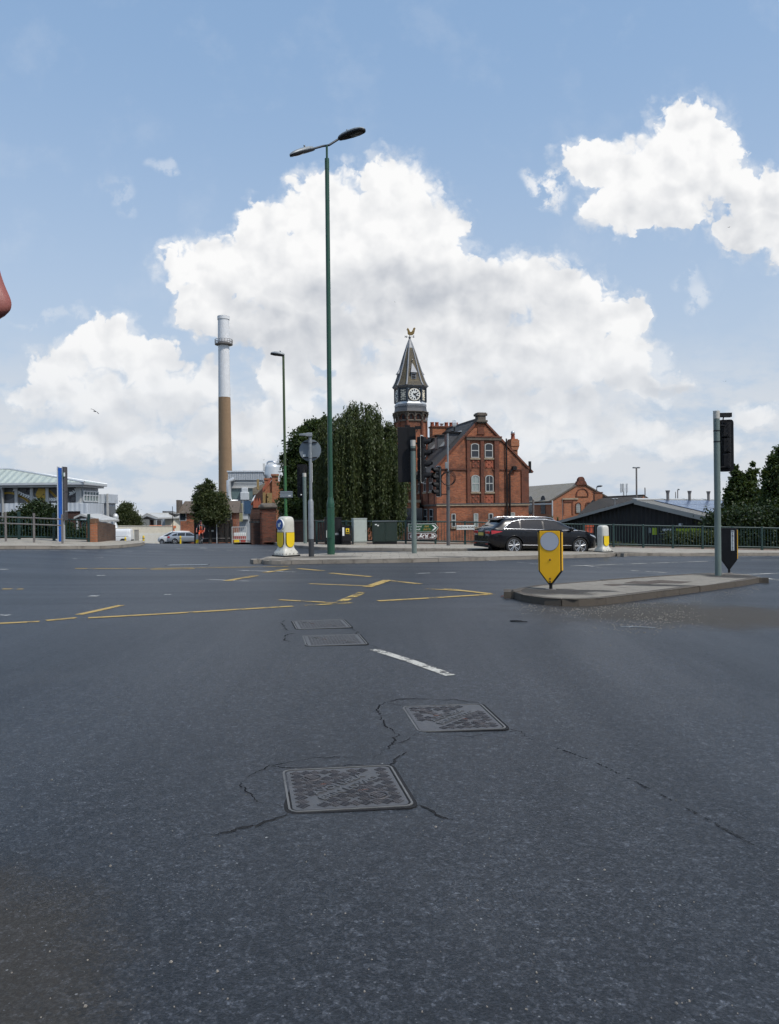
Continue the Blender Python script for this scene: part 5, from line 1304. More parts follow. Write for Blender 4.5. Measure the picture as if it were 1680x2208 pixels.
for x0, x1, y in ((1212, 1246, 1074), (1284, 1312, 1074)): mb.box(g(x0, y)[0], g(x1, y)[0], -.14, 0, g(x0, y)[1] - .2, g(x0, y)[1])
mb.build('string_course', m_stone, b2)
def arch_face(par, fr_, x0, y0, x1, y1, mat, name, y=-.04, rim=None):
    a, b_, zb, zt_ = fr_.box(x0, y0, x1, y1); w_ = (b_ - a) / 2; pts = [((a + b_) / 2 + x, zb + z) for x, z in arched(w_, zt_ - zb, min(w_, (zt_ - zb) * .9))]
    o = MB().prism(pts, 'y', y, 0).build(name, mat, par)
    if rim:
        cx, cz = (a + b_) / 2, zb; o_ = [(cx + (x - cx) * 1.2, zb + (z - zb) * 1.1) for x, z in pts]
        MB().loft([[(x, y - .08, z) for x, z in o_], [(x, y - .08, z) for x, z in pts]], caps=False, smooth=False).loft([[(x, 0, z) for x, z in o_], [(x, y - .08, z) for x, z in o_]], caps=False, smooth=False).loft([[(x, y - .08, z) for x, z in pts], [(x, 0, z) for x, z in pts]], caps=False, smooth=False).build('arch_surround', rim, o)
    return o
arch_face(b2, f2, 1244, 1054, 1266.5, 1070.5, m_brick_lit, 'blind_arch', rim=m_brick_mould)
w1 = arch_face(b2, f2, 1241.5, 1085, 1251.5, 1105.5, m_glass_curtain, 'window', rim=m_brick_mould)
mb = MB(); a, b_, zb, zt_ = f2.box(1241.5, 1085, 1251.5, 1105.5)
for j in range(1, 4): mb.box(a + (b_ - a) * j / 4 - .02, a + (b_ - a) * j / 4 + .02, -.08, -.05, zb, zt_ - .1)
for j in range(1, 5): mb.box(a, b_, -.08, -.05, zb + (zt_ - zb) * j / 5 - .02, zb + (zt_ - zb) * j / 5 + .02)
mb.build('glazing_bars', m_white_paint, w1)
arch_face(b2, f2, 1263, 1084, 1274.5, 1106, m_brick_dark, 'blind_window', rim=m_brick_mould); a, b_, zb, zt_ = f2.box(1263.5, 1096, 1274.5, 1110); MB().box(a, b_, -.5, 0, zb, zt_).build('fire_door', m_black, b2)
a, b_, zb, zt_ = f2.box(1213, 1079, 1236, 1110); mb = MB(); mb.box(a, b_, -.07, 0, zt_ - .25, zt_); mb.box(a, a + .2, -.07, 0, zb, zt_); mb.box(b_ - .2, b_, -.07, 0, zb, zt_); mb.build('recess_frame', m_brick_mould, b2)
mb = MB()
for v in (2.5, 6, 9.5, 13):
    mb = MB(); mb.M = Matrix.Translation((0, v, g(1192, 1108)[1])) @ Matrix.Rotation(R(-90), 4, 'Z'); mb.prism(arched(.6, 2.3, .6), 'y', -.05, 0); mb.build('window', m_glass, b2)
mb = MB(); mb.box(-.12, 0, 0, d2, zE2 - .5, zE2 - .3); mb.tube([(-.1, -.1, zE2), (-.1, -.1, GL)], .09, 8); mb.build('downpipe', m_tank, b2)
ax = g(1289, 1068)[0]
# slim poles in front of it
for (x, y0, y1, Y, r_, mat, lab, nm) in ((1150, 1078, 1135, 80, 2.2, m_galv_brown, 'stout brown pole between the gabled house and the warehouse', 'pole'), (1284, 1050, 1122, 88, .9, m_galv_brown, 'thin lamp pole leaning before the orange warehouse gable', 'lamp_pole'), (1213, 1078, 1130, 88, .7, m_galv_brown, 'thin rusty pole before the orange warehouse wall', 'pole')):
    b = at(x, y1, Y); b.z = GL; k = Y / F; t = thing(nm, lab, 'pole', b); top = at(x + (3 if nm == 'lamp_pole' else 0), y0, Y) - b
    MB().tube([(0, 0, 0), top], r_ * k, 8).build('shaft', mat, t)
    if nm == 'lamp_pole': luminaire('lantern', t, top, top + Vector((.55, -.3, .12)), .16, .14, cell=False)
    else: MB().lathe([(r_ * k * 1.2, 0), (r_ * k * 1.2, .06), (r_ * k * .4, .12)], 10).build('cap', mat, t, loc=tuple(top))

# ------------------------------------------------------------------ dark-roofed building behind the shed
c0 = at(1316, 1103, 80); c0.z = 0; f3 = Fr(c0, R(-20))
b3 = thing('brick_outbuilding', 'low brick building with dark slate roof behind the black shed', 'building', c0, R(0))
P3 = lambda x, y, Y: at(x, y, Y) - c0
r0, r1 = P3(1283, 1073.5, 86), P3(1388, 1068.5, 76); e0, e1 = P3(1232, 1124, 78), P3(1352, 1100, 68)
mb = MB(); mb.add([r0, r1, e1, e0, r0 - Vector((0, 0, .2)), r1 - Vector((0, 0, .2)), e1 - Vector((0, 0, .2)), e0 - Vector((0, 0, .2))], [(0, 1, 2, 3), (7, 6, 5, 4), (0, 4, 5, 1), (1, 5, 6, 2), (2, 6, 7, 3), (3, 7, 4, 0)]); mb.build('roof', m_slate_brown, b3)
e2 = P3(1422, 1092, 84); mb = MB(); lo = lambda v: Vector((v.x, v.y, GL))
mb.add([e1, r1, e2, lo(e2), lo(e1)], [(0, 1, 2, 3, 4)]); mb.add([e0, e1, lo(e1), lo(e0)], [(0, 1, 2, 3)]); mb.build('wall', m_brick_lit, b3, recalc=False)
mb = MB(); mb.add([r1 + Vector((0, 0, .1)), e2 + Vector((0, 0, .1)), e2 - Vector((0, 0, .1)), r1 - Vector((0, 0, .1))], [(0, 1, 2, 3)]); mb.tube([r0, r1], .12, 6); mb.build('ridge', m_slate_brown, b3)
p = P3(1289, 1070, 84); q0 = MB().box(-.4, .4, -.4, .4, -1.2, .35).build('chimney', m_brick_lit, b3, loc=tuple(p))
mb = MB(); mb.box(-.46, .46, -.46, .46, .35, .45); mb.build('cap', m_brick_mould, q0)

# ------------------------------------------------------------------ black shed with solar panels
P0 = at(1374, 1082.5, 50); ridge_d = Vector((.74, .67, 0)); gab_d = Vector((.67, -.74, 0))
c0 = Vector((P0.x, P0.y, 0)); shed = thing('black_shed', 'low black clad shed with shallow grey roof and solar panels', 'shed', c0)
def onray(px, py, o, d):      # point of the vertical plane through O along D under the picture point
    n_ = Vector((-d.y, d.x, 0)); r_ = ray(px, py); t_ = (o - EYE).dot(n_) / r_.dot(n_); return EYE + r_ * t_ - c0
apex = P0 - c0; eR = onray(1548, 1123.5, P0, gab_d); eL = onray(1236, 1124.5, P0, gab_d); eL2 = onray(1186, 1134, P0, gab_d)
LR = 11.5; bk = ridge_d * LR; up = Vector((0, 0, .14))
eR_ext = eR + (eR - apex) * .25; eL = eL2
mb = MB(); mb.add([apex, eL, lo(eL), lo(eR_ext), eR_ext], [(0, 1, 2, 3, 4)]); w_ = mb.build('gable_wall', m_black_clad, shed, recalc=False)
mb = MB(); mb.add([eR_ext, eR_ext + bk, lo(eR_ext) + bk, lo(eR_ext)], [(0, 1, 2, 3)]); mb.build('side_wall', m_black_clad, shed, recalc=False)
ov = -ridge_d * .35
def roofslab(mb, a, b_, c_, d_, th):
    mb.add([a, b_, c_, d_, a + th, b_ + th, c_ + th, d_ + th], [(3, 2, 1, 0), (4, 5, 6, 7), (0, 1, 5, 4), (1, 2, 6, 5), (2, 3, 7, 6), (3, 0, 4, 7)])
mb = MB(); roofslab(mb, apex + ov, eR_ext + ov, eR_ext + bk, apex + bk, up); mb.build('roof', m_roof_sheet, shed)
mb = MB(); roofslab(mb, apex + ov, eL + ov, eL + bk, apex + bk, up); mb.build('roof', m_roof_sheet, shed)
m_barge = plain('pale_barge_board', (.32, .31, .285), .6, var=.15, vs=2)
mb = MB(); ov2 = ov * 1.12; roofslab(mb, apex + ov2 - up, eR_ext + ov2 - up, eR_ext + ov - up, apex + ov - up, up * 2.1); roofslab(mb, apex + ov2 - up * .3, eL + ov2 - up * .3, eL + ov - up * .3, apex + ov - up * .3, up * 1.3); mb.build('barge_board', m_barge, shed)
dn = (eR - apex).normalized(); nr = ridge_d.cross(dn).normalized(); nr = nr if nr.z > 0 else -nr
def rp(s_, t_, h_=.2): return apex + ridge_d * s_ + dn * t_ + Vector((0, 0, .14)) + nr * h_
mb = MB(); mc = MB(); Lw = (eR - apex).length
for i in range(7):
    for j in range(3):
        a = 1.5 + i * 1.42 + j * .0; t0_ = .35 + j * 1.35
        roofslab(mb, rp(a, t0_, .02), rp(a, t0_ + 1.3, .02), rp(a + 1.38, t0_ + 1.3, .02), rp(a + 1.38, t0_, .02), nr * .04)
    a = 1.5 + i * 1.42; roofslab(mc, rp(a, 4.42, .0), rp(a, 4.62, .0), rp(a + 1.3, 4.62, .0), rp(a + 1.3, 4.42, .0), nr * .06)
mb.build('solar_panels', m_solar, shed, uv=False); mc.build('panel_edges', m_black, shed, uv=False)
mb = MB(); roofslab(mb, rp(-.4, -.12, .02), rp(-.4, .2, .02), rp(LR, .2, .02), rp(LR, -.12, .02), nr * .07); mb.build('ridge_capping', m_white_paint, shed)
for s_ in (3.2, 6.2, 9.0):
    mb = MB(); p = rp(s_, .4, 0); mb.cyl(p, p + Vector((0, 0, .62)), .1, n=8); mb.cyl(p + Vector((0, 0, .5)), p + Vector((0, 0, .72)), .1, .16, 8); mb.build('vent_pipe', m_galv_brown, shed)
# lime boards, pale notice and floodlight on the gable wall
def board(x0, y0, x1, y1, mat, name, out=.06, par=shed):
    nn = -ridge_d * out; A = [onray(x, y, P0, gab_d) + nn for x, y in ((x0, y0), (x1, y0), (x1, y1), (x0, y1))]; B = [p - nn * .95 for p in A]
    return MB().add(A + B, [(0, 1, 2, 3), (7, 6, 5, 4), (0, 4, 5, 1), (1, 5, 6, 2), (2, 6, 7, 3), (3, 7, 4, 0)]).build(name, mat, par)
lb = board(1458, 1139.5, 1512, 1157, m_lime, 'lime_sign'); board(1408, 1138, 1416.5, 1153, m_lime, 'lime_sign'); board(1399.5, 1138, 1404.5, 1149, m_galv, 'grey_notice')
for x0, x1 in ((1462, 1472), (1480, 1487), (1489, 1492), (1500, 1508)): board(x0, 1145.5, x1, 1151.5, plain('sign_lettering_dark', (.05, .07, .02), .6) if 'sign_lettering_dark' not in MATS else MATS['sign_lettering_dark'], 'lettering', .09, lb)
fr_b = board(1422, 1142, 1454, 1151, m_black, 'notice_frame', .08)
board(1423, 1150.2, 1454, 1151, m_galv, 'notice_rail', .1)
for x0, x1 in ((1431, 1436), (1438, 1443), (1445, 1449)): board(x0, 1140, x1, 1144.5, m_sign_white, 'white_letters', .1)
board(1469, 1128.5, 1473.5, 1134.5, m_tank, 'floodlight', .3)
# bright red box near the shed wall
t = thing('red_box', 'small orange-red box fixed low behind the railing right of the car', 'box', at(1271.5, 1141, 38)); k = 38 / F
MB().box(-8 * k, 8 * k, 0, .2, -8.5 * k, 8.5 * k).build('case', plain('red_box_paint', (.55, .10, .04), .5), t, bevel=.02); MB().box(-9 * k, 9 * k, -.03, .22, 5 * k, 9 * k).build('lid', MATS['red_box_paint'], t); MB().box(-3 * k, 3 * k, -.008, 0, -4 * k, 2 * k).build('badge', m_red_barrier, t)
MB().box(-.03, .03, .05, .12, -1.4, -8 * k).build('post', m_black, t)

# ------------------------------------------------------------------ distant poles, mast, lamps
def pole(x, y0, y1, Y, r_, label, heads=(), cat='pole', name='pole', mat=None):
    b = at(x, y1, Y); b.z = GL; t = thing(name, label, cat, b); k = Y / F; top = at(x, y0, Y) - b
    MB().tube([(0, 0, 0), top], [r_ * k * 1.2, r_ * k], 8).build('shaft', mat or m_galv_brown, t)
    for dx in heads: luminaire('lantern', t, top, top + Vector((dx * k, 0, .03)), 2.2 * k, 2.0 * k, cell=False)
    if not heads: MB().cyl(top, top + Vector((0, 0, .1)), r_ * k * 1.1, r_ * k * .4, 8).build('cap', mat or m_galv_brown, t)
    return t, top, k
pole(1372.5, 1009, 1090, 70, 1.8, 'twin-headed car park lamp above the black shed roof', (-8.5, 8), 'street lamp', 'lamp_post')
pole(1326, 1077, 1100, 72, .9, 'short flat-headed lamp before the dark slate roof', (-7, 7), 'street lamp', 'lamp_post', m_galv)
pole(1391, 1053, 1085, 72, 1.2, 'plain slim pole right of the twin-headed lamp')
pole(1457, 1062, 1090, 90, .9, 'thin pole left of the two distant ones by the shed ridge')
pole(1461.5, 1056, 1090, 95, 1.1, 'distant lamp with small head above the shed ridge', (4,), 'street lamp', 'lamp_post')
t, top, k = pole(1345, 1052, 1095, 110, 1.6, 'phone mast with pale upright antennas behind the roofs', (), 'mast', 'phone_mast', m_tank)
for dx in (-6.5, -2, 5.5): MB().box(dx * k, (dx + 3.4) * k, -.1, .15, top.z - 8 * k - abs(dx) * .3 * k, top.z + 9.5 * k).build('antenna', m_tank, t, bevel=.02)
mb = MB(); mb.cyl((6.5 * k, 0, 0), (6.5 * k, 0, top.z), 1.0 * k, n=8); mb.build('second_shaft', m_tank, t); mb = MB(); mb.box(-7 * k, 8 * k, -.05, .05, top.z - 3 * k, top.z - 2.2 * k); mb.build('cross_arm', m_tank, t)

# ------------------------------------------------------------------ tall chimney of the plant
CY = 200; ck_ = CY / F; b = at(487, 1100, CY); b.z = GL; stack = thing('factory_chimney', 'very tall factory chimney, brown below and white above', 'chimney', b)
top = at(481.2, 683, CY) - b; zz = lambda y: at(484, y, CY).z - GL; top.x = top.x * .55
rad = lambda y: (11.2 + (y - 683) * (14.6 - 11.2) / (1050 - 683)) * ck_
def seg(y0, y1, m_, name, k_=1.0):
    pts = []; rs = []
    for j in range(5):
        y = y0 + (y1 - y0) * j / 4; z = zz(y); pts.append((top.x * z / top.z, 0, z)); rs.append(rad(y) * k_)
    return MB().tube(pts, rs, 40).build(name, m_, stack)
seg(1130, 857, m_stack_brown, 'brown_shaft', 1.0); seg(857, 742, m_stack_white, 'white_shaft', 1.0); seg(738, 684.5, m_stack_white, 'upper_shaft', 1.06)
mb = MB(); z = zz(686); p = (top.x, 0, z); mb.tube([(top.x, 0, z - .4), (top.x, 0, z + .45)], rad(684) * 1.16, 40); mb.build('rim', m_stack_white, stack)
gal = MB(); z = zz(741); cx = top.x * z / top.z; gal.tube([(cx, 0, z - .55), (cx, 0, z - .3)], [rad(741) * 1.1, rad(741) * 1.5], 32); gal.tube([(cx, 0, z - .3), (cx, 0, z - .12)], rad(741) * 1.62, 32); go = gal.build('gallery', m_galv_brown, stack)
mb = MB()
for zr in (.45, .95): mb.torus((cx, 0, z + zr), rad(741) * 1.6, .06, 'z', 32, 5)
for j in range(20): a = 2 * math.pi * j / 20; x, y = cx + rad(741) * 1.6 * math.cos(a), rad(741) * 1.6 * math.sin(a); mb.cyl((x, y, z - .2), (x, y, z + .95), .05, n=5)
mb.build('gallery_rail', m_galv_brown, go)

# ------------------------------------------------------------------ plant buildings by the chimney
c0 = at(492, 1090, 135); c0.z = 0; f4 = Fr(c0, R(8)); pb = thing('plant_building', 'grey clad boiler house with silver ducts below the tall chimney', 'building', c0, R(8))
uw = f4.uz(567, 1050)[0]; z_t = f4.uz(530, 1018)[1]; z_m = f4.uz(530, 1035)[1]; z_2 = f4.uz(530, 1048)[1]; z_b = f4.uz(530, 1081)[1]
MB().box(0, uw, 0, 14, z_m, z_t).build('upper_cladding', m_grey_clad, pb); MB().box(-.15, uw + .15, -.15, 14, z_t, z_t + .25).build('roof_edge', m_white_clad, pb)
MB().box(.15, uw - .15, .15, 13.8, z_2, z_m).build('louvre_band', corrugated('dark_louvre', (.26, .28, .29), .25, .6, vertical=False), pb)
MB().box(.25, uw - 1.2, .5, 13.5, GL, z_2).build('lower_wall', m_grey_clad, pb)
MB().box(.1, uw - .1, .1, .5, z_2 - .35, z_2).build('white_beam', m_white_paint, pb)
for x0, x1 in ((496, 517), (530, 552)):
    a, b_, zb, zt_ = f4.box(x0, 1050, x1, 1076); MB().box(a, b_, .42, .5, zb, zt_).build('window', m_glass_teal, pb)
mb = MB(); a = f4.uz(521, 1060)[0]; mb.box(a, a + 1.1, -.6, .5, z_b - 3.2, z_2 - .3); mb.box(a - .2, a + 1.3, -.9, .5, z_b + .2, z_b + 1.6); mb.build('duct', m_tank, pb, bevel=.1)
mb = MB(); a = f4.uz(494, 1060)[0]; mb.tube([(a + .9, -.3, z_t - 1.2), (a, -.4, z_t - 1.6), (a, -.4, z_b + .8), (a + .3, -.4, z_b), (a + 1.5, -.4, z_b - .1)], .42, 12); mb.tube([(uw - .7, -.2, z_2), (uw - .7, -.3, z_b + 1.5), (uw - 1.6, -.3, z_b), (a + 4, -.3, z_b)], .4, 12); mb.build('pipework', m_tank, pb)
a, b_, zb, zt_ = f4.box(527, 1080, 541, 1108); MB().box(a, b_, -.8, .4, zb, zt_).build('blue_tank', plain('blue_tank_paint', (.03, .07, .13), .5), pb)
mb = MB(); a, b_, zb, zt_ = f4.box(507, 1086, 523, 1124)
for j in range(9): x = a + (b_ - a) * j / 8; mb.tube([(x, -1.2, zb), (x, -1.2, zt_)], .07, 6)
for j in range(5): z = zb + (zt_ - zb) * j / 4; mb.box(a, b_, -1.25, -1.15, z - .05, z + .05)
mb.build('pipe_rack', plain('yellowish_steel', (.30, .28, .14), .6, var=.4, vs=5), pb)
t = thing('silo', 'silver silo with curved pipe on top behind the red brick building', 'silo', Vector((at(589, 1060, 150).x, 150, GL))); k = 150 / F; zt_ = at(589, 1003, 150).z - GL
MB().lathe([(16.5 * k, 0), (16.5 * k, zt_ - .5), (15.5 * k, zt_), (6 * k, zt_ + .3)], 32).build('tank', m_tank, t)
mb = MB(); mb.tube([(-11 * k, -.5, zt_), (-11 * k, -.5, zt_ + 4.5 * k), (-8 * k, -.5, zt_ + 7 * k), (-1 * k, -.5, zt_ + 7.5 * k), (5 * k, -.5, zt_ + 6 * k), (6 * k, -.5, zt_)], 2.0 * k, 10); mb.build('curved_pipe', m_chrome, t)
mb = MB()
for dx in (-20.5, -17.5): mb.cyl((dx * k, 0, 0), (dx * k, 0, zt_ + 4 * k), .07, n=6)
for j in range(26): z = zt_ - 24 + j; mb.box(-20.5 * k, -17.5 * k, -.04, .04, z, z + .09)
mb.build('ladder', m_white_paint, t)
mb = MB()
for dx, h in ((10, 9), (12, 14), (15, 8), (8, 5)): mb.cyl((dx * k, 0, zt_), (dx * k, 0, zt_ + h * k), .14, n=6)
mb.box(6 * k, 17 * k, -.5, .5, zt_ + 3 * k, zt_ + 4 * k); mb.build('top_platform', m_tank, t)

# ------------------------------------------------------------------ red brick Victorian works by the side road
c0 = at(560, 1110, 88); c0.z = 0; f5 = Fr(c0, R(10)); rb = thing('red_brick_works', 'bright red brick gabled works with buff stone dressings left of the trees', 'building', c0, R(10))
h5 = lambda x, y, v=0: f5.uz(x, y, v)
a0 = h5(545, 1080)[0]; a1 = h5(640, 1080)[0]; zg0 = h5(560, 1062)[1]
MB().prism([(a0 + .4, GL), (a1, GL), (a1, zg0 + .5), (h5(588, 1042)[0], h5(588, 1033)[1]), (a0 + .4, zg0 - 1.2)], 'y', 0, 9).build('wall', m_brick_lit, rb)
mb = MB(); mb.box(h5(586.5, 1050)[0], h5(600, 1050)[0], -.3, 1.2, GL, h5(590, 1024)[1]); mb.box(h5(585, 1050)[0], h5(601.5, 1050)[0], -.45, 1.3, h5(590, 1026)[1], h5(590, 1022.5)[1]); mb.build('chimney', m_brick_lit, rb)
mb = MB(); mb.box(h5(571, 1040)[0], h5(583.5, 1040)[0], 3, 4.4, zg0, h5(577, 1033, 3)[1]); mb.box(h5(570, 1040)[0], h5(584.5, 1040)[0], 2.9, 4.5, h5(577, 1034.5, 3)[1], h5(577, 1031, 3)[1]); mb.build('chimney', m_brick_lit, rb)
mb = MB(); mb.prism(slab((a0, zg0 - 1.5), (h5(588, 1042)[0], h5(588, 1032)[1]), .3), 'y', -.25, .1); mb.build('gable_coping', m_terra, rb)
mb = MB()
for x0, x1, y0, y1 in ((564, 572.5, 1062, 1091), (575.5, 586.5, 1063, 1088), (554, 559, 1034, 1056)): mb.box(h5(x0, 1070)[0], h5(x1, 1070)[0], -.5, .3, h5(x0, y1)[1], h5(x0, y0)[1])
mb.build('buff_dressings', plain('buff_stone', (.30, .21, .09), .9, var=.45, vs=2.5, dirt=.5), rb)
MB().box(h5(560, 1080)[0], a1, -.18, 0, h5(580, 1077.5)[1], h5(580, 1075.5)[1]).build('string_course', m_stone, rb)
MB().prism([(h5(545, 1060)[0], h5(545, 1052)[1]), (h5(572, 1060)[0], h5(572, 1041)[1]), (h5(572, 1060)[0], h5(572, 1062)[1]), (h5(545, 1060)[0], h5(545, 1066)[1])], 'y', 1.2, 5).build('roof', m_tile_grey, rb)
# darker ribbed wing at its left
mb = MB(); a, b_, zb, zt_ = f5.box(539, 1064, 566, 1118); mb.prism([(a, GL), (b_, GL), (b_, zt_ + .5), (a + .6, zt_ - .3), (a, zt_ - 2.5)], 'y', -3.5, -.5); wg = mb.build('dark_wing', m_brick_dark, rb)
mb = MB()
for x in (549, 554.5, 560): aa = f5.uz(x, 1090, -3.5)[0]; mb.prism([(aa + dx, zz_) for dx, zz_ in ((-.14, zb + 1.2), (.14, zb + 1.2), (.14, zt_ - 1), (0, zt_ - .5), (-.14, zt_ - 1))], 'y', -3.62, -3.5)
mb.build('slits', m_terra, wg)
# orange-lit wall seen below the dark tree crowns
c0 = at(640, 1130, 70); c0.z = 0; t = thing('boundary_building', 'orange brick wall glimpsed beneath the dark tree crowns', 'building', c0, R(6)); f6 = Fr(c0, R(6))
a, b_, zb, zt_ = f6.box(596, 1085, 905, 1140); MB().box(a, b_, 0, 6, GL, zt_).build('wall', m_brick_lit, t); MB().box(a - .1, b_ + .1, -.15, 6, zt_, zt_ + .25).build('coping', m_stone, t)
for j in range(14): x = a + (b_ - a) * (j + .3) / 14; MB().box(x, x + .9, -.06, 0, zt_ - 2.2, zt_ - .5).build('window', m_glass, t)

# ------------------------------------------------------------------ dark boundary wall with gate pier beside the side road
def wall_run(name, pts, h, th, mat, label, cope=None, cap=.12, cat='wall'):
    """A wall along ground points; h a number or list of heights."""
    c = Vector(pts[0]); t = thing(name, label, cat, (c.x, c.y, zg(c.x, c.y)))
    hs = h if isinstance(h, (list, tuple)) else [h] * len(pts); mb = MB(); mc = MB()
    for (p, q, h0, h1) in zip(pts, pts[1:], hs, hs[1:]):
        p, q = Vector((p[0], p[1], 0)), Vector((q[0], q[1], 0)); n = Vector((-(q - p).y, (q - p).x, 0)).normalized() * th
        P_ = [Vector((v.x, v.y, zg(v.x, v.y) + z)) - Vector((c.x, c.y, zg(c.x, c.y))) for v, z in ((p, -.6), (q, -.6), (q, h1), (p, h0))]
        mb.add(P_ + [v + n for v in P_], [(0, 1, 2, 3), (7, 6, 5, 4), (0, 4, 5, 1), (1, 5, 6, 2), (2, 6, 7, 3), (3, 7, 4, 0)])
        if cope:
            e = n * .18; Q = [P_[3] - e, P_[2] - e, P_[2] + n + e, P_[3] + n + e]; u_ = Vector((0, 0, cap)); mc.add(Q + [v + u_ for v in Q], [(3, 2, 1, 0), (4, 5, 6, 7), (0, 1, 5, 4), (1, 2, 6, 5), (2, 3, 7, 6), (3, 0, 4, 7)])
    mb.build('wall', mat, t)
    if cope: mc.build('coping', cope, t)
    return t
hh = lambda p, px, py: at(px, py, p[1]).z - zg(p[0], p[1])
p0 = gp(498, 1163, .1); w0 = (at(540, 1160, 52).x, 52); w1 = (at(586, 1170, 42).x, 42); w2 = (at(700, 1173, 38.2).x, 38.2)
wall_run('boundary_wall', [w0, w1], [hh(w0, 540, 1128), hh(w1, 586, 1128)], .4, m_brick_dark, 'dark brick wall running back along the side road', m_stone_dark)
wall_run('boundary_wall', [(w1[0] + .3, w1[1]), w2], [hh(w1, 600, 1126), hh(w2, 690, 1123)], .35, m_brick_dark, 'dark brick wall behind the white arrow bollard', m_stone_dark, .06)
b = Vector((at(580, 1168, 42).x, 41.8, 0)); b.z = zg(b.x, b.y) - .1; k = 42 / F; t = thing('gate_pier', 'broad dark brick gate pier with stone cap beside the side road', 'pier', b, R(8)); h = at(578, 1097, 42).z - b.z
MB().box(-17 * k, 17 * k, -.5, .7, 0, h).build('shaft', bricks('sooty_red_brick', (.20, .062, .036), (.085, .036, .027), (.09, .07, .055), .8, ss=.9), t)
MB().loft([[(x * w_, y * w_ + .1, z) for x, y in ((-.46, -.66), (.46, -.66), (.46, .66), (-.46, .66))] for z, w_ in ((h, 1.02), (h + .08, 1.1), (h + .16, 1.06), (h + .3, .7))], smooth=False).build('cap', m_stone_dark, t)
mb = MB(); mb.box(-36 * k, -17 * k, -.2, .2, 0, h - .75); mb.build('wing', m_brick_dark, t)
mb = MB()
for j in range(7): x = (-36 + j * 3) * k; mb.cyl((x, 0, h - .75), (x, 0, h - .25), .02, .004, 6)
mb.box(-37 * k, -17 * k, -.02, .02, h - .6, h - .56); mb.build('spiked_rail', m_black, t)

# ------------------------------------------------------------------ railings
def railing(name, pts, hts, label, mat, bay, post_r, rail_r, bars=True, mid=None, nbar=11, group=None, drop=0.0):
    """Posts, rails and bars along ground points PTS (z given)."""
    c = pts[0]; t = thing(name, label, 'railing', c, 0, group)
    P_ = [p - c for p in pts]; L = [0]
    for a, b_ in zip(P_, P_[1:]): L.append(L[-1] + (b_ - a).length)
    n = max(int(round(L[-1] / bay)), 1)
    def pt(s_):
        k = 0
        while k < len(L) - 2 and L[k + 1] < s_: k += 1
        q = (s_ - L[k]) / (L[k + 1] - L[k]); return P_[k].lerp(P_[k + 1], q), hts[k] + (hts[k + 1] - hts[k]) * q
    S = [L[-1] * i / n for i in range(n + 1)]; post = None
    for s_ in S:
        p, h = pt(s_)
        if post is None: post = MB().box(-post_r, post_r, -post_r, post_r, -.1, h + .02).build('post', mat, t, loc=p, bevel=.008)
        else:
            q = post.copy(); COL.objects.link(q); q.location = p
    for s0, s1 in zip(S, S[1:]):
        (a, ha), (b_, hb) = pt(s0), pt(s1); u = (b_ - a).normalized(); mb = MB()
        for za, zb_ in ((ha - rail_r, hb - rail_r), (.13, .13)) if bars else ((ha, hb),) + (((ha * mid, hb * mid),) if mid else ()):
            A, B = a + Vector((0, 0, za)), b_ + Vector((0, 0, zb_)); MB().tube([A, B], rail_r, 8).build('rail', mat, t, uv=False)
        if bars:
            mb = MB()
            for j in range(1, nbar + 1):
                p = a.lerp(b_, j / (nbar + 1)); h = ha + (hb - ha) * j / (nbar + 1)
                mb.box(p.x - .011, p.x + .011, p.y - .011, p.y + .011, p.z + .13, p.z + h - .02)
            mb.build('bars', mat, t, uv=False)
    return t
base = lambda x, y_, off=.12: Vector((x, y_, zg(x, y_) + off))
xs = lin(-3.25, 20.5, 12)
railing('parapet_railing', [base(x, 34.7) for x in xs], [1.02] * 12, 'long dark green parapet railing along the far pavement', m_green_dark, 1.33, .045, .032, nbar=9)
MB_ = MB()
for x0, x1 in zip(xs, xs[1:]):
    a, b_ = base(x0, 34.9, .12), base(x1, 34.9, .12); a2, b2_ = base(x0, 35.25, .12), base(x1, 35.25, .12); d_ = Vector((0, 0, -4.5))
    MB_.add([a, b_, b2_, a2, a + d_, b_ + d_, b2_ + d_, a2 + d_], [(0, 1, 2, 3), (0, 4, 5, 1), (2, 6, 7, 3)])
o = thing('bridge_parapet', 'low brick plinth under the dark green parapet railing', 'wall', (0, 35, 0)); MB_.M = None
pl = MB_.build('plinth', m_brick, o, recalc=False); pl.location = (0, -35, 0)
cp = MB()
for x0, x1 in zip(xs, xs[1:]): cp.tube([base(x0, 35.3, .10), base(x1, 35.3, .10)], .07, 4, smooth=False)
cp.build('coping', m_stone_dark, o).location = (0, -35, 0)
P_ = [at(x, y, 33.2) for x, y in ((-260, 1169), (-60, 1170), (70, 1170.5), (148, 1172), (192, 1173.5))]; P_ = [base(p.x, 33.2) for p in P_]
H_ = [at(x, y, 33.2).z - p.z for (x, y), p in zip(((-260, 1106), (-60, 1110), (70, 1114.5), (148, 1119), (192, 1121)), P_)]
railing('green_railing', P_, H_, 'dark green barred railing behind the steel guard rail', m_green_dark, 1.5, .05, .03, nbar=10)
P_ = [base((x - 840) / F * 31.2, 31.2) for x in (-232, -108, -46, 16, 78.5, 134)]
H_ = [at(x, y, 31.2).z - p.z for (x, y), p in zip(((-232, 1106), (-108, 1110), (-46, 1112.5), (16, 1115), (78.5, 1117.2), (134, 1119.5)), P_)]
railing('guard_rail', P_, H_, 'weathered steel guard rail along the left pavement edge', m_galv_brown, 1.16, .035, .026, bars=False, mid=.74)

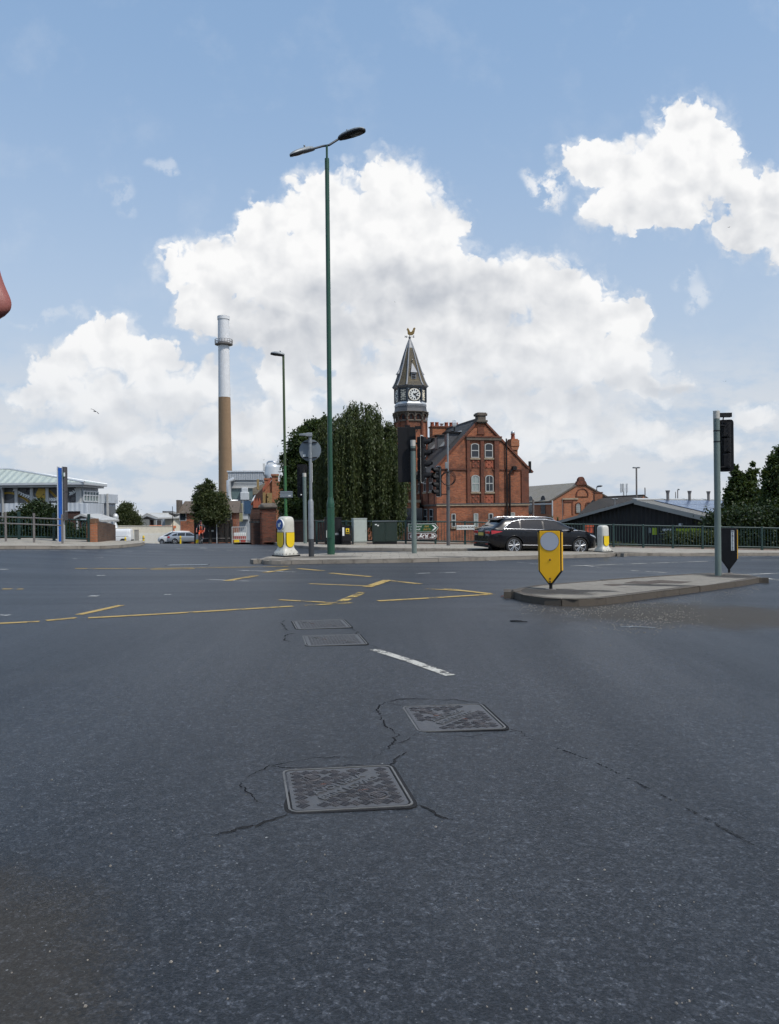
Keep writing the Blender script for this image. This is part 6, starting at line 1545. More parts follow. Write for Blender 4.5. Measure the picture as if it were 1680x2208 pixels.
# totem sign
b = base((141.5 - 840) / F * 33, 32.6); k = 32.6 / F; t = thing('totem_sign', 'tall blue and dark grey totem sign behind the left guard rail', 'sign', b); h = at(141, 1005.5, 32.6).z - b.z
MB().box(-7 * k, 1.6 * k, 0, .16, 0, h - 3 * k).build('blue_panel', m_blue_totem, t, bevel=.01)
mb = MB(); mb.box(-9.2 * k, -7 * k, -.02, .18, 0, h); mb.box(1.6 * k, 3.6 * k, -.02, .18, 0, h); mb.build('white_edge', m_tank, t, bevel=.01)
mb = MB(); z1, z2 = h * .66, h * .405
for za, zb_ in ((.9, z2 - .012), (z2 + .012, z1 - .012), (z1 + .012, h - .02)): mb.loft([[(3.6 * k, -.03, z), (7 * k, -.06, z), (9.6 * k, -.02, z), (10 * k, .16, z), (3.6 * k, .18, z)] for z in (za, zb_)], smooth=False)
mb.build('grey_panel', m_totem_grey, t)
MB().box(6.6 * k, 9.3 * k, -.075, -.04, h * .89 - 4 * k, h * .89 + 4 * k).build('white_emblem', m_sign_white, t); MB().box(5.0 * k, 6.2 * k, -.075, -.05, h * .885 - 6 * k, h * .885 + 5 * k).build('green_emblem', m_green_bright, t)

# brick pier and wall at the left corner
b = base((200 - 840) / F * 33.4, 33.4); k = 33.4 / F; t = thing('brick_pier', 'red brick pier ending the left railings', 'pier', b); h = at(200, 1118, 33.4).z - b.z
MB().box(-10 * k, 10 * k, -.2, .2, -.2, h - 11 * k).build('shaft', m_brick_lit, t); MB().box(-10.2 * k, 9.5 * k, -.21, .2, h - 11 * k, h).build('cap_block', plain('worn_brown_block', (.15, .085, .05), .9, var=.4, vs=4), t, bevel=.02)
q = lambda x, y, Y: base((x - 840) / F * Y, Y, 0)
pts = [q(211, 0, 33.4), q(225, 0, 34.3), q(238, 0, 35.6), q(249, 0, 37.5)]
wall_run('corner_wall', pts, [at(x, y, p.y).z - p.z for (x, y), p in zip(((211, 1126), (225, 1127), (238, 1128.6), (249, 1132)), pts)], .3, bricks('brown_brick', (.135, .075, .05), (.09, .055, .042), (.10, .085, .07), .5), 'curved brown brick wall turning into the side road', None)

# ------------------------------------------------------------------ pale clad building on the left, with a mural band
LY = 50; lk = LY / F; c0 = at(172, 1100, LY); c0.z = 0; fl = Fr(c0, 0)
lb = thing('clad_building', 'pale blue clad building with hipped green roof and dark mural band', 'building', c0)
U = lambda x: fl.uz(x, 1050)[0]
Zl = lambda y: at(100, y, LY).z
uL = U(-230); uRf = 0.0; dl = 3.0; uC = U(172)
zF0, zF1, zW0, zC0, zB0 = Zl(1051), Zl(1043.5), Zl(1084.5), Zl(1103), Zl(1118)
MB().box(uL, uC, .3, dl, GL, zF0).build('core_wall', m_mural_dark, lb)
MB().box(uL, uC + .02, -.02, .3, zC0, zW0).build('apron_cladding', m_white_clad, lb); MB().box(uL, uC, .05, .3, GL, zC0).build('base_wall', m_brick_dark, lb)
MB().box(uL - .3, uC + .35, -.35, dl + .3, zF0, zF1 - .1).build('fascia', m_white_paint, lb, bevel=.02); MB().box(uL - .4, uC + .5, -.5, dl + .5, zF1 - .1, zF1 + .06).build('gutter', m_tank, lb, bevel=.03)
zr = at(70, 1017.3, LY + 5).z; uh = at(74, 1017, LY + 5).x - c0.x
A = [Vector(p) for p in ((uL - .4, -.5, zF1 + .06), (uC + .5, -.5, zF1 + .06), (uC + .5, dl + .5, zF1 + .06), (uL - .4, dl + .5, zF1 + .06), (uL, dl / 2, zr), (uh, dl / 2, zr))]
MB().add(A, [(0, 1, 5, 4), (1, 2, 5), (2, 3, 4, 5), (3, 0, 4)]).build('roof', m_mint_roof, lb)
mb = MB(); mb.tube([A[4], A[5], A[1]], .09, 6); mb.tube([A[5], A[2]], .09, 6); mb.build('roof_ridges', m_tank, lb)
pan = None
for i, (x0, x1) in enumerate(((-226, -190), (-186, -150), (-146, -110), (-106, -70), (-66, -34), (-31, 2), (5, 32), (35.5, 65), (68.5, 99), (102.5, 131), (134, 164))):
    pan = MB().box(U(x0), U(x1), .16, .24, zW0, zF0).build('mural_panel', m_mural_dark, lb)
    mb = MB(); a, b_ = U(x0), U(x1); n = 8; mb.prism([(a, zW0)] + [(a + (b_ - a) * j / n, zW0 + (zF0 - zW0) * (.22 + .45 * (.5 + .5 * math.sin(i * 1.7 + j * .33)))) for j in range(n + 1)] + [(b_, zW0)], 'y', .15, .16); mb.build('grey_hill', m_mural_grey, pan)
for x in (-188, -148, -108, -68, -32.5, 3.5, 33.7, 66.8, 100.6, 132.5, 166): MB().box(U(x) - .09, U(x) + (.09 if x < 160 else .2), .02, .3, zW0, zF0).build('mullion', m_white_paint, lb)
MZ = lambda zx, zy: (U(zx / 6.574), Zl(1000 + zy / 6.574))
mb = MB()
for (xa, ya), (xb, yb), n in (((185, 358), (420, 470), 8), ((460, 480), (575, 500), 4), ((690, 505), (860, 475), 6), ((985, 425), (1060, 378), 4), ((815, 362), (865, 352), 2), ((820, 405), (865, 395), 2)):
    for j in range(n):
        q_ = j / max(n - 1, 1); x, z = MZ(xa + (xb - xa) * q_, ya + (yb - ya) * q_ + 14 * math.sin(q_ * 3.1)); r_ = .105; mb.prism([(x - r_, z - r_), (x, z - r_), (x + r_, z), (x, z + r_), (x - r_, z + r_), (x - r_ * .2, z)], 'y', .13, .15)
mb.build('white_chain', m_sign_white, pan)
mb = MB()
for (xa, ya), (xb, yb), n in (((40, 412), (200, 425), 9), ((245, 445), (400, 545), 12), ((685, 380), (830, 545), 12)):
    for j in range(n):
        q_ = j / (n - 1); x, z = MZ(xa + (xb - xa) * q_, ya + (yb - ya) * q_ - 12 * math.sin(q_ * 3.1)); mb.box(x - .06, x + .06, .135, .15, z - .06, z + .06)
x, z = MZ(575, 430); mb.prism([(x - .28, z - .3), (x - .38, z), (x - .2, z + .38), (x + .2, z + .36), (x + .36, z - .1), (x + .1, z + .02), (x - .15, z - .36)], 'y', .13, .15)
x, z = MZ(615, 505); mb.cyl((x, .13, z), (x, .15, z), .3, n=14, smooth=False); mb.build('gold_motif', m_mural_gold, pan)
mb = MB()
for zx, zy, r_ in ((385, 383, .2), (1018, 495, .26)): x, z = MZ(zx, zy); mb.torus((x, .14, z), r_ * .75, r_ * .25, 'y', 20, 6)
mb.build('grey_rings', m_totem_grey, pan)
# right return: glazing above, clad balcony front, lower annex
fx = U(204) ; 
MB().box(uC, uC + .06, .2, dl, GL, zF0).build('return_wall', m_grey_clad, lb)
gl = MB().box(uC + .06, uC + .10, .3, dl - .2, zW0 + .1, zF0 - .25).build('window', m_glass_teal, lb); mb = MB()
for v in lin(.3, dl - .2, 6): mb.box(uC + .10, uC + .16, v - .05, v + .05, zW0 + .1, zF0 - .25)
for z in (zW0 + .1, (zW0 + zF0) / 2, zF0 - .25): mb.box(uC + .10, uC + .15, .3, dl - .2, z - .04, z + .04)
mb.build('glazing_bars', m_tank, gl)
MB().box(uC + .0, uC + .5, -.0, dl, zC0 - .6, zW0 - .05).build('balcony_front', m_white_clad, lb, bevel=.02)
za_ = at(220, 1068, LY + 3).z; x0, x1 = at(199, 1100, LY + 3).x - c0.x, at(232.5, 1100, LY + 3).x - c0.x
ax_ = MB().box(x0, x1, 3, 4.5, GL, za_).build('annex_wall', m_white_clad, lb); MB().box(x0 - .1, x1 + .15, 2.8, 4.6, za_ - .55, za_ + .08).build('annex_parapet', m_white_clad, lb, bevel=.02)
MB().box(x1 + .02, x1 + .12, 2.7, 2.9, GL, za_ + .1).build('downpipe', m_white_paint, lb); MB().box(x1, x1 + .04, 3.1, 4.4, za_ - 1.5, za_ - .75).build('window', m_glass, lb); mb = MB(); zd = at(238, 1126, LY + 3).z; mb.sphere((x1 + .3, 3.6, zd + .3), (.22, .2, .3), 12, 8); mb.cyl((x1 + .3, 3.6, zd - .4), (x1 + .3, 3.6, zd), .2, .05, 10); mb.build('roof_lantern', m_tank, lb)
# porch
p0 = at(159, 1119, LY - 3) - c0; mb = MB(); u1 = at(190, 1119, LY - 3).x - c0.x; zap = at(175, 1112, LY - 3).z; um = (p0.x + u1) / 2
roofslab(mb, Vector((p0.x, -3, p0.z)), Vector((um, -3, zap)), Vector((um, .1, zap)), Vector((p0.x, .1, p0.z)), Vector((0, 0, .12))); roofslab(mb, Vector((um, -3, zap)), Vector((u1 + .8, -3, p0.z - .2)), Vector((u1 + .8, .1, p0.z - .2)), Vector((um, .1, zap)), Vector((0, 0, .12))); mb.build('porch_roof', m_white_paint, lb)
MB().box(p0.x + .1, p0.x + .2, -2.9, -2.8, GL, p0.z).build('porch_post', m_tank, lb); MB().box(u1 + .5, u1 + .6, -2.9, -2.8, GL, p0.z - .1).build('porch_post', m_tank, lb)
mb = MB(); mb.tube([(U(7), -.3, zF0), (U(6.5), -.1, zF0 - .3), (U(6.5), -.1, GL)], .07, 8); mb.build('drainpipe', m_white_paint, lb)

# ------------------------------------------------------------------ yard at the end of the side road
gz = lambda px, Y: Vector(((px - 840) / F * Y, Y, zg((px - 840) / F * Y, Y)))
# cream wall and palisade
a, b_ = gz(246, 108), gz(372, 108)
wall_run('yard_wall', [(a.x, 108), (b_.x, 108)], [at(250, 1134, 108).z - a.z, at(368, 1135, 108).z - b_.z], .3, m_cream, 'long cream panelled wall behind the white palisade', m_cream, .05)
t = thing('palisade_fence', 'white steel palisade fence behind the parked van', 'fence', gz(278, 104)); o = t.location; k = 104 / F
h = 24.5 * k; L = (gz(372, 104) - gz(278, 104)).x; mb = MB(); n = int(L / .16)
for j in range(n): x = L * j / n; mb.prism([(x, .05), (x + .08, .05), (x + .08, h - .12), (x + .04, h), (x, h - .12)], 'y', -.02, .02)
mb.build('pales', m_palisade, t); MB().box(0, L, .02, .08, h * .2, h * .2 + .06).build('rail', m_palisade, t); MB().box(0, L, .02, .08, h * .8, h * .8 + .06).build('rail', m_palisade, t)
# open-sided canopy shed
c0 = at(299, 1134, 118); c0.z = 0; t = thing('canopy_shed', 'open white canopy shed behind the cream yard wall', 'shed', c0); k = 118 / F; Z = lambda y: at(330, y, 118).z
u1, um, u2 = 42 * k, 18 * k, 64 * k; mb = MB()
roofslab(mb, Vector((0, 0, Z(1120))), Vector((um, 0, Z(1108.5))), Vector((um + 2, 10, Z(1108.5))), Vector((2, 10, Z(1120))), Vector((0, 0, .2))); roofslab(mb, Vector((um, 0, Z(1108.5))), Vector((u1, 0, Z(1119))), Vector((u2, 10, Z(1119))), Vector((u1 + 1.2, 10, Z(1108.5))), Vector((0, 0, .2))); mb.build('roof', m_white_paint, t)
for x, y in ((.2, .1), (u1 - .2, .1), (u2 - .2, 9.8)): MB().box(x - .12, x + .12, y - .1, y + .1, GL, Z(1119.5)).build('post', m_tank, t)
MB().box(.3, u2 - .4, 9.5, 9.7, GL, Z(1118)).build('back_wall', m_grey_clad, t); MB().prism([(0, Z(1120)), (um, Z(1109)), (u1, Z(1119)), (u1, Z(1121)), (um, Z(1113)), (0, Z(1122))], 'y', -.05, .05).build('gable_frame', m_tank, t)
c0 = at(356, 1134, 124); c0.z = 0; t = thing('yard_shed', 'small cream shed beside the white canopy', 'shed', c0); k = 124 / F; MB().box(0, 19 * k, 0, 5, GL, at(360, 1112, 124).z).build('walls', m_cream, t); mb = MB(); zz_ = at(360, 1112, 124).z; roofslab(mb, Vector((-.3, -.3, zz_ + .5)), Vector((19 * k + .3, -.3, zz_)), Vector((19 * k + .3, 5, zz_)), Vector((-.3, 5, zz_ + .5)), Vector((0, 0, .25))); mb.build('roof', m_slate, t)
# orange loader parts seen over the wall
b = gz(335, 112); t = thing('orange_machine', 'orange yard machine showing above the cream wall', 'machine', b); k = 112 / F; zt_ = at(335, 1131, 112).z - b.z
mb = MB(); mb.box(-9 * k, 10 * k, -1, 1, zt_ - 1.6, zt_ - .1); mb.box(16 * k, 42 * k, -.6, .6, zt_ - .6, zt_ - .2); mb.build('chassis', m_orange_machine, t, bevel=.05)
mb = MB(); mb.box(-9 * k, -7 * k, -.8, .8, zt_ - .2, zt_ + 11 * k); mb.box(7 * k, 9 * k, -.8, .8, zt_ - .2, zt_ + 9 * k); mb.box(-10 * k, 10 * k, -.9, .9, zt_ + 10 * k, zt_ + 11.5 * k); mb.build('cab_frame', m_wood_dark, t)
for dx in (-7, 8): MB().cyl((dx * k, -1.2, .7), (dx * k, 1.2, .7), .7, n=16).build('wheel', m_rubber, t)
mb = MB(); mb.tube([(36 * k, 0, zt_ - .4), (40 * k, 0, zt_ - 1.6), (38 * k, 0, 0)], .25, 8); mb.build('loader_arm', m_orange_machine, t)
# small brick gatehouse with tiled roof
c0 = gz(382, 100); t = thing('gatehouse', 'small red brick gatehouse with brown tiled roof by the birch', 'house', c0, R(6)); k = 100 / F; Z = lambda y: at(395, y, 100).z - c0.z
w_ = 125 * k; MB().box(.4, w_, 0, 5, -2, Z(1106)).build('wall', m_brick, t)
mb = MB(); mb.add([(0, -.4, Z(1107)), (w_ + .4, -.4, Z(1107)), (w_ + .4, 2.5, Z(1080)), (.6, 2.5, Z(1080)), (w_ + .4, 5.4, Z(1107)), (0, 5.4, Z(1107))], [(0, 1, 2, 3), (3, 2, 4, 5), (0, 3, 5), (1, 4, 2)]); mb.build('roof', tiles('brown_tiles', (.15, .115, .085), (.11, .085, .065), (.05, .04, .03)), t)
mb = MB(); mb.box(-.05, .25, -.3, 2.8, Z(1107), Z(1078)); mb.build('parapet', m_stone_dark, t)
for x0 in (12, 92, 108): a = x0 * k; o = MB().prism([(a + x, Z(1122) + z) for x, z in arched(.35, 1.1, .3)], 'y', -.04, 0).build('window', m_glass, t); MB().prism([(a + x * 1.25, Z(1122) - .08 + z * 1.1) for x, z in arched(.35, 1.1, .3)], 'y', -.02, 0).build('surround', m_white_paint, o)
mb = MB(); mb.cyl((-.4, -1, -.2), (-.4, -1, Z(1092)), .035, n=6); m1 = mb.build('downpipe', m_black, t)
# dark timber gates
a = gz(421, 86); t = thing('timber_gate', 'tall dark boarded gates between the birch and the railings', 'gate', a); k = 86 / F; h = at(450, 1121, 86).z - a.z; L = 78 * k; mb = MB(); n = 26
for j in range(n): mb.box(L * j / n, L * (j + .92) / n, 0, .05, .1, h - (.0 if j % 9 else -.2) - .15)
mb.build('boards', m_wood_dark, t); MB().box(0, L, -.06, 0, h - .14, h).build('rail', m_galv_brown, t); MB().box(0, L, -.05, 0, .5, .62).build('rail', m_galv_brown, t)
pm = None
for x in (0, L * .6, L * .86, L): MB().box(x - .12, x + .12, -.1, .12, 0, h + .05).build('post', m_wood_dark, t)
MB().box(28 * k, 40 * k, -.09, -.06, at(450, 1146.5, 86).z - a.z, at(450, 1143, 86).z - a.z).build('name_board', m_sign_white, t)
a = gz(467, 84); t = thing('gate_sign', 'small white notice on a thin pole before the timber gates', 'sign', a); k = 84 / F; z_ = lambda y: at(467, y, 84).z - a.z
MB().cyl((0, 0, 0), (0, 0, z_(1112)), .05, n=8).build('pole', m_tank, t); MB().box(1 * k, 8 * k, -.06, -.03, z_(1129), z_(1121)).build('panel', m_sign_white, t); MB().box(3 * k, 6 * k, -.07, -.06, z_(1126), z_(1123)).build('symbol', m_black, t)
# white pedestrian barrier with red and yellow plastic behind it
a = gz(500, 62); a.z += .02; t = thing('pedestrian_barrier', 'white tubular barrier at the corner of the side road', 'barrier', a); k = 62 / F; h = at(515, 1136.5, 62).z - a.z; h0 = at(515, 1163, 62).z - a.z; L = 31 * k; mb = MB()
mb.tube([(0, 0, h), (L, 0, h)], .03, 8); mb.tube([(0, 0, h0), (L, 0, h0)], .03, 8); mb.tube([(0, 0, -.1), (0, 0, h)], .035, 8); mb.tube([(L, 0, -.1), (L, 0, h)], .035, 8); mb.build('frame', m_white_paint, t); mb = MB()
for j in range(1, 7): mb.cyl((L * j / 7, 0, h0), (L * j / 7, 0, h), .018, n=6)
mb.build('bars', m_white_paint, t)
a = gz(503, 64); t = thing('plastic_barrier', 'red white and yellow plastic work barrier behind the white rails', 'barrier', a); k = 64 / F
MB().box(0, 26 * k, 0, .2, .35, .62).build('red_panel', m_red_barrier, t, bevel=.03); MB().box(0, 26 * k, .02, .18, .62, .9).build('white_panel', m_sign_white, t, bevel=.03); MB().box(1 * k, 12 * k, -.02, .2, 0, .35).build('yellow_foot', m_yellow_ref, t, bevel=.03); MB().box(15 * k, 25 * k, -.02, .2, 0, .35).build('red_foot', m_red_barrier, t, bevel=.03)
# yellow posts, concrete post
for x, y0, y1, Y, r_, lab in ((269.7, 1160, 1175.7, 80, 2.0, 'yellow steel bollard in front of the white van'), (309, 1156.5, 1175, 78, 2.2, 'yellow steel bollard right of the concrete post'), (388.5, 1152.5, 1169, 92, 2.0, 'yellow steel bollard before the silver estate car')):
    a = gz(x, Y); t = thing('steel_bollard', lab, 'bollard', a, 0, 'yellow bollards by the yard'); k = Y / F; h = (y1 - y0) * k
    MB().tube([(0, 0, 0), (0, 0, h * .93)], r_ * k, 12).build('post', m_yellow_ref, t); MB().lathe([(r_ * k, 0), (r_ * k * .8, .05), (r_ * k * .3, .08)], 12).build('cap', m_yellow_ref, t, loc=(0, 0, h * .93)); MB().tube([(0, 0, h * .62), (0, 0, h * .72)], r_ * k * 1.04, 12).build('band', m_galv_brown, t)
a = gz(294.3, 79); k = 79 / F; t = thing('concrete_post', 'square grey concrete post at the pavement corner', 'post', a); MB().box(-4 * k, 4 * k, -.18, .18, -.1, 31 * k).build('shaft', m_concrete, t, bevel=.03); MB().box(-4.3 * k, 4.3 * k, -.2, .2, 31 * k, 31.8 * k).build('cap', m_concrete, t)
a = gz(425, 84); k = 84 / F; t = thing('meter_box', 'white post with yellow band beside the cyclist', 'post', a); MB().box(-2.6 * k, 2.6 * k, -.12, .12, 0, 20 * k).build('shaft', m_white_paint, t, bevel=.02); MB().box(-2.7 * k, 2.7 * k, -.13, .13, 1 * k, 9 * k).build('band', m_yellow_ref, t)

# ------------------------------------------------------------------ signs on the far railing
k = 34.55 / F
def signboard(name, label, x0, x1, y0, y1, mat, point=0.0, rim=.012):
    c = at((x0 + x1) / 2, (y0 + y1) / 2, 34.55); t = thing(name, label, 'sign', c); w, h = (x1 - x0) * k / 2, (y1 - y0) * k / 2
    def shape(g): return [(-w + g, -h + g), (w - point - g * .5, -h + g), (w - g, 0), (w - point - g * .5, h - g), (-w + g, h - g)] if point else [(-w + g, -h + g), (w - g, -h + g), (w - g, h - g), (-w + g, h - g)]
    MB().prism(shape(0), 'y', -.02, .02).build('border', m_sign_white, t); p = MB().prism(shape(rim * 1.5), 'y', -.026, -.018).build('panel', mat, t)
    return t, p, w, h
t, p, w, h = signboard('direction_sign', 'green direction sign with pale chevron on the dark railing', 880, 945.5, 1129.2, 1147.2, m_sign_green, .14)
def chev(p, w, h, x):
    mb = MB(); mb.prism([(x - .13, h * .66), (x - .04, h * .66), (x + .10, 0), (x - .04, -h * .66), (x - .13, -h * .66), (x + .01, 0)], 'y', -.032, -.024); mb.build('chevron', m_sign_white, p)
chev(p, w, h, w - .17)
text_obj('lettering', "Loughboro'", .118, m_sign_white, p, (-w + .07, -.03, h * .36), (R(90), 0, 0), align='LEFT', bold=.001); text_obj('lettering', "A60", .118, m_sign_gold, p, (w - .62, -.03, h * .36), (R(90), 0, 0), align='LEFT', bold=.001)
text_obj('lettering', "Southwell", .118, m_sign_white, p, (-w + .07, -.03, -h * .36), (R(90), 0, 0), align='LEFT', bold=.001); text_obj('lettering', "(A612)", .118, m_sign_gold, p, (w - .68, -.03, -h * .36), (R(90), 0, 0), align='LEFT', bold=.001)
t, p, w, h = signboard('tourist_sign', 'brown tourist sign with white sport pictograms below the green one', 880, 943, 1149.5, 1162.5, m_sign_brown, .10)
chev(p, w, h, w - .15)
pic = MB(); r_ = h * .62; x = -w + .16; pic.prism([(x + r_ * math.cos(a), r_ * math.sin(a)) for a in lin(0, 2 * math.pi * 15 / 16, 16)], 'y', -.03, -.024); pic.build('football', m_sign_white, p)
pic = MB()
for a, q_ in ((0, 0), (0, .62), (1.26, .62), (2.51, .62), (3.77, .62), (5.03, .62)): cx, cz = x + r_ * q_ * math.sin(a), r_ * q_ * math.cos(a); pic.prism([(cx + r_ * .24 * math.sin(b_), cz + r_ * .24 * math.cos(b_)) for b_ in lin(0, 5.03, 5)], 'y', -.034, -.028)
pic.build('football_spots', m_sign_brown, p)
pic = MB(); x = -w + .56; z = 0
for pts in ([(-.11, -.01), (.06, .0), (.12, .06), (.17, .05), (.16, .02), (.11, -.01), (.08, -.05), (-.08, -.05)], [(-.11, -.01), (-.16, -.03), (-.15, -.05), (-.09, -.03)], [(-.08, -.04), (-.15, -.09), (-.13, -.10), (-.05, -.05)], [(.07, -.03), (.14, -.09), (.12, -.10), (.04, -.05)], [(-.05, .0), (-.03, .07), (.05, .07), (.03, .0)], [(.0, .07), (.02, .11), (.06, .11), (.06, .07)]): pic.prism([(x + a, z + b_) for a, b_ in pts], 'y', -.031, -.024)
pic.build('racing_horse', m_sign_white, p)
pic = MB(); x = -w + .82
for pts in ([(-.09, .10), (-.06, .10), (-.02, .04), (.02, .04), (.06, .10), (.09, .10), (.05, .01), (.05, -.02), (-.05, -.02), (-.05, .01)], [(-.06, -.10), (-.035, -.10), (-.035, -.01), (-.06, -.01)], [(-.012, -.10), (.012, -.10), (.012, -.01), (-.012, -.01)], [(.035, -.10), (.06, -.10), (.06, -.01), (.035, -.01)]): pic.prism([(x + a, b_) for a, b_ in pts], 'y', -.031, -.024)
pic.build('stumps', m_sign_white, p)
pic = MB(); x = -w + 1.05
for pts in ([(-.12, -.04), (-.09, -.065), (.09, -.065), (.12, -.04)], [(-.03, -.04), (.0, .03), (.03, .02), (.04, -.04)], [(-.06, -.08), (.08, .10), (.095, .09), (-.045, -.09)], [(-.02, .035), (.0, .06), (.025, .055), (.02, .03)]): pic.prism([(x + a, b_) for a, b_ in pts], 'y', -.031, -.024)
pic.build('rower', m_sign_white, p)
t, p, w, h = signboard('street_name_sign', 'white LONDON ROAD street name plate on the dark railing', 984.5, 1023.3, 1132.5, 1142.2, m_sign_white, 0, .008)
text_obj('lettering', 'LONDON ROAD', .115, m_black, p, (0, -.03, 0), (R(90), 0, 0), bold=.0015)

# ------------------------------------------------------------------ trees and plants
def leaves(name, mat, pts, size, parent, stretch=1.8, droop=None, jitter=.35):
    """One mesh of small folded leaf faces, one island per leaf."""
    pts = np.asarray(pts, float); n = len(pts)
    d = rng.normal(size=(n, 3)); 
    if droop is not None: d = d * droop[0] + np.array([0, 0, -1.0]) * droop[1]
    d /= np.linalg.norm(d, axis=1)[:, None] + 1e-9
    r_ = rng.normal(size=(n, 3)); s_ = np.cross(d, r_); s_ /= np.linalg.norm(s_, axis=1)[:, None] + 1e-9
    sz = (size * rng.uniform(1 - jitter, 1 + jitter, n))[:, None]
    v = np.empty((n, 4, 3)); v[:, 0] = pts; v[:, 1] = pts + d * sz * stretch * .5 + s_ * sz * .5; v[:, 2] = pts + d * sz * stretch; v[:, 3] = pts + d * sz * stretch * .5 - s_ * sz * .5
    me = bpy.data.meshes.new(name); me.vertices.add(4 * n); me.vertices.foreach_set('co', v.ravel())
    me.loops.add(4 * n); me.loops.foreach_set('vertex_index', np.arange(4 * n, dtype=np.int32)); me.polygons.add(n)
    me.polygons.foreach_set('loop_start', np.arange(0, 4 * n, 4, dtype=np.int32)); me.polygons.foreach_set('loop_total', np.full(n, 4, dtype=np.int32))
    me.update(calc_edges=True); me.materials.append(mat)
    o = bpy.data.objects.new(name, me); COL.objects.link(o); o.parent = parent; return o
def clumps(blobs, k, per, sig, shell=.55):
    out = []; ctr = []
    w = np.array([b[3] * b[4] * b[5] for b in blobs]) ** .67; w = w / w.sum()
    for b, q in zip(blobs, w):
        m_ = max(int(k * q), 3); d = rng.normal(size=(m_, 3)); d /= np.linalg.norm(d, axis=1)[:, None]
        rad = (shell + (1 - shell) * rng.random(m_) ** .6)[:, None]
        c = np.array(b[:3]) + d * rad * np.array(b[3:6]); ctr.append(c)
        rr_ = np.array(b[3:6]).mean() * sig
        for p in c: out.append(p + rng.normal(size=(int(per * rng.uniform(.5, 1.5)), 3)) * rr_ * rng.uniform(.6, 1.3) * np.array([1, 1, .8]))
    return np.concatenate(out), np.concatenate(ctr)
def tree(name, label, b, blobs, mat, k=140, per=60, sig=.2, size=.16, trunk_r=.18, group=None, stretch=1.5, cat='tree', inner=True):
    t = thing(name, label, cat, b, 0, group)
    P_, C_ = clumps(blobs, k, per, sig)
    leaves('crown', mat, P_, size, t, stretch)
    mb = MB(); top = max(bb[2] for bb in blobs); cz = min(bb[2] - bb[5] * .5 for bb in blobs); cx = sum(bb[0] for bb in blobs) / len(blobs); cy = sum(bb[1] for bb in blobs) / len(blobs)
    mb.tube([(0, 0, -.3), (.03, 0, max(cz * .5, .4)), (cx * .4, cy * .4, max(cz, .8)), (cx * .8, cy, (cz + top) / 2), (cx, cy, top)], [trunk_r * 1.3, trunk_r, trunk_r * .85, trunk_r * .5, trunk_r * .12], 9)
    for j in range(12):
        c = C_[rng.integers(len(C_))]; z0 = max(cz, .6) + (c[2] - cz) * .25; s0 = Vector((cx * .5, cy * .5, z0)); c = Vector(c); m_ = s0.lerp(c, .5) + Vector((0, 0, .2)); mb.tube([s0, m_, c], [trunk_r * .45, trunk_r * .25, .02], 6)
    mb.build('trunk', m_bark, t, uv=False); return t
def pxblob(list_, Y, b, dy=0.0):
    """(px, py, rx, ry) in the picture's scale at distance Y -> blobs around base B."""
    k = Y / F; out = []
    for x, y, rx, ry, *d in list_:
        p = at(x, y, Y) - Vector(b); out.append((p.x, p.y + (d[0] if d else 0), p.z, rx * k, (rx * .9) * k, ry * k))
    return out
def gbase(px, Y, z=GL): p = at(px, 1104, Y); p.z = z; return p
# broad-leaved dark tree left of the willow
b = gbase(655, 52); tree('broadleaf_tree', 'dark broad-leaved tree touching the weeping willow', b, pxblob([(656, 962, 28, 36), (640, 1000, 26, 30), (676, 928, 20, 26), (690, 985, 32, 46), (648, 1045, 34, 38), (622, 1042, 14, 24), (690, 1060, 36, 42), (655, 1090, 50, 24), (614, 992, 9, 11), (700, 918, 14, 18)], 52, b), m_leaf_tree, 900, 70, .23, .115, .26)
# weeping willow
b = gbase(780, 48); wl = thing('weeping_willow', 'weeping willow with long hanging fronds beside the clock tower', 'tree', b); k = 48 / F
W_ = pxblob([(768, 894, 26, 26), (800, 900, 22, 28), (735, 918, 30, 28), (705, 935, 22, 26), (760, 935, 45, 40), (812, 940, 30, 34), (836, 925, 10, 16), (760, 965, 70, 50), (832, 985, 28, 36), (715, 985, 32, 55), (795, 1005, 68, 55)], 48, b)
pts = []; ctr = []
for bb in W_:
    m_ = int(20 + 9 * bb[3] * bb[5]); d = rng.normal(size=(m_, 3)); d /= np.linalg.norm(d, axis=1)[:, None]; ctr.append(np.array(bb[:3]) + d * np.array(bb[3:6]) * rng.uniform(.55, 1.02, m_)[:, None])
ctr = np.concatenate(ctr); zlow = at(780, 1150, 48).z - GL
for c in ctr:
    L0 = rng.uniform(1.4, 5.2); nn = np.linalg.norm(c[:2]) + 1e-6
    for s_ in range(rng.integers(4, 8)):
        p = c + rng.normal(size=3) * np.array([.075, .075, .12]); L = min(L0 * rng.uniform(.8, 1.1), p[2] - zlow + rng.uniform(-.5, .9))
        if L < .5: continue
        n = int(L / .075); tt = np.linspace(0, 1, n); arc_ = np.minimum(tt * L, .5) * .55
        line = np.stack([p[0] + p[0] / nn * arc_ + np.cumsum(rng.normal(size=n)) * .006, p[1] + p[1] / nn * arc_ + np.cumsum(rng.normal(size=n)) * .006, p[2] - tt * L + .22 * np.sin(np.minimum(tt * L, 1) * 3)], 1)
        pts.append(line + rng.normal(size=line.shape) * .018)
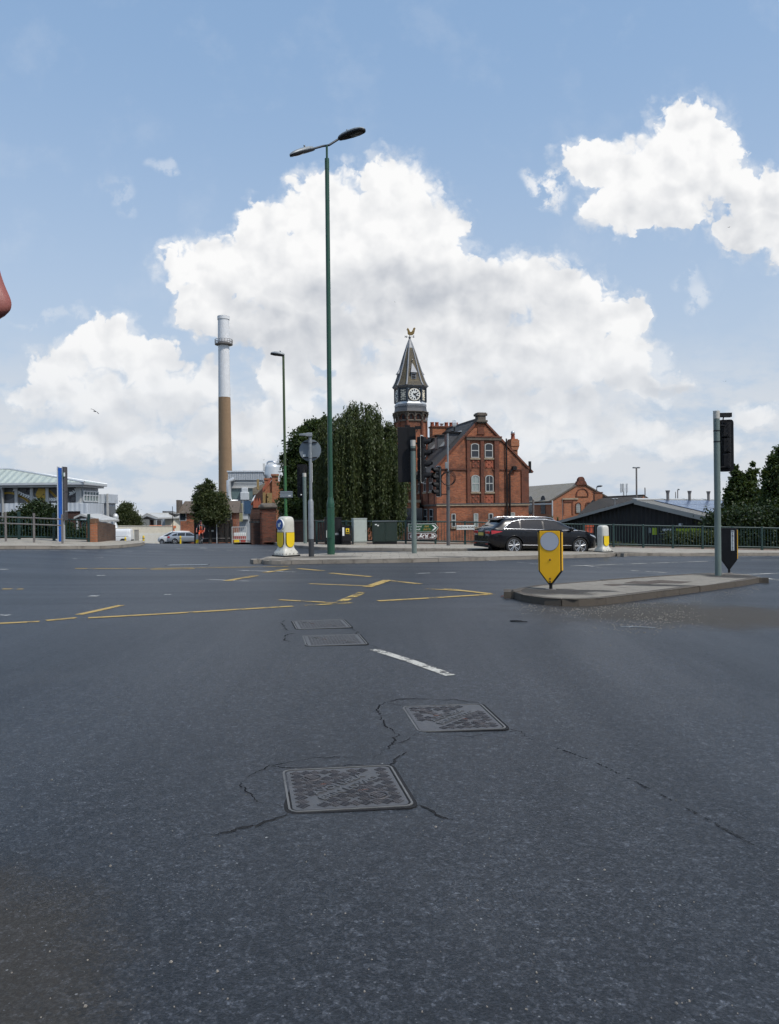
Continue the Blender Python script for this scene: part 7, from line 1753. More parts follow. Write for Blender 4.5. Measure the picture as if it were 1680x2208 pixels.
# outer curtains, hanging lower on the right
for x, y0, y1, q_ in [(rng.uniform(705, 878), 0, 0, rng.uniform(-2.0, 1.2)) for _ in range(230)]:
    ytop = 880 + 95 * abs((x - 775) / 100) ** 1.6 + rng.uniform(0, 90); yl = 1165 - (55 if x > 872 else 0) - rng.uniform(0, 60) - 30 * (x < 722)
    a_ = at(x, ytop, 48) - b; z1 = at(x, yl, 48).z - GL
    if a_.z - z1 < .6: continue
    n = int((a_.z - z1) / .075); tt = np.linspace(0, 1, n)
    for s_ in range(3):
        ox, oy = rng.normal(size=2) * .07; e_ = rng.uniform(.75, 1.02)
        line = np.stack([a_.x + ox + np.cumsum(rng.normal(size=n)) * .006, a_.y + q_ + oy + np.cumsum(rng.normal(size=n)) * .006, a_.z - tt * (a_.z - z1) * e_], 1); pts.append(line + rng.normal(size=line.shape) * .018)
leaves('fronds', m_leaf_willow, np.concatenate(pts), .062, wl, 3.2, (.45, 1.0))
P_, C_ = clumps(W_, 200, 26, .16); leaves('crown', m_leaf_willow, P_, .06, wl, 2.8, (.6, .8))
mb = MB(); mb.tube([(0, 0, -.3), (.1, 0, 3), (-.1, .1, 6), (0, 0, 9), (-.2, 0, 12)], [.5, .4, .32, .2, .05], 10)
for j in range(18):
    c = Vector(ctr[rng.integers(len(ctr))]); s0 = Vector((0, 0, rng.uniform(4, 8))); mb.tube([s0, s0.lerp(c, .5) + Vector((0, 0, .6)), c], [.16, .09, .02], 6)
mb.build('trunk', m_bark, wl, uv=False)
# birch by the gates, tree behind the white van, trees on the right
b = gbase(452, 84, -2.2); tree('birch_tree', 'drooping birch in front of the brick gatehouse', b, pxblob([(450, 1085, 26, 24), (440, 1062, 14, 18), (452, 1048, 10, 16), (468, 1080, 18, 22), (432, 1090, 16, 22), (455, 1110, 34, 16), (425, 1072, 9, 10), (478, 1100, 12, 14)], 84, b), m_leaf_birch, 420, 60, .26, .11, .16, stretch=2)
b = gbase(272, 114, -2.6); tree('yard_tree', 'pale green bushy tree behind the clad building corner', b, pxblob([(270, 1112, 22, 18), (272, 1096, 13, 12), (258, 1124, 18, 16), (288, 1126, 17, 13), (272, 1140, 26, 16), (250, 1140, 16, 16), (262, 1106, 10, 10)], 114, b), m_leaf_birch, 380, 60, .26, .13, .16)
b = gbase(1600, 50); tree('broadleaf_tree', 'dark tree with upright shoots next to the near signal pole', b, pxblob([(1600, 1066, 26, 26), (1592, 1042, 13, 22), (1618, 1038, 9, 22), (1625, 1014, 5, 16), (1586, 1020, 6, 16), (1580, 1082, 14, 20), (1628, 1078, 20, 20), (1610, 1105, 44, 20), (1572, 1060, 6, 9)], 50, b), m_leaf_tree, 640, 62, .24, .105, .22)
b = gbase(1690, 46); tree('broadleaf_tree', 'tallest dark spreading tree above the railing and hedge', b, pxblob([(1698, 1030, 40, 40), (1676, 1002, 16, 22), (1692, 978, 16, 18), (1664, 1052, 14, 17), (1704, 1080, 50, 32), (1660, 1092, 18, 24), (1650, 1022, 7, 6)], 46, b), m_leaf_tree, 640, 62, .24, .105, .25)
b = gbase(1640, 43); tree('dense_hedge', 'dense dark hedge behind the railing under the upright trees', b, pxblob([(1560, 1128, 40, 22), (1610, 1126, 46, 24), (1660, 1124, 46, 26), (1710, 1124, 46, 26), (1580, 1155, 50, 26), (1640, 1155, 50, 26), (1700, 1155, 50, 26)], 43, b), m_leaf_ivy, 620, 60, .28, .10, .12, cat='hedge')
# ivy mound behind the left railings
b = gbase(90, 41, -1.0); tree('ivy_bush', 'dark ivy covered mound before the clad building', b, pxblob([(90, 1094, 18, 16), (75, 1102, 26, 16), (105, 1102, 22, 16), (55, 1110, 28, 12), (118, 1112, 18, 12), (90, 1120, 42, 18), (40, 1130, 30, 20), (100, 1140, 40, 24), (140, 1150, 20, 20), (20, 1150, 30, 22), (60, 1155, 40, 20)], 41, b), m_leaf_ivy, 700, 44, .26, .085, .12, cat='bush', stretch=1.2)
b = gbase(170, 38, -.6); tree('creeper_bush', 'thin creeper behind the railing beside the brick pier', b, pxblob([(165, 1158, 20, 14), (180, 1150, 12, 20), (150, 1160, 12, 12)], 38, b), m_leaf_ivy, 110, 26, .3, .07, .05, cat='bush')
# weeds behind the far railing
b = gbase(1490, 38.5, -1.9); tree('weed_bush', 'pale leafy weeds growing below the lime sign', b, pxblob([(1450, 1160, 16, 12), (1475, 1164, 22, 12), (1500, 1162, 22, 12), (1525, 1163, 20, 13), (1545, 1160, 14, 14)], 38.5, b), m_leaf_birch, 230, 30, .3, .075, .05, cat='bush')
b = gbase(1240, 38.5, -1.6); tree('weed_bush', 'low weeds along the brick plinth right of the bollard', b, pxblob([(1320, 1176, 14, 4), (1360, 1178, 16, 4), (1215, 1165, 10, 8)], 36, b), m_leaf_birch, 60, 20, .3, .06, .03, cat='bush')
# spiky yucca beyond the car roof
b = gbase(1195, 39, -1.2); t = thing('yucca_plant', 'spiky green yucca rising behind the railing over the car bonnet', 'plant', b); mb = MB(); k = 39 / F
for cx, cy in ((1190, 1118), (1203, 1121), (1180, 1122)):
    p = at(cx, cy, 39) - b
    for j in range(22):
        a_, e_ = rng.uniform(0, 6.28), rng.uniform(-.1, 1.3); d = Vector((math.cos(a_) * math.cos(e_), math.sin(a_) * math.cos(e_), math.sin(e_))); s_ = d.cross(Vector((0, 0, 1))).normalized() * .018; L = rng.uniform(.2, .36)
        mb.add([p - s_, p + s_, p + d * L + Vector((0, 0, -.03))], [(0, 1, 2)])
mb.build('leaves', m_leaf_birch, t, recalc=False, uv=False); mb = MB()
for cx, cy in ((1190, 1118), (1203, 1121), (1180, 1122)): mb.tube([(0, 0, 0), at(cx, cy, 39) - b], [.07, .05], 8)
mb.build('stem', m_bark, t, uv=False)

# loose grit swept beside the near island, and a few scraps
def grit():
    mb = MB(); pts = []
    for _ in range(1100):
        q_ = rng.random()
        if q_ < .6: x, y = rng.uniform(1120, 1640), 0; y = np.interp(x, [1105, 1180, 1260, 1400, 1640], [1297, 1310, 1312, 1296, 1262]) + abs(rng.normal()) * 10
        else: x = rng.normal(1405, 60); y = rng.normal(1338, 12) - (x - 1405) * .12
        p = gp(x, y); s_ = rng.uniform(.004, .013); a_ = rng.uniform(0, 6.28)
        V = [Vector((p.x + s_ * r_ * math.cos(a_ + q), p.y + s_ * r_ * math.sin(a_ + q), zg(p.x, p.y) + z)) for z, r_ in ((-.002, 1), (s_ * .7, .55)) for q in (0, 1.6, 3.1, 4.6)]
        mb.add(V, [(4, 5, 6, 7), (0, 1, 5, 4), (1, 2, 6, 5), (2, 3, 7, 6), (3, 0, 4, 7)])
    for _ in range(260):
        x, y = rng.uniform(0, 1680), 1104 + 1104 * rng.random() ** .6 * .98 + 120
        if y > 2200: continue
        p = gp(x, y); s_ = rng.uniform(.002, .005) * (1.6 if rng.random() < .12 else 1); a_ = rng.uniform(0, 6.28)
        V = [Vector((p.x + s_ * r_ * math.cos(a_ + q), p.y + s_ * r_ * math.sin(a_ + q), zg(p.x, p.y) + z)) for z, r_ in ((-.002, 1), (s_ * .6, .55)) for q in (0, 1.6, 3.1, 4.6)]
        mb.add(V, [(4, 5, 6, 7), (0, 1, 5, 4), (1, 2, 6, 5), (2, 3, 7, 6), (3, 0, 4, 7)])
    o = mb.build('gravel', plain('grit', (.22, .20, .17), .9, var=.6, vs=30), recalc=False, uv=False); tag(o, 'loose pale grit scattered over the asphalt', kind='stuff')
grit()
p = gp(1117, 1341); t = thing('bent_wire', 'thin bent wire lying on the asphalt before the near island', 'litter', (p.x, p.y, zg(p.x, p.y)))
MB().tube([(-.10, .06, .008), (-.09, .0, .008), (0, -.02, .012), (.12, -.06, .010)], .006, 6).build('strand', m_black, t); MB().tube([(-.10, .06, .010), (-.02, .05, .012), (.06, .02, .01)], .006, 6).build('loop', m_black, t)
p = gp(1374, 1353); t = thing('broken_strip', 'broken pale plastic strips lying in the grit', 'litter', (p.x, p.y, zg(p.x, p.y)))
MB().tube([(-.2, .07, .006), (0, 0, .008), (.22, -.07, .006)], .006, 6).build('long_strip', m_galv, t); MB().tube([(-.12, -.02, .006), (-.04, .08, .008)], .006, 6).build('short_strip', m_galv, t)
p = gp(1087, 1287); t = thing('red_scrap', 'small torn red scrap at the kerb of the near island', 'litter', (p.x, p.y, zg(p.x, p.y)))
MB().loft([[(-.06, -.03, .004), (.0, -.03, .02), (.07, -.01, .006)], [(-.05, .02, .012), (.01, .03, .03), (.06, .04, .004)]], caps=False, closed=False).build('scrap', m_rust if False else plain('red_scrap_paint', (.42, .09, .04), .7), t)

# ------------------------------------------------------------------ vehicles
def vehicle(name, label, loc, rot, paint, spec, group=None, chrome_trim=False, tint=None, small=False):
    t = thing(name, label, spec.get('cat', 'car'), loc, 0, group); t.rotation_euler = rot
    topx, topz = zip(*spec['top']); botx, botz = zip(*spec['bot']); wx, ww = zip(*spec['w']); bx, bz = zip(*spec['belt'])
    x0, x1 = spec['x0'], spec['x1']; wr, ra = spec['wr'], spec['wr'] * 1.16; axles = spec['axles']; tum = spec.get('tumble', .40)
    xf = np.linspace(x0, x1, 400); tz = np.interp(xf, topx, topz); kk = np.exp(-np.linspace(-2, 2, 15) ** 2); kk /= kk.sum(); tzs = np.convolve(np.pad(tz, 7, 'edge'), kk, 'valid')
    wv = np.convolve(np.pad(np.interp(xf, wx, ww), 7, 'edge'), kk, 'valid')
    top = lambda x: float(np.interp(x, xf, tzs)); W_ = lambda x: float(np.interp(x, xf, wv)); bot = lambda x: float(np.interp(x, botx, botz)); belt = lambda x: float(np.interp(x, bx, bz))
    def section(x):
        zt, zb, w, be = top(x), bot(x), W_(x), belt(x)
        be2 = min(be, zt - .05); hgt_ = max(zt - be2 - .05, 0); wr_ = max(w * .955 - tum * hgt_, .25)
        lo_ = min(zb + .30, be2 - .12); q = min(hgt_ / .1, 1)
        pts = [(0, zb), (w * .82, zb), (w * .955, zb + .07), (w * .985, (zb + lo_) / 2 + .03), (w, lo_ + .04), (w * 1.0, (lo_ + be2) / 2 + .06), (w * .985, be2 - .05), (w * .958, be2), (wr_ + (.02 if q else -.02), zt - .10 * q - .03 * (1 - q)), (wr_ - .05, zt - .035), (wr_ * .8, zt - .012), (wr_ * .4, zt), (0, zt + .004)]
        out = [pts[0]]
        for a, b_ in zip(pts, pts[1:]): out += [((a[0] * 2 + b_[0]) / 3, (a[1] * 2 + b_[1]) / 3), ((a[0] + b_[0] * 2) / 3, (a[1] + b_[1] * 2) / 3)]
        return out + [pts[-1]]
    X = np.unique(np.concatenate([np.linspace(x0, x1, 86), [x0 + .015, x0 + .04, x1 - .04, x1 - .015]]))
    mb = MB(); rows = []
    for x in X:
        s_ = section(x); rows.append([(x, -y, z) for y, z in s_] + [(x, y, z) for y, z in s_[::-1]][1:])
    n = len(rows[0]); base = 0
    for r_ in rows: mb.v += [tuple(map(float, p)) for p in r_]
    for i in range(len(rows) - 1):
        for j in range(n - 1):
            q = [i * n + j, (i + 1) * n + j, (i + 1) * n + j + 1, i * n + j + 1]; c = np.mean([mb.v[k] for k in q], 0)
            if any((c[0] - ax) ** 2 + (c[2] - wr) ** 2 < ra ** 2 and abs(c[1]) > .45 * W_(c[0]) for ax in axles): continue
            mb.f.append(tuple(q)); mb.sm.append(True)
    for r0 in (0, len(rows) - 1): mb.f.append(tuple(range(r0 * n, r0 * n + n))); mb.sm.append(False)
    body = mb.build('body', paint, t, uv=False)
    def yside(x, z):
        s_ = section(x); best = 0
        for (ya, za), (yb, zb) in zip(s_[1:], s_[2:]):
            if za != zb and min(za, zb) <= z <= max(za, zb) and ya > .2: best = max(best, ya + (yb - ya) * (z - za) / (zb - za))
        return best or W_(x) * .9
    def ztop(x, y):
        s_ = section(x)[::-1]
        for (ya, za), (yb, zb) in zip(s_, s_[1:]):
            if ya <= abs(y) <= yb: return za + (zb - za) * (abs(y) - ya) / max(yb - ya, 1e-6)
        return top(x) - .1
    def sidepatch(nm, mat, par, xa, xb, zl, zu, off=.008, nx=14, nz=5):
        for sg in (-1, 1):
            rows = []
            for i in range(nx + 1):
                x = xa + (xb - xa) * i / nx; a, b_ = zl(x), max(zu(x), zl(x) + .005); rows.append([(x, sg * (yside(x, a + (b_ - a) * j / nz) + off), a + (b_ - a) * j / nz) for j in range(nz + 1)])
            MB().grid(rows).build(nm, mat, par, uv=False)
    # dark sills and arches
    for ax in axles:
        for sg in (-1, 1):
            mb = MB(); yw = W_(ax); pts = [(ax + ra * math.cos(a), sg * (yside(min(max(ax + ra * math.cos(a), x0), x1), max(wr + ra * math.sin(a), bot(ax) + .05)) - .006), wr + ra * math.sin(a)) for a in [R(-25 + 230 * j / 22) for j in range(23)]]
            mb.tube(pts, .022, 6); mb.build('wheel_arch', paint if not spec.get('dark_arch') else m_black_soft, t, uv=False)
            mb = MB(); mb.loft([[(ax + (ra + .02) * math.cos(2 * math.pi * j / 24), sg * y, wr + (ra + .02) * math.sin(2 * math.pi * j / 24)) for j in range(24)] for y in (yw * .45, yw * .93)], caps=False); mb.prism([(ax + (ra + .02) * math.cos(2 * math.pi * j / 24), wr + (ra + .02) * math.sin(2 * math.pi * j / 24)) for j in range(24)], 'y', sg * yw * .43, sg * yw * .45); mb.build('wheel_well', m_rubber, t, uv=False)
            yo = sg * (yw - .02); yi = sg * (yw - .24); mb = MB(); prof = [(.64, yi), (.9, yi), (1.0, yi + sg * .03), (1.0, yo - sg * .03), (.95, yo), (.74, yo + sg * .004), (.70, yo - sg * .02)]
            mb.loft([[(ax + wr * q * math.cos(2 * math.pi * j / 36), y, wr + wr * q * math.sin(2 * math.pi * j / 36)) for j in range(36)] for q, y in prof], caps=True); wo = mb.build('wheel', m_rubber, t, uv=False)
            mb = MB(); mb.cyl((ax, yo - sg * .075, wr), (ax, yo - sg * .07, wr), wr * .70, n=30); mb.build('hub_back', m_black, wo, uv=False)
            mb = MB(); mb.torus((ax, yo - sg * .015, wr), wr * .70, wr * .035, 'y', 36, 6); ns = spec.get('spokes', 5)
            for s_ in range(ns):
                for d_ in ((-.16, .16) if ns == 5 else (0,)):
                    a = 2 * math.pi * s_ / ns + .4; b_ = a + d_ * 1.3; mb.M = None; p0 = Vector((ax + wr * .12 * math.cos(a + d_), yo - sg * .03, wr + wr * .12 * math.sin(a + d_))); p1 = Vector((ax + wr * .69 * math.cos(b_), yo - sg * .022, wr + wr * .69 * math.sin(b_))); mb.tube([p0, p1], [wr * .06, wr * (.05 if ns == 5 else .1)], 6, flat=1)
            mb.cyl((ax, yo - sg * .05, wr), (ax, yo - sg * .01, wr), wr * .17, wr * .12, 16); mb.build('rim', m_alloy, wo, uv=False)
    glass = tint or m_glass
    for (xa, xb, zl, zu) in spec['windows']: sidepatch('side_window', glass, t, xa, xb, zl, zu)
    def toppatch(nm, mat, xa, xb, hw, off=.008, nx=8, ny=12):
        MB().grid([[(x, y := -hw(x) + 2 * hw(x) * j / ny, ztop(x, y) + off) for j in range(ny + 1)] for x in [xa + (xb - xa) * i / nx for i in range(nx + 1)]]).build(nm, mat, t, uv=False)
    for nm, xa, xb, hw in spec['screens']: toppatch(nm, glass, xa, xb, hw)
    return t, dict(side=sidepatch, top=toppatch, yside=yside, ztop=ztop, W=W_, topf=top, belt=belt)
def li(pts):
    pts = sorted(pts); return lambda x: float(np.interp(x, [p[0] for p in pts], [p[1] for p in pts]))
li_old = lambda pts: (lambda x: float(np.interp(x, [p[0] for p in pts], [p[1] for p in pts])))

# ---- black estate car. x forward from the middle of the wheelbase
AB = [(-1.98, .96), (-1.5, .975), (1.3, .935), (1.6, .90), (2.3, .80)]
arch_l = li([(-1.86, .98), (-1.78, 1.05), (-1.6, 1.18), (-1.45, 1.26), (-1.1, 1.335), (-.5, 1.36), (0, 1.355), (.4, 1.315), (.8, 1.20), (1.1, 1.06), (1.28, .96)])
belt_l = li([(-1.9, .985), (1.3, .945)])
up = lambda x: arch_l(x) ; lo2 = lambda x: belt_l(x) + .008
estate = dict(x0=-2.42, x1=2.30, wr=.335, axles=(-1.41, 1.41), tumble=.46,
    top=[(-2.42, .66), (-2.40, .80), (-2.34, .96), (-2.26, 1.02), (-2.06, 1.13), (-1.84, 1.33), (-1.70, 1.385), (-1.2, 1.425), (-.4, 1.435), (.1, 1.42), (.45, 1.36), (1.20, 1.02), (1.32, .985), (1.7, .95), (2.05, .86), (2.22, .74), (2.29, .62), (2.30, .5)],
    bot=[(-2.42, .34), (-2.1, .22), (-1, .19), (1.6, .19), (2.3, .24)], w=[(-2.42, .74), (-2.36, .80), (-2.2, .86), (-1.8, .905), (-1, .92), (1.2, .92), (1.7, .895), (2.05, .80), (2.24, .66), (2.30, .52)], belt=AB,
    windows=[(-1.80, -1.17, lo2, lambda x: up(x) - .02), (-1.10, -.20, lo2, lambda x: up(x) - .02), (-.12, 1.16, lo2, lambda x: up(x) - .02)],
    screens=[('rear_window', -2.16, -1.86, lambda x: .60 - .12 * (x + 2.16) / .3), ('windscreen', .50, 1.14, lambda x: .56 + .16 * (x - .5) / .64)])
pr = gp(1108, 1194.5); pf = gp(1250.5, 1193.5)
pr = Vector((at(1108, 1100, 29.05).x, 29.05, 0)); pf = Vector((at(1250.5, 1100, 29.75).x, 29.75, 0))
hd = (pf - pr).normalized(); side = Vector((-hd.y, hd.x, 0)); car_s = (pf - pr).length / 2.82; ctr_ = (pr + pf) / 2 + side * .90 * car_s; rz_ = math.atan2(hd.y, hd.x)
zr_, zf_ = zg(pr.x, pr.y), zg(pf.x, pf.y)
car, cf = vehicle('estate_car', 'black estate car waiting behind the far island', (ctr_.x, ctr_.y, (zr_ + zf_) / 2), (0, math.atan2(zr_ - zf_, 2.82), rz_), m_carpaint, estate, tint=glassy('car_glass', (.012, .014, .017), .04)); car.scale = (car_s,) * 3
ch_pts = [(x, arch_l(x)) for x in np.linspace(-1.86, 1.27, 40)]
for sg in (-1, 1):
    mb = MB(); mb.tube([(x, sg * (cf['yside'](x, z) + .012), z) for x, z in ch_pts], .018, 6); mb.tube([(x, sg * (cf['yside'](x, belt_l(x)) + .012), belt_l(x)) for x in np.linspace(-1.86, 1.27, 30)], .015, 6); mb.build('chrome_trim', m_chrome, car, uv=False)
    mb = MB(); mb.tube([(x, sg * (.56 - .03 * abs(x)), cf['ztop'](x, .56) + .05 - (.05 if i in (0, 24) else 0)) for i, x in enumerate(np.linspace(-1.72, .42, 25))], .019, 6); mb.build('roof_rail', m_chrome, car, uv=False)
    mb = MB(); mb.tube([(-1.08, sg * (cf['W'](-1.0) + .004), .36), (1.0, sg * (cf['W'](1) + .004), .36)], .012, 6); mb.build('sill_trim', m_chrome, car, uv=False)
    for x in (-.92, .16): MB().tube([(x, sg * (cf['yside'](x, .87) + .012), .865), (x + .2, sg * (cf['yside'](x + .2, .87) + .012), .87)], .014, 6).build('door_handle', m_carpaint, car, uv=False)
    m_ = MB().sphere((.96, sg * 1.0, 1.0), (.10, .09, .075), 14, 10).build('mirror', m_carpaint, car, uv=False)
m_line = plain('panel_gap', (.002, .002, .002), .9)
for x in (-1.14, -.16, .98): cf['side']('door_seam', m_line, car, x, x + .008, lambda x: .40, lambda x: .93, .004, 1, 6)
cf['side']('tail_lamp', m_redlamp, car, -2.33, -1.92, li([(-2.33, .76), (-1.92, .865)]), li([(-2.33, .91), (-1.92, .885)]), .010)
cf['side']('headlamp', m_lens, car, 1.86, 2.2, li([(1.86, .78), (2.2, .64)]), li([(1.86, .80), (2.2, .72)]), .010)
mb = MB(); mb.box(-2.440, -2.405, -.80, -.42, .775, .885); mb.box(-2.440, -2.405, .42, .80, .775, .885); mb.build('tail_lamp', m_redlamp, car, bevel=.015, uv=False)
MB().box(-2.450, -2.425, -.26, .26, .70, .82).build('number_plate', m_plate, car, bevel=.004); MB().box(-2.437, -2.40, -.34, .34, .66, .86).build('plate_recess', m_black, car)
mb = MB()
for j in range(4): mb.torus((-2.40, -.105 + .07 * j, .935), .042, .007, 'x', 18, 5)
mb.build('badge_rings', m_chrome, car, uv=False)
mb = MB(); mb.box(-2.47, -2.36, -.80, .80, .42, .47); mb.build('bumper_lip', m_carpaint, car, bevel=.015); mb = MB(); mb.box(-2.455, -2.37, -.74, .74, .26, .36); mb.build('diffuser', m_black_soft, car, bevel=.015)
mb = MB(); mb.box(-2.452, -2.42, -.70, -.5, .37, .40); mb.box(-2.452, -2.42, .5, .70, .37, .40); mb.build('rear_reflector', m_redlamp, car)
mb = MB(); mb.loft([[(x, y, z) for y in (-.58, .58)] + [(x, y, z - .025) for y in (.58, -.58)] for x, z in ((-1.66, 1.40), (-1.86, 1.362), (-1.97, 1.335))], smooth=False); mb.build('roof_spoiler', m_carpaint, car)
MB().loft([[(-1.2, -.02, 1.43), (-1.2, .02, 1.43), (-1.12, 0, 1.43)], [(-1.26, -.008, 1.50), (-1.26, .008, 1.50), (-1.22, 0, 1.50)]]).build('aerial_fin', m_carpaint, car)
mb = MB(); mb.box(2.285, 2.31, -.40, .40, .36, .66); mb.build('grille', m_black_soft, car, bevel=.02)

# ---- distant vehicles
mpv = dict(x0=-2.15, x1=2.05, wr=.31, axles=(-1.3, 1.35), spokes=6, tumble=.34,
    top=[(-2.15, .7), (-2.12, 1.0), (-2.0, 1.45), (-1.85, 1.6), (-1.0, 1.66), (.1, 1.62), (.5, 1.5), (1.35, 1.05), (1.75, .92), (2.0, .74), (2.05, .5)], bot=[(-2.15, .32), (-1.8, .2), (1.7, .2), (2.05, .28)], w=[(-2.15, .74), (-2, .83), (-1, .87), (1.2, .86), (1.7, .78), (2.05, .5)], belt=[(-2.1, .98), (1.3, .93), (2.05, .72)],
    windows=[(-1.95, -1.1, lambda x: 1.02, li([(-1.95, 1.3), (-1.7, 1.48), (-1.1, 1.52)])), (-1.0, -.1, lambda x: 1.0, lambda x: 1.52), (0, 1.2, lambda x: .98, li([(0, 1.5), (.4, 1.4), (1.2, .99)]))],
    screens=[('rear_window', -2.12, -1.95, lambda x: .6), ('windscreen', .55, 1.3, lambda x: .66)])
gzp = lambda px, Y: gz(px, Y)
p = gzp(376, 100); v, _ = vehicle('hatchback_car', 'white people carrier parked before the palisade', tuple(p), (0, 0, R(172)), m_white_car, mpv, 'cars parked in the yard')
MB().box(1.98, 2.06, -.3, .3, .4, .55).build('grille', m_black_soft, v)
sil = dict(estate); sil['spokes'] = 6
p = gzp(405, 96); v, c2 = vehicle('estate_car', 'silver estate car parked beside the white people carrier', tuple(p), (0, 0, R(3)), m_silver_car, sil, 'cars parked in the yard')
c2['side']('tail_lamp', m_redlamp, v, -2.33, -2.02, lambda x: .72, lambda x: .95, .01)
p = gzp(389, 104); v, _ = vehicle('hatchback_car', 'dark-topped car half hidden between the white and silver cars', tuple(p), (0, 0, R(176)), plain('graphite_car_paint', (.05, .052, .058), .3, coat=.5), mpv, 'cars parked in the yard')
van = dict(cat='van', x0=-2.5, x1=2.4, wr=.33, axles=(-1.55, 1.5), spokes=6, tumble=.16, dark_arch=True,
    top=[(-2.5, .8), (-2.49, 1.5), (-2.44, 1.88), (-2.3, 1.95), (.6, 1.95), (.9, 1.85), (1.5, 1.2), (2.1, .98), (2.36, .8), (2.4, .5)], bot=[(-2.5, .36), (-2.1, .26), (1.9, .26), (2.4, .3)], w=[(-2.5, .86), (-2.4, .92), (-1, .94), (1.4, .93), (2.1, .82), (2.4, .6)], belt=[(-2.5, 1.05), (1.4, 1.02), (2.4, .8)],
    windows=[(.15, 1.3, lambda x: 1.08, li([(.15, 1.62), (.85, 1.6), (1.3, 1.2)]))], screens=[('windscreen', .95, 1.5, lambda x: .75)])
p = gzp(240, 98); v, c3 = vehicle('panel_van', 'white panel van half hidden by the brown brick wall', tuple(p), (0, 0, R(188)), m_white_car, van)
c3['side']('side_moulding', m_black_soft, v, -2.2, .1, lambda x: 1.0, lambda x: 1.04, .012); c3['side']('side_panel', plain('van_panel_shade', (.64, .66, .68), .35), v, -2.0, -.1, lambda x: 1.12, lambda x: 1.6, .006)
MB().box(-2.56, -2.46, -.85, .85, .4, .58).build('bumper', m_black_soft, v, bevel=.02)

# ------------------------------------------------------------------ people
def skin_mesh(name, V, E, sub=1):
    me = bpy.data.meshes.new(name); me.from_pydata([v[0] for v in V], E, []); o = bpy.data.objects.new(name, me); COL.objects.link(o)
    o.modifiers.new('Skin', 'SKIN'); s_ = o.modifiers.new('Sub', 'SUBSURF'); s_.levels = sub; s_.render_levels = sub
    for i, v in enumerate(V): r_ = v[1]; me.skin_vertices[0].data[i].radius = r_ if isinstance(r_, tuple) else (r_, r_); me.skin_vertices[0].data[i].use_root = (i == 0)
    dg = bpy.context.evaluated_depsgraph_get(); m2 = bpy.data.meshes.new_from_object(o.evaluated_get(dg)); bpy.data.objects.remove(o); bpy.data.meshes.remove(me)
    for p_ in m2.polygons: p_.use_smooth = True
    return m2
def chainv(V, E, start, pts):
    k = start
    for p, r_ in pts: V.append((tuple(p), r_)); E.append((k, len(V) - 1)); k = len(V) - 1
    return k
def figure(par, J, s_=1.0, fingers=True):
    """Body (one skinned surface), and clothes that follow it. J: joints in local metres."""
    v = lambda n: Vector(J[n])
    V, E = [(tuple(v('pelvis')), .125 * s_)], []
    ch_ = chainv(V, E, 0, [(v('waist'), .118 * s_), (v('chest'), .135 * s_), (v('collar'), .10 * s_)]); nk = chainv(V, E, ch_, [(v('neck'), .055 * s_), (v('head'), .06 * s_)])
    for sd in 'LR':
        k = chainv(V, E, ch_, [(v('sh' + sd), .062 * s_), (v('el' + sd), .043 * s_), (v('wr' + sd), .029 * s_), (v('hd' + sd), .034 * s_)])
        if fingers:
            d = (v('hd' + sd) - v('wr' + sd)).normalized(); u = Vector(J['palm' + sd]).normalized(); w = d.cross(u).normalized()
            for j, L in enumerate((.075, .085, .08, .065)):
                b0 = v('hd' + sd) + d * .03 + w * (.027 - .018 * j); chainv(V, E, k, [(b0, .0095), (b0 + d * L * .45 + u * .006, .0085), (b0 + d * L * .75 + u * .024, .0078), (b0 + d * L * .9 + u * .045, .0068)])
            b0 = v('wr' + sd).lerp(v('hd' + sd), .55) + w * .032; chainv(V, E, k, [(b0, .012), (b0 + w * .022 + d * .03 + u * .012, .010), (b0 + w * .025 + d * .055 + u * .022, .0085)])
        chainv(V, E, 0, [(v('hip' + sd), .088 * s_), (v('kn' + sd), .055 * s_), (v('an' + sd), .037 * s_), (v('toe' + sd), .036 * s_)])
    return skin_mesh('body', V, E)
def garment(name, par, mat, chains, root):
    V, E = [(tuple(root[0]), root[1])], []
    for c in chains: chainv(V, E, 0, c)
    me = skin_mesh(name, V, E); me.materials.clear(); me.materials.append(mat); o = bpy.data.objects.new(name, me); COL.objects.link(o); o.parent = par; return o
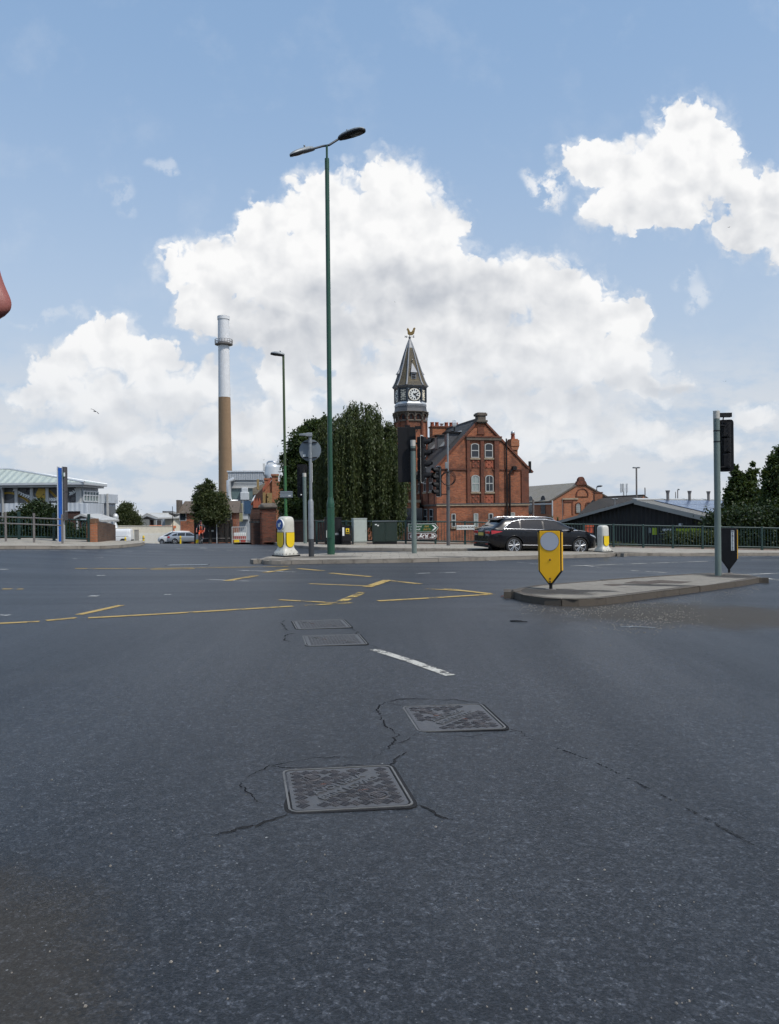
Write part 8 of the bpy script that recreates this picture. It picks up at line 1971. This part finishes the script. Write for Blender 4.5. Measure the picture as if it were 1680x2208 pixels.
def head_mesh(nose, S=1.0, tipz=0.0):
    """Head facing +x, origin at its middle; NOSE(z) gives how far the nose stands out."""
    zs = [-.125, -.118, -.105, -.092, -.082] + lin(-.075, .03, 43) + [.04, .055, .07, .085, .098, .108, .115, .119]
    rows = []; N = 72
    fr_ = li([(-.125, .02), (-.115, .055), (-.10, .078), (-.085, .080), (-.07, .084), (-.055, .083), (-.04, .082), (-.01, .082), (.01, .080), (.03, .088), (.06, .086), (.09, .068), (.119, .015)]); bk_ = li([(-.125, .0), (-.10, .03), (-.06, .07), (0, .098), (.05, .10), (.09, .08), (.119, .015)]); wd_ = li([(-.125, .02), (-.11, .045), (-.08, .060), (-.04, .068), (0, .073), (.04, .076), (.08, .066), (.119, .015)])
    for z in zs:
        ring_ = []
        for j in range(N):
            a = 2 * math.pi * j / N; a = a - math.pi if False else a
            c, s_ = math.cos(a), math.sin(a); x = (fr_(z) if c > 0 else bk_(z)) * c; y = wd_(z) * s_
            if c > .2:
                x += nose(z) * math.exp(-(y / .0155) ** 2) - .010 * math.exp(-((z - .012) / .016) ** 2) * math.exp(-((abs(y) - .032) / .016) ** 2)       # nose, eye sockets
                x += .006 * math.exp(-((z + .068) / .007) ** 2) * math.exp(-(y / .022) ** 2) + .005 * math.exp(-((z + .082) / .007) ** 2) * math.exp(-(y / .02) ** 2) - .005 * math.exp(-((z + .075) / .003) ** 2) * math.exp(-(y / .024) ** 2)
            ring_.append((x * S, y * S, z * S))
        rows.append(ring_)
    mb = MB(); mb.loft(rows)
    for sg in (-1, 1): mb.sphere((-.005 * S, sg * .074 * S, -.005 * S), (.018 * S, .010 * S, .032 * S), 12, 8)
    return mb
# someone standing close by on the left, only the nose inside the picture
NY = .80; tip = at(25, 656, NY); zb_ = at(0, 686, NY).z; ztp = at(0, 578, NY).z; edge = at(0, 650, NY).x
vis = li([(686, -.004), (685, .0), (680, .0055), (674, .0088), (668, .0108), (660, .0119), (650, .0116), (640, .0100), (628, .0076), (616, .0052), (604, .0032), (592, .0014), (580, .0), (560, -.003), (500, -.012)])
hc = Vector((tip.x - .118, NY, zb_ + .046))      # middle of the head
def nose_out(z):
    zz_ = hc.z + z; y = 686 - (zz_ - zb_) / (NY / F)
    fr_ = li([(-.125, .02), (-.115, .055), (-.10, .078), (-.085, .080), (-.07, .084), (-.055, .083), (-.04, .082), (-.01, .082), (.01, .080), (.03, .088), (.06, .086)])
    if z < -.050: return max(0, .018 * (1 - (-.050 - z) / .006))
    if z > .03: return 0.0
    want = edge + vis(y) - hc.x; return max(want - fr_(z), 0) * (1 if z < .01 else max(0, 1 - (z - .01) / .02))
feet = zg(-.52, .8); ps = thing('person', 'person in dark jacket close beside the camera, nose at the left edge', 'person', (hc.x - .01, NY, feet)); o_ = Vector((hc.x - .01, NY, feet)); hl = hc - o_
bh = hl.z - .16
J = dict(pelvis=(-.20, 0, .98), waist=(-.21, 0, 1.14), chest=(-.21, 0, bh - .20), collar=(-.16, 0, bh - .06), neck=(-.06, 0, bh + .02), head=(-.02, 0, hl.z - .06))
for sd, sg in (('L', 1), ('R', -1)): J.update({'sh' + sd: (-.21, sg * .17, bh - .08), 'el' + sd: (-.30, sg * .21, bh - .38), 'wr' + sd: (-.27, sg * .22, bh - .62), 'hd' + sd: (-.26, sg * .22, bh - .70), 'palm' + sd: (0, -sg, 0), 'hip' + sd: (-.20, sg * .10, .92), 'kn' + sd: (-.18, sg * .11, .50), 'an' + sd: (-.22, sg * .11, .08), 'toe' + sd: (-.07, sg * .13, .04)})
bm_ = figure(ps, J); hm = head_mesh(nose_out); hm.M = None
for i, p in enumerate(hm.v): hm.v[i] = (p[0] + hl.x, p[1] + hl.y, p[2] + hl.z)
k0 = len(hm.v); mbx = MB(); mbx.v = hm.v; mbx.f = hm.f; mbx.sm = hm.sm
mbx.add([v.co for v in bm_.vertices], [tuple(p.vertices) for p in bm_.polygons], True); mbx.build('body', m_skin, ps, uv=False)
hr = MB(); rows = []
for q in lin(.15, math.pi * .62, 10): rows.append([(hl.x - .008 + (.094 if math.cos(a) > 0 else .108) * math.sin(q) * math.cos(a) * (1 if math.cos(a) < .3 else (1 if q < .95 else .72)), hl.y + .083 * math.sin(q) * math.sin(a), hl.z + .022 + .105 * math.cos(q)) for a in lin(0, 2 * math.pi, 33)[:-1]])
hr.loft(rows); hr.build('hair', m_hair, ps, uv=False)
for sg in (-1, 1): MB().sphere((hl.x + .070, hl.y + sg * .031, hl.z + .012), .0125, 12, 8).build('eye', m_sign_white, ps, uv=False)
g_ = lambda n, d=0: Vector(J[n])
garment('jacket', ps, m_dark_cloth, [[(g_('chest'), .152), (g_('collar'), .112)]] + [[(g_('chest') + Vector((0, 0, .02)), .15), (g_('sh' + s_), .078), (g_('el' + s_), .058), (g_('wr' + s_), .042)] for s_ in 'LR'], (g_('waist') - Vector((0, 0, .1)), .142))
garment('trousers', ps, plain('blue_denim', (.03, .04, .075), .85, var=.2, vs=20), [[(g_('hip' + s_), .102), (g_('kn' + s_), .072), (g_('an' + s_) + Vector((0, 0, .04)), .055)] for s_ in 'LR'], (g_('pelvis'), .136))
garment('shoes', ps, m_black_soft, [[(g_('toe' + s_) + Vector((.02, 0, .01)), .045)] for s_ in 'L'], (g_('anL') + Vector((-.02, 0, -.02)), .055)); garment('shoes', ps, m_black_soft, [[(g_('toeR') + Vector((.02, 0, .01)), .045)]], (g_('anR') + Vector((-.02, 0, -.02)), .055))

# ---- cyclist in an orange vest, riding towards the camera
CYY = 60; b = gz(433, CYY); bike = thing('bicycle', 'dark bicycle under the cyclist on the side road', 'bicycle', b, R(-90 + 6)); rt = R(-84)
for x, nm in ((-.50, 'wheel'), (.50, 'wheel')):
    w_ = MB().torus((x, 0, .34), .33, .024, 'y', 30, 6).build(nm, m_rubber, bike, uv=False); mb = MB()
    for j in range(8): a = math.pi * j / 8; mb.cyl((x + .31 * math.cos(a), 0, .34 + .31 * math.sin(a)), (x - .31 * math.cos(a), 0, .34 - .31 * math.sin(a)), .004, n=4)
    mb.build('spokes', m_galv, w_, uv=False)
mb = MB()
for a, c in (((.36, 0, .86), (.50, 0, .34)), ((.38, 0, .80), (-.02, 0, .30)), ((.37, 0, .84), (-.14, 0, .80)), ((-.02, 0, .30), (-.17, 0, .90)), ((-.50, 0, .34), (-.14, 0, .78)), ((-.50, 0, .34), (-.02, 0, .30))): mb.cyl(a, c, .022, n=8)
mb.build('frame', m_black, bike, uv=False); mb = MB(); mb.tube([(.34, -.30, 1.0), (.38, -.1, .98), (.38, .1, .98), (.34, .30, 1.0)], .016, 6); mb.cyl((.36, 0, .86), (.38, 0, .98), .018, n=6); mb.build('handlebar', m_black, bike, uv=False)
MB().loft([[(x, y * w_, z) for y, z in ((-1, .93), (1, .93), (1, .90), (-1, .90))] for x, w_ in ((-.32, .07), (-.2, .065), (-.04, .025))]).build('saddle', m_black_soft, bike, bevel=.01)
mb = MB(); mb.cyl((-.02, -.10, .30), (-.02, .10, .30), .05, n=12); mb.cyl((-.02, -.12, .30), (.03, -.12, .16), .012, n=6); mb.cyl((-.02, .12, .30), (-.07, .12, .44), .012, n=6); mb.box(-.02, .08, -.20, -.10, .14, .17); mb.box(-.12, -.02, .10, .20, .43, .46); mb.build('crankset', m_galv, bike, uv=False)
cy = thing('person', 'cyclist in orange vest and shorts wearing a dark cap', 'person', b, rt)
J = dict(pelvis=(-.16, 0, 1.0), waist=(-.12, 0, 1.16), chest=(-.02, 0, 1.36), collar=(.03, 0, 1.50), neck=(.07, 0, 1.57), head=(.10, 0, 1.66))
for sd, sg, kz, az in (('L', 1, .80, .47), ('R', -1, .62, .20)): J.update({'sh' + sd: (.02, sg * .18, 1.47), 'el' + sd: (.16, sg * .30, 1.22), 'wr' + sd: (.32, sg * .30, 1.06), 'hd' + sd: (.36, sg * .29, 1.02), 'palm' + sd: (0, 0, -1), 'hip' + sd: (-.13, sg * .10, .96), 'kn' + sd: (.20, sg * .13, kz + .02), 'an' + sd: (-.02 + (.04 if sg < 0 else -.06), sg * .14, az + .06), 'toe' + sd: (.12 + (.02 if sg < 0 else -.06), sg * .15, az)})
bm_ = figure(cy, J); hm = head_mesh(lambda z: max(0, .022 * (1 - abs(z + .03) / .04))); mbx = MB(); mbx.v = [(p[0] + .11, p[1], p[2] + 1.72) for p in hm.v]; mbx.f = hm.f; mbx.sm = hm.sm
mbx.add([v.co for v in bm_.vertices], [tuple(p.vertices) for p in bm_.polygons], True); mbx.build('body', m_skin, cy, uv=False)
mb = MB(); mb.sphere((.10, 0, 1.765), (.108, .086, .085), 16, 10); mb.box(.16, .26, -.06, .06, 1.765, 1.775); mb.build('cap', m_dark_cloth, cy, uv=False)
garment('vest', cy, m_orange_vest, [[(g_('chest'), .158), (g_('collar'), .115)]], (g_('waist') - Vector((0, 0, .06)), .145))
garment('shirt', cy, m_dark_cloth, [[(g_('shL'), .075), (g_('elL'), .056)], [(g_('shR'), .075), (g_('elR'), .056)]], (g_('chest') + Vector((0, 0, .05)), .14))
garment('shorts', cy, m_orange_vest, [[(g_('hip' + s_), .105), (g_('hip' + s_).lerp(g_('kn' + s_), .75), .078)] for s_ in 'LR'], (g_('pelvis'), .14))
mb = MB(); mb.box(-.16, .16, 0, .01, 0, .02) if False else None
for sg in (-1, 1): MB().tube([(.10, sg * .09, 1.50), (.13, sg * .09, 1.36), (.06, sg * .09, 1.14)], .02, 6).build('reflective_strip', m_pale_cap, cy, uv=False)

# ------------------------------------------------------------------ birds
def bird(px, py, Y, span, label, rz=0, tilt=.35):
    p = at(px, py, Y); t = thing('bird', label, 'bird', p, rz, 'birds in the sky'); s_ = span / 2
    mb = MB(); mb.loft([[(x * s_, y * r_ * s_, z * r_ * s_) for y, z in [(math.cos(a), math.sin(a)) for a in lin(0, 5.5, 8)]] for x, r_ in ((-.42, .02), (-.3, .06), (0, .13), (.2, .11), (.32, .06), (.42, .05), (.5, .01))]); mb.build('body', m_dark_cloth, t, uv=False)
    for sg in (-1, 1):
        mb = MB(); mb.loft([[(.16 * s_ * q - k_, sg * y * s_, z * s_ + d) for q, d in ((1, .0), (0, .012 * s_), (-1, 0), (0, -.012 * s_))] for y, z, q_, k_ in ((.05, .02, 1, 0), (.45, .02 + tilt * .5, .9, 0), (1.0, tilt * .25, .2, .1 * s_)) for q in (1,)]); mb.build('wing', m_dark_cloth, t, uv=False)
    mb = MB(); mb.prism([(-.38 * s_, -.03 * s_), (-.38 * s_, .03 * s_), (-.62 * s_, .11 * s_), (-.62 * s_, -.11 * s_)], 'z', -.01 * s_, .01 * s_); mb.build('tail', m_dark_cloth, t, uv=False)
    return t
t = bird(205, 887, 70, .85, 'dark bird gliding above the left-hand building', R(70), .2); t.rotation_euler = (R(35), R(-10), R(80))
bird(1572, 490, 90, .4, 'small dark bird before the right-hand cloud', R(20)); bird(1564.5, 822, 120, .4, 'tiny dark bird above the near signal pole', R(60)); bird(851.5, 651, 120, .3, 'tiny dark bird before the great central cloud', R(-30))
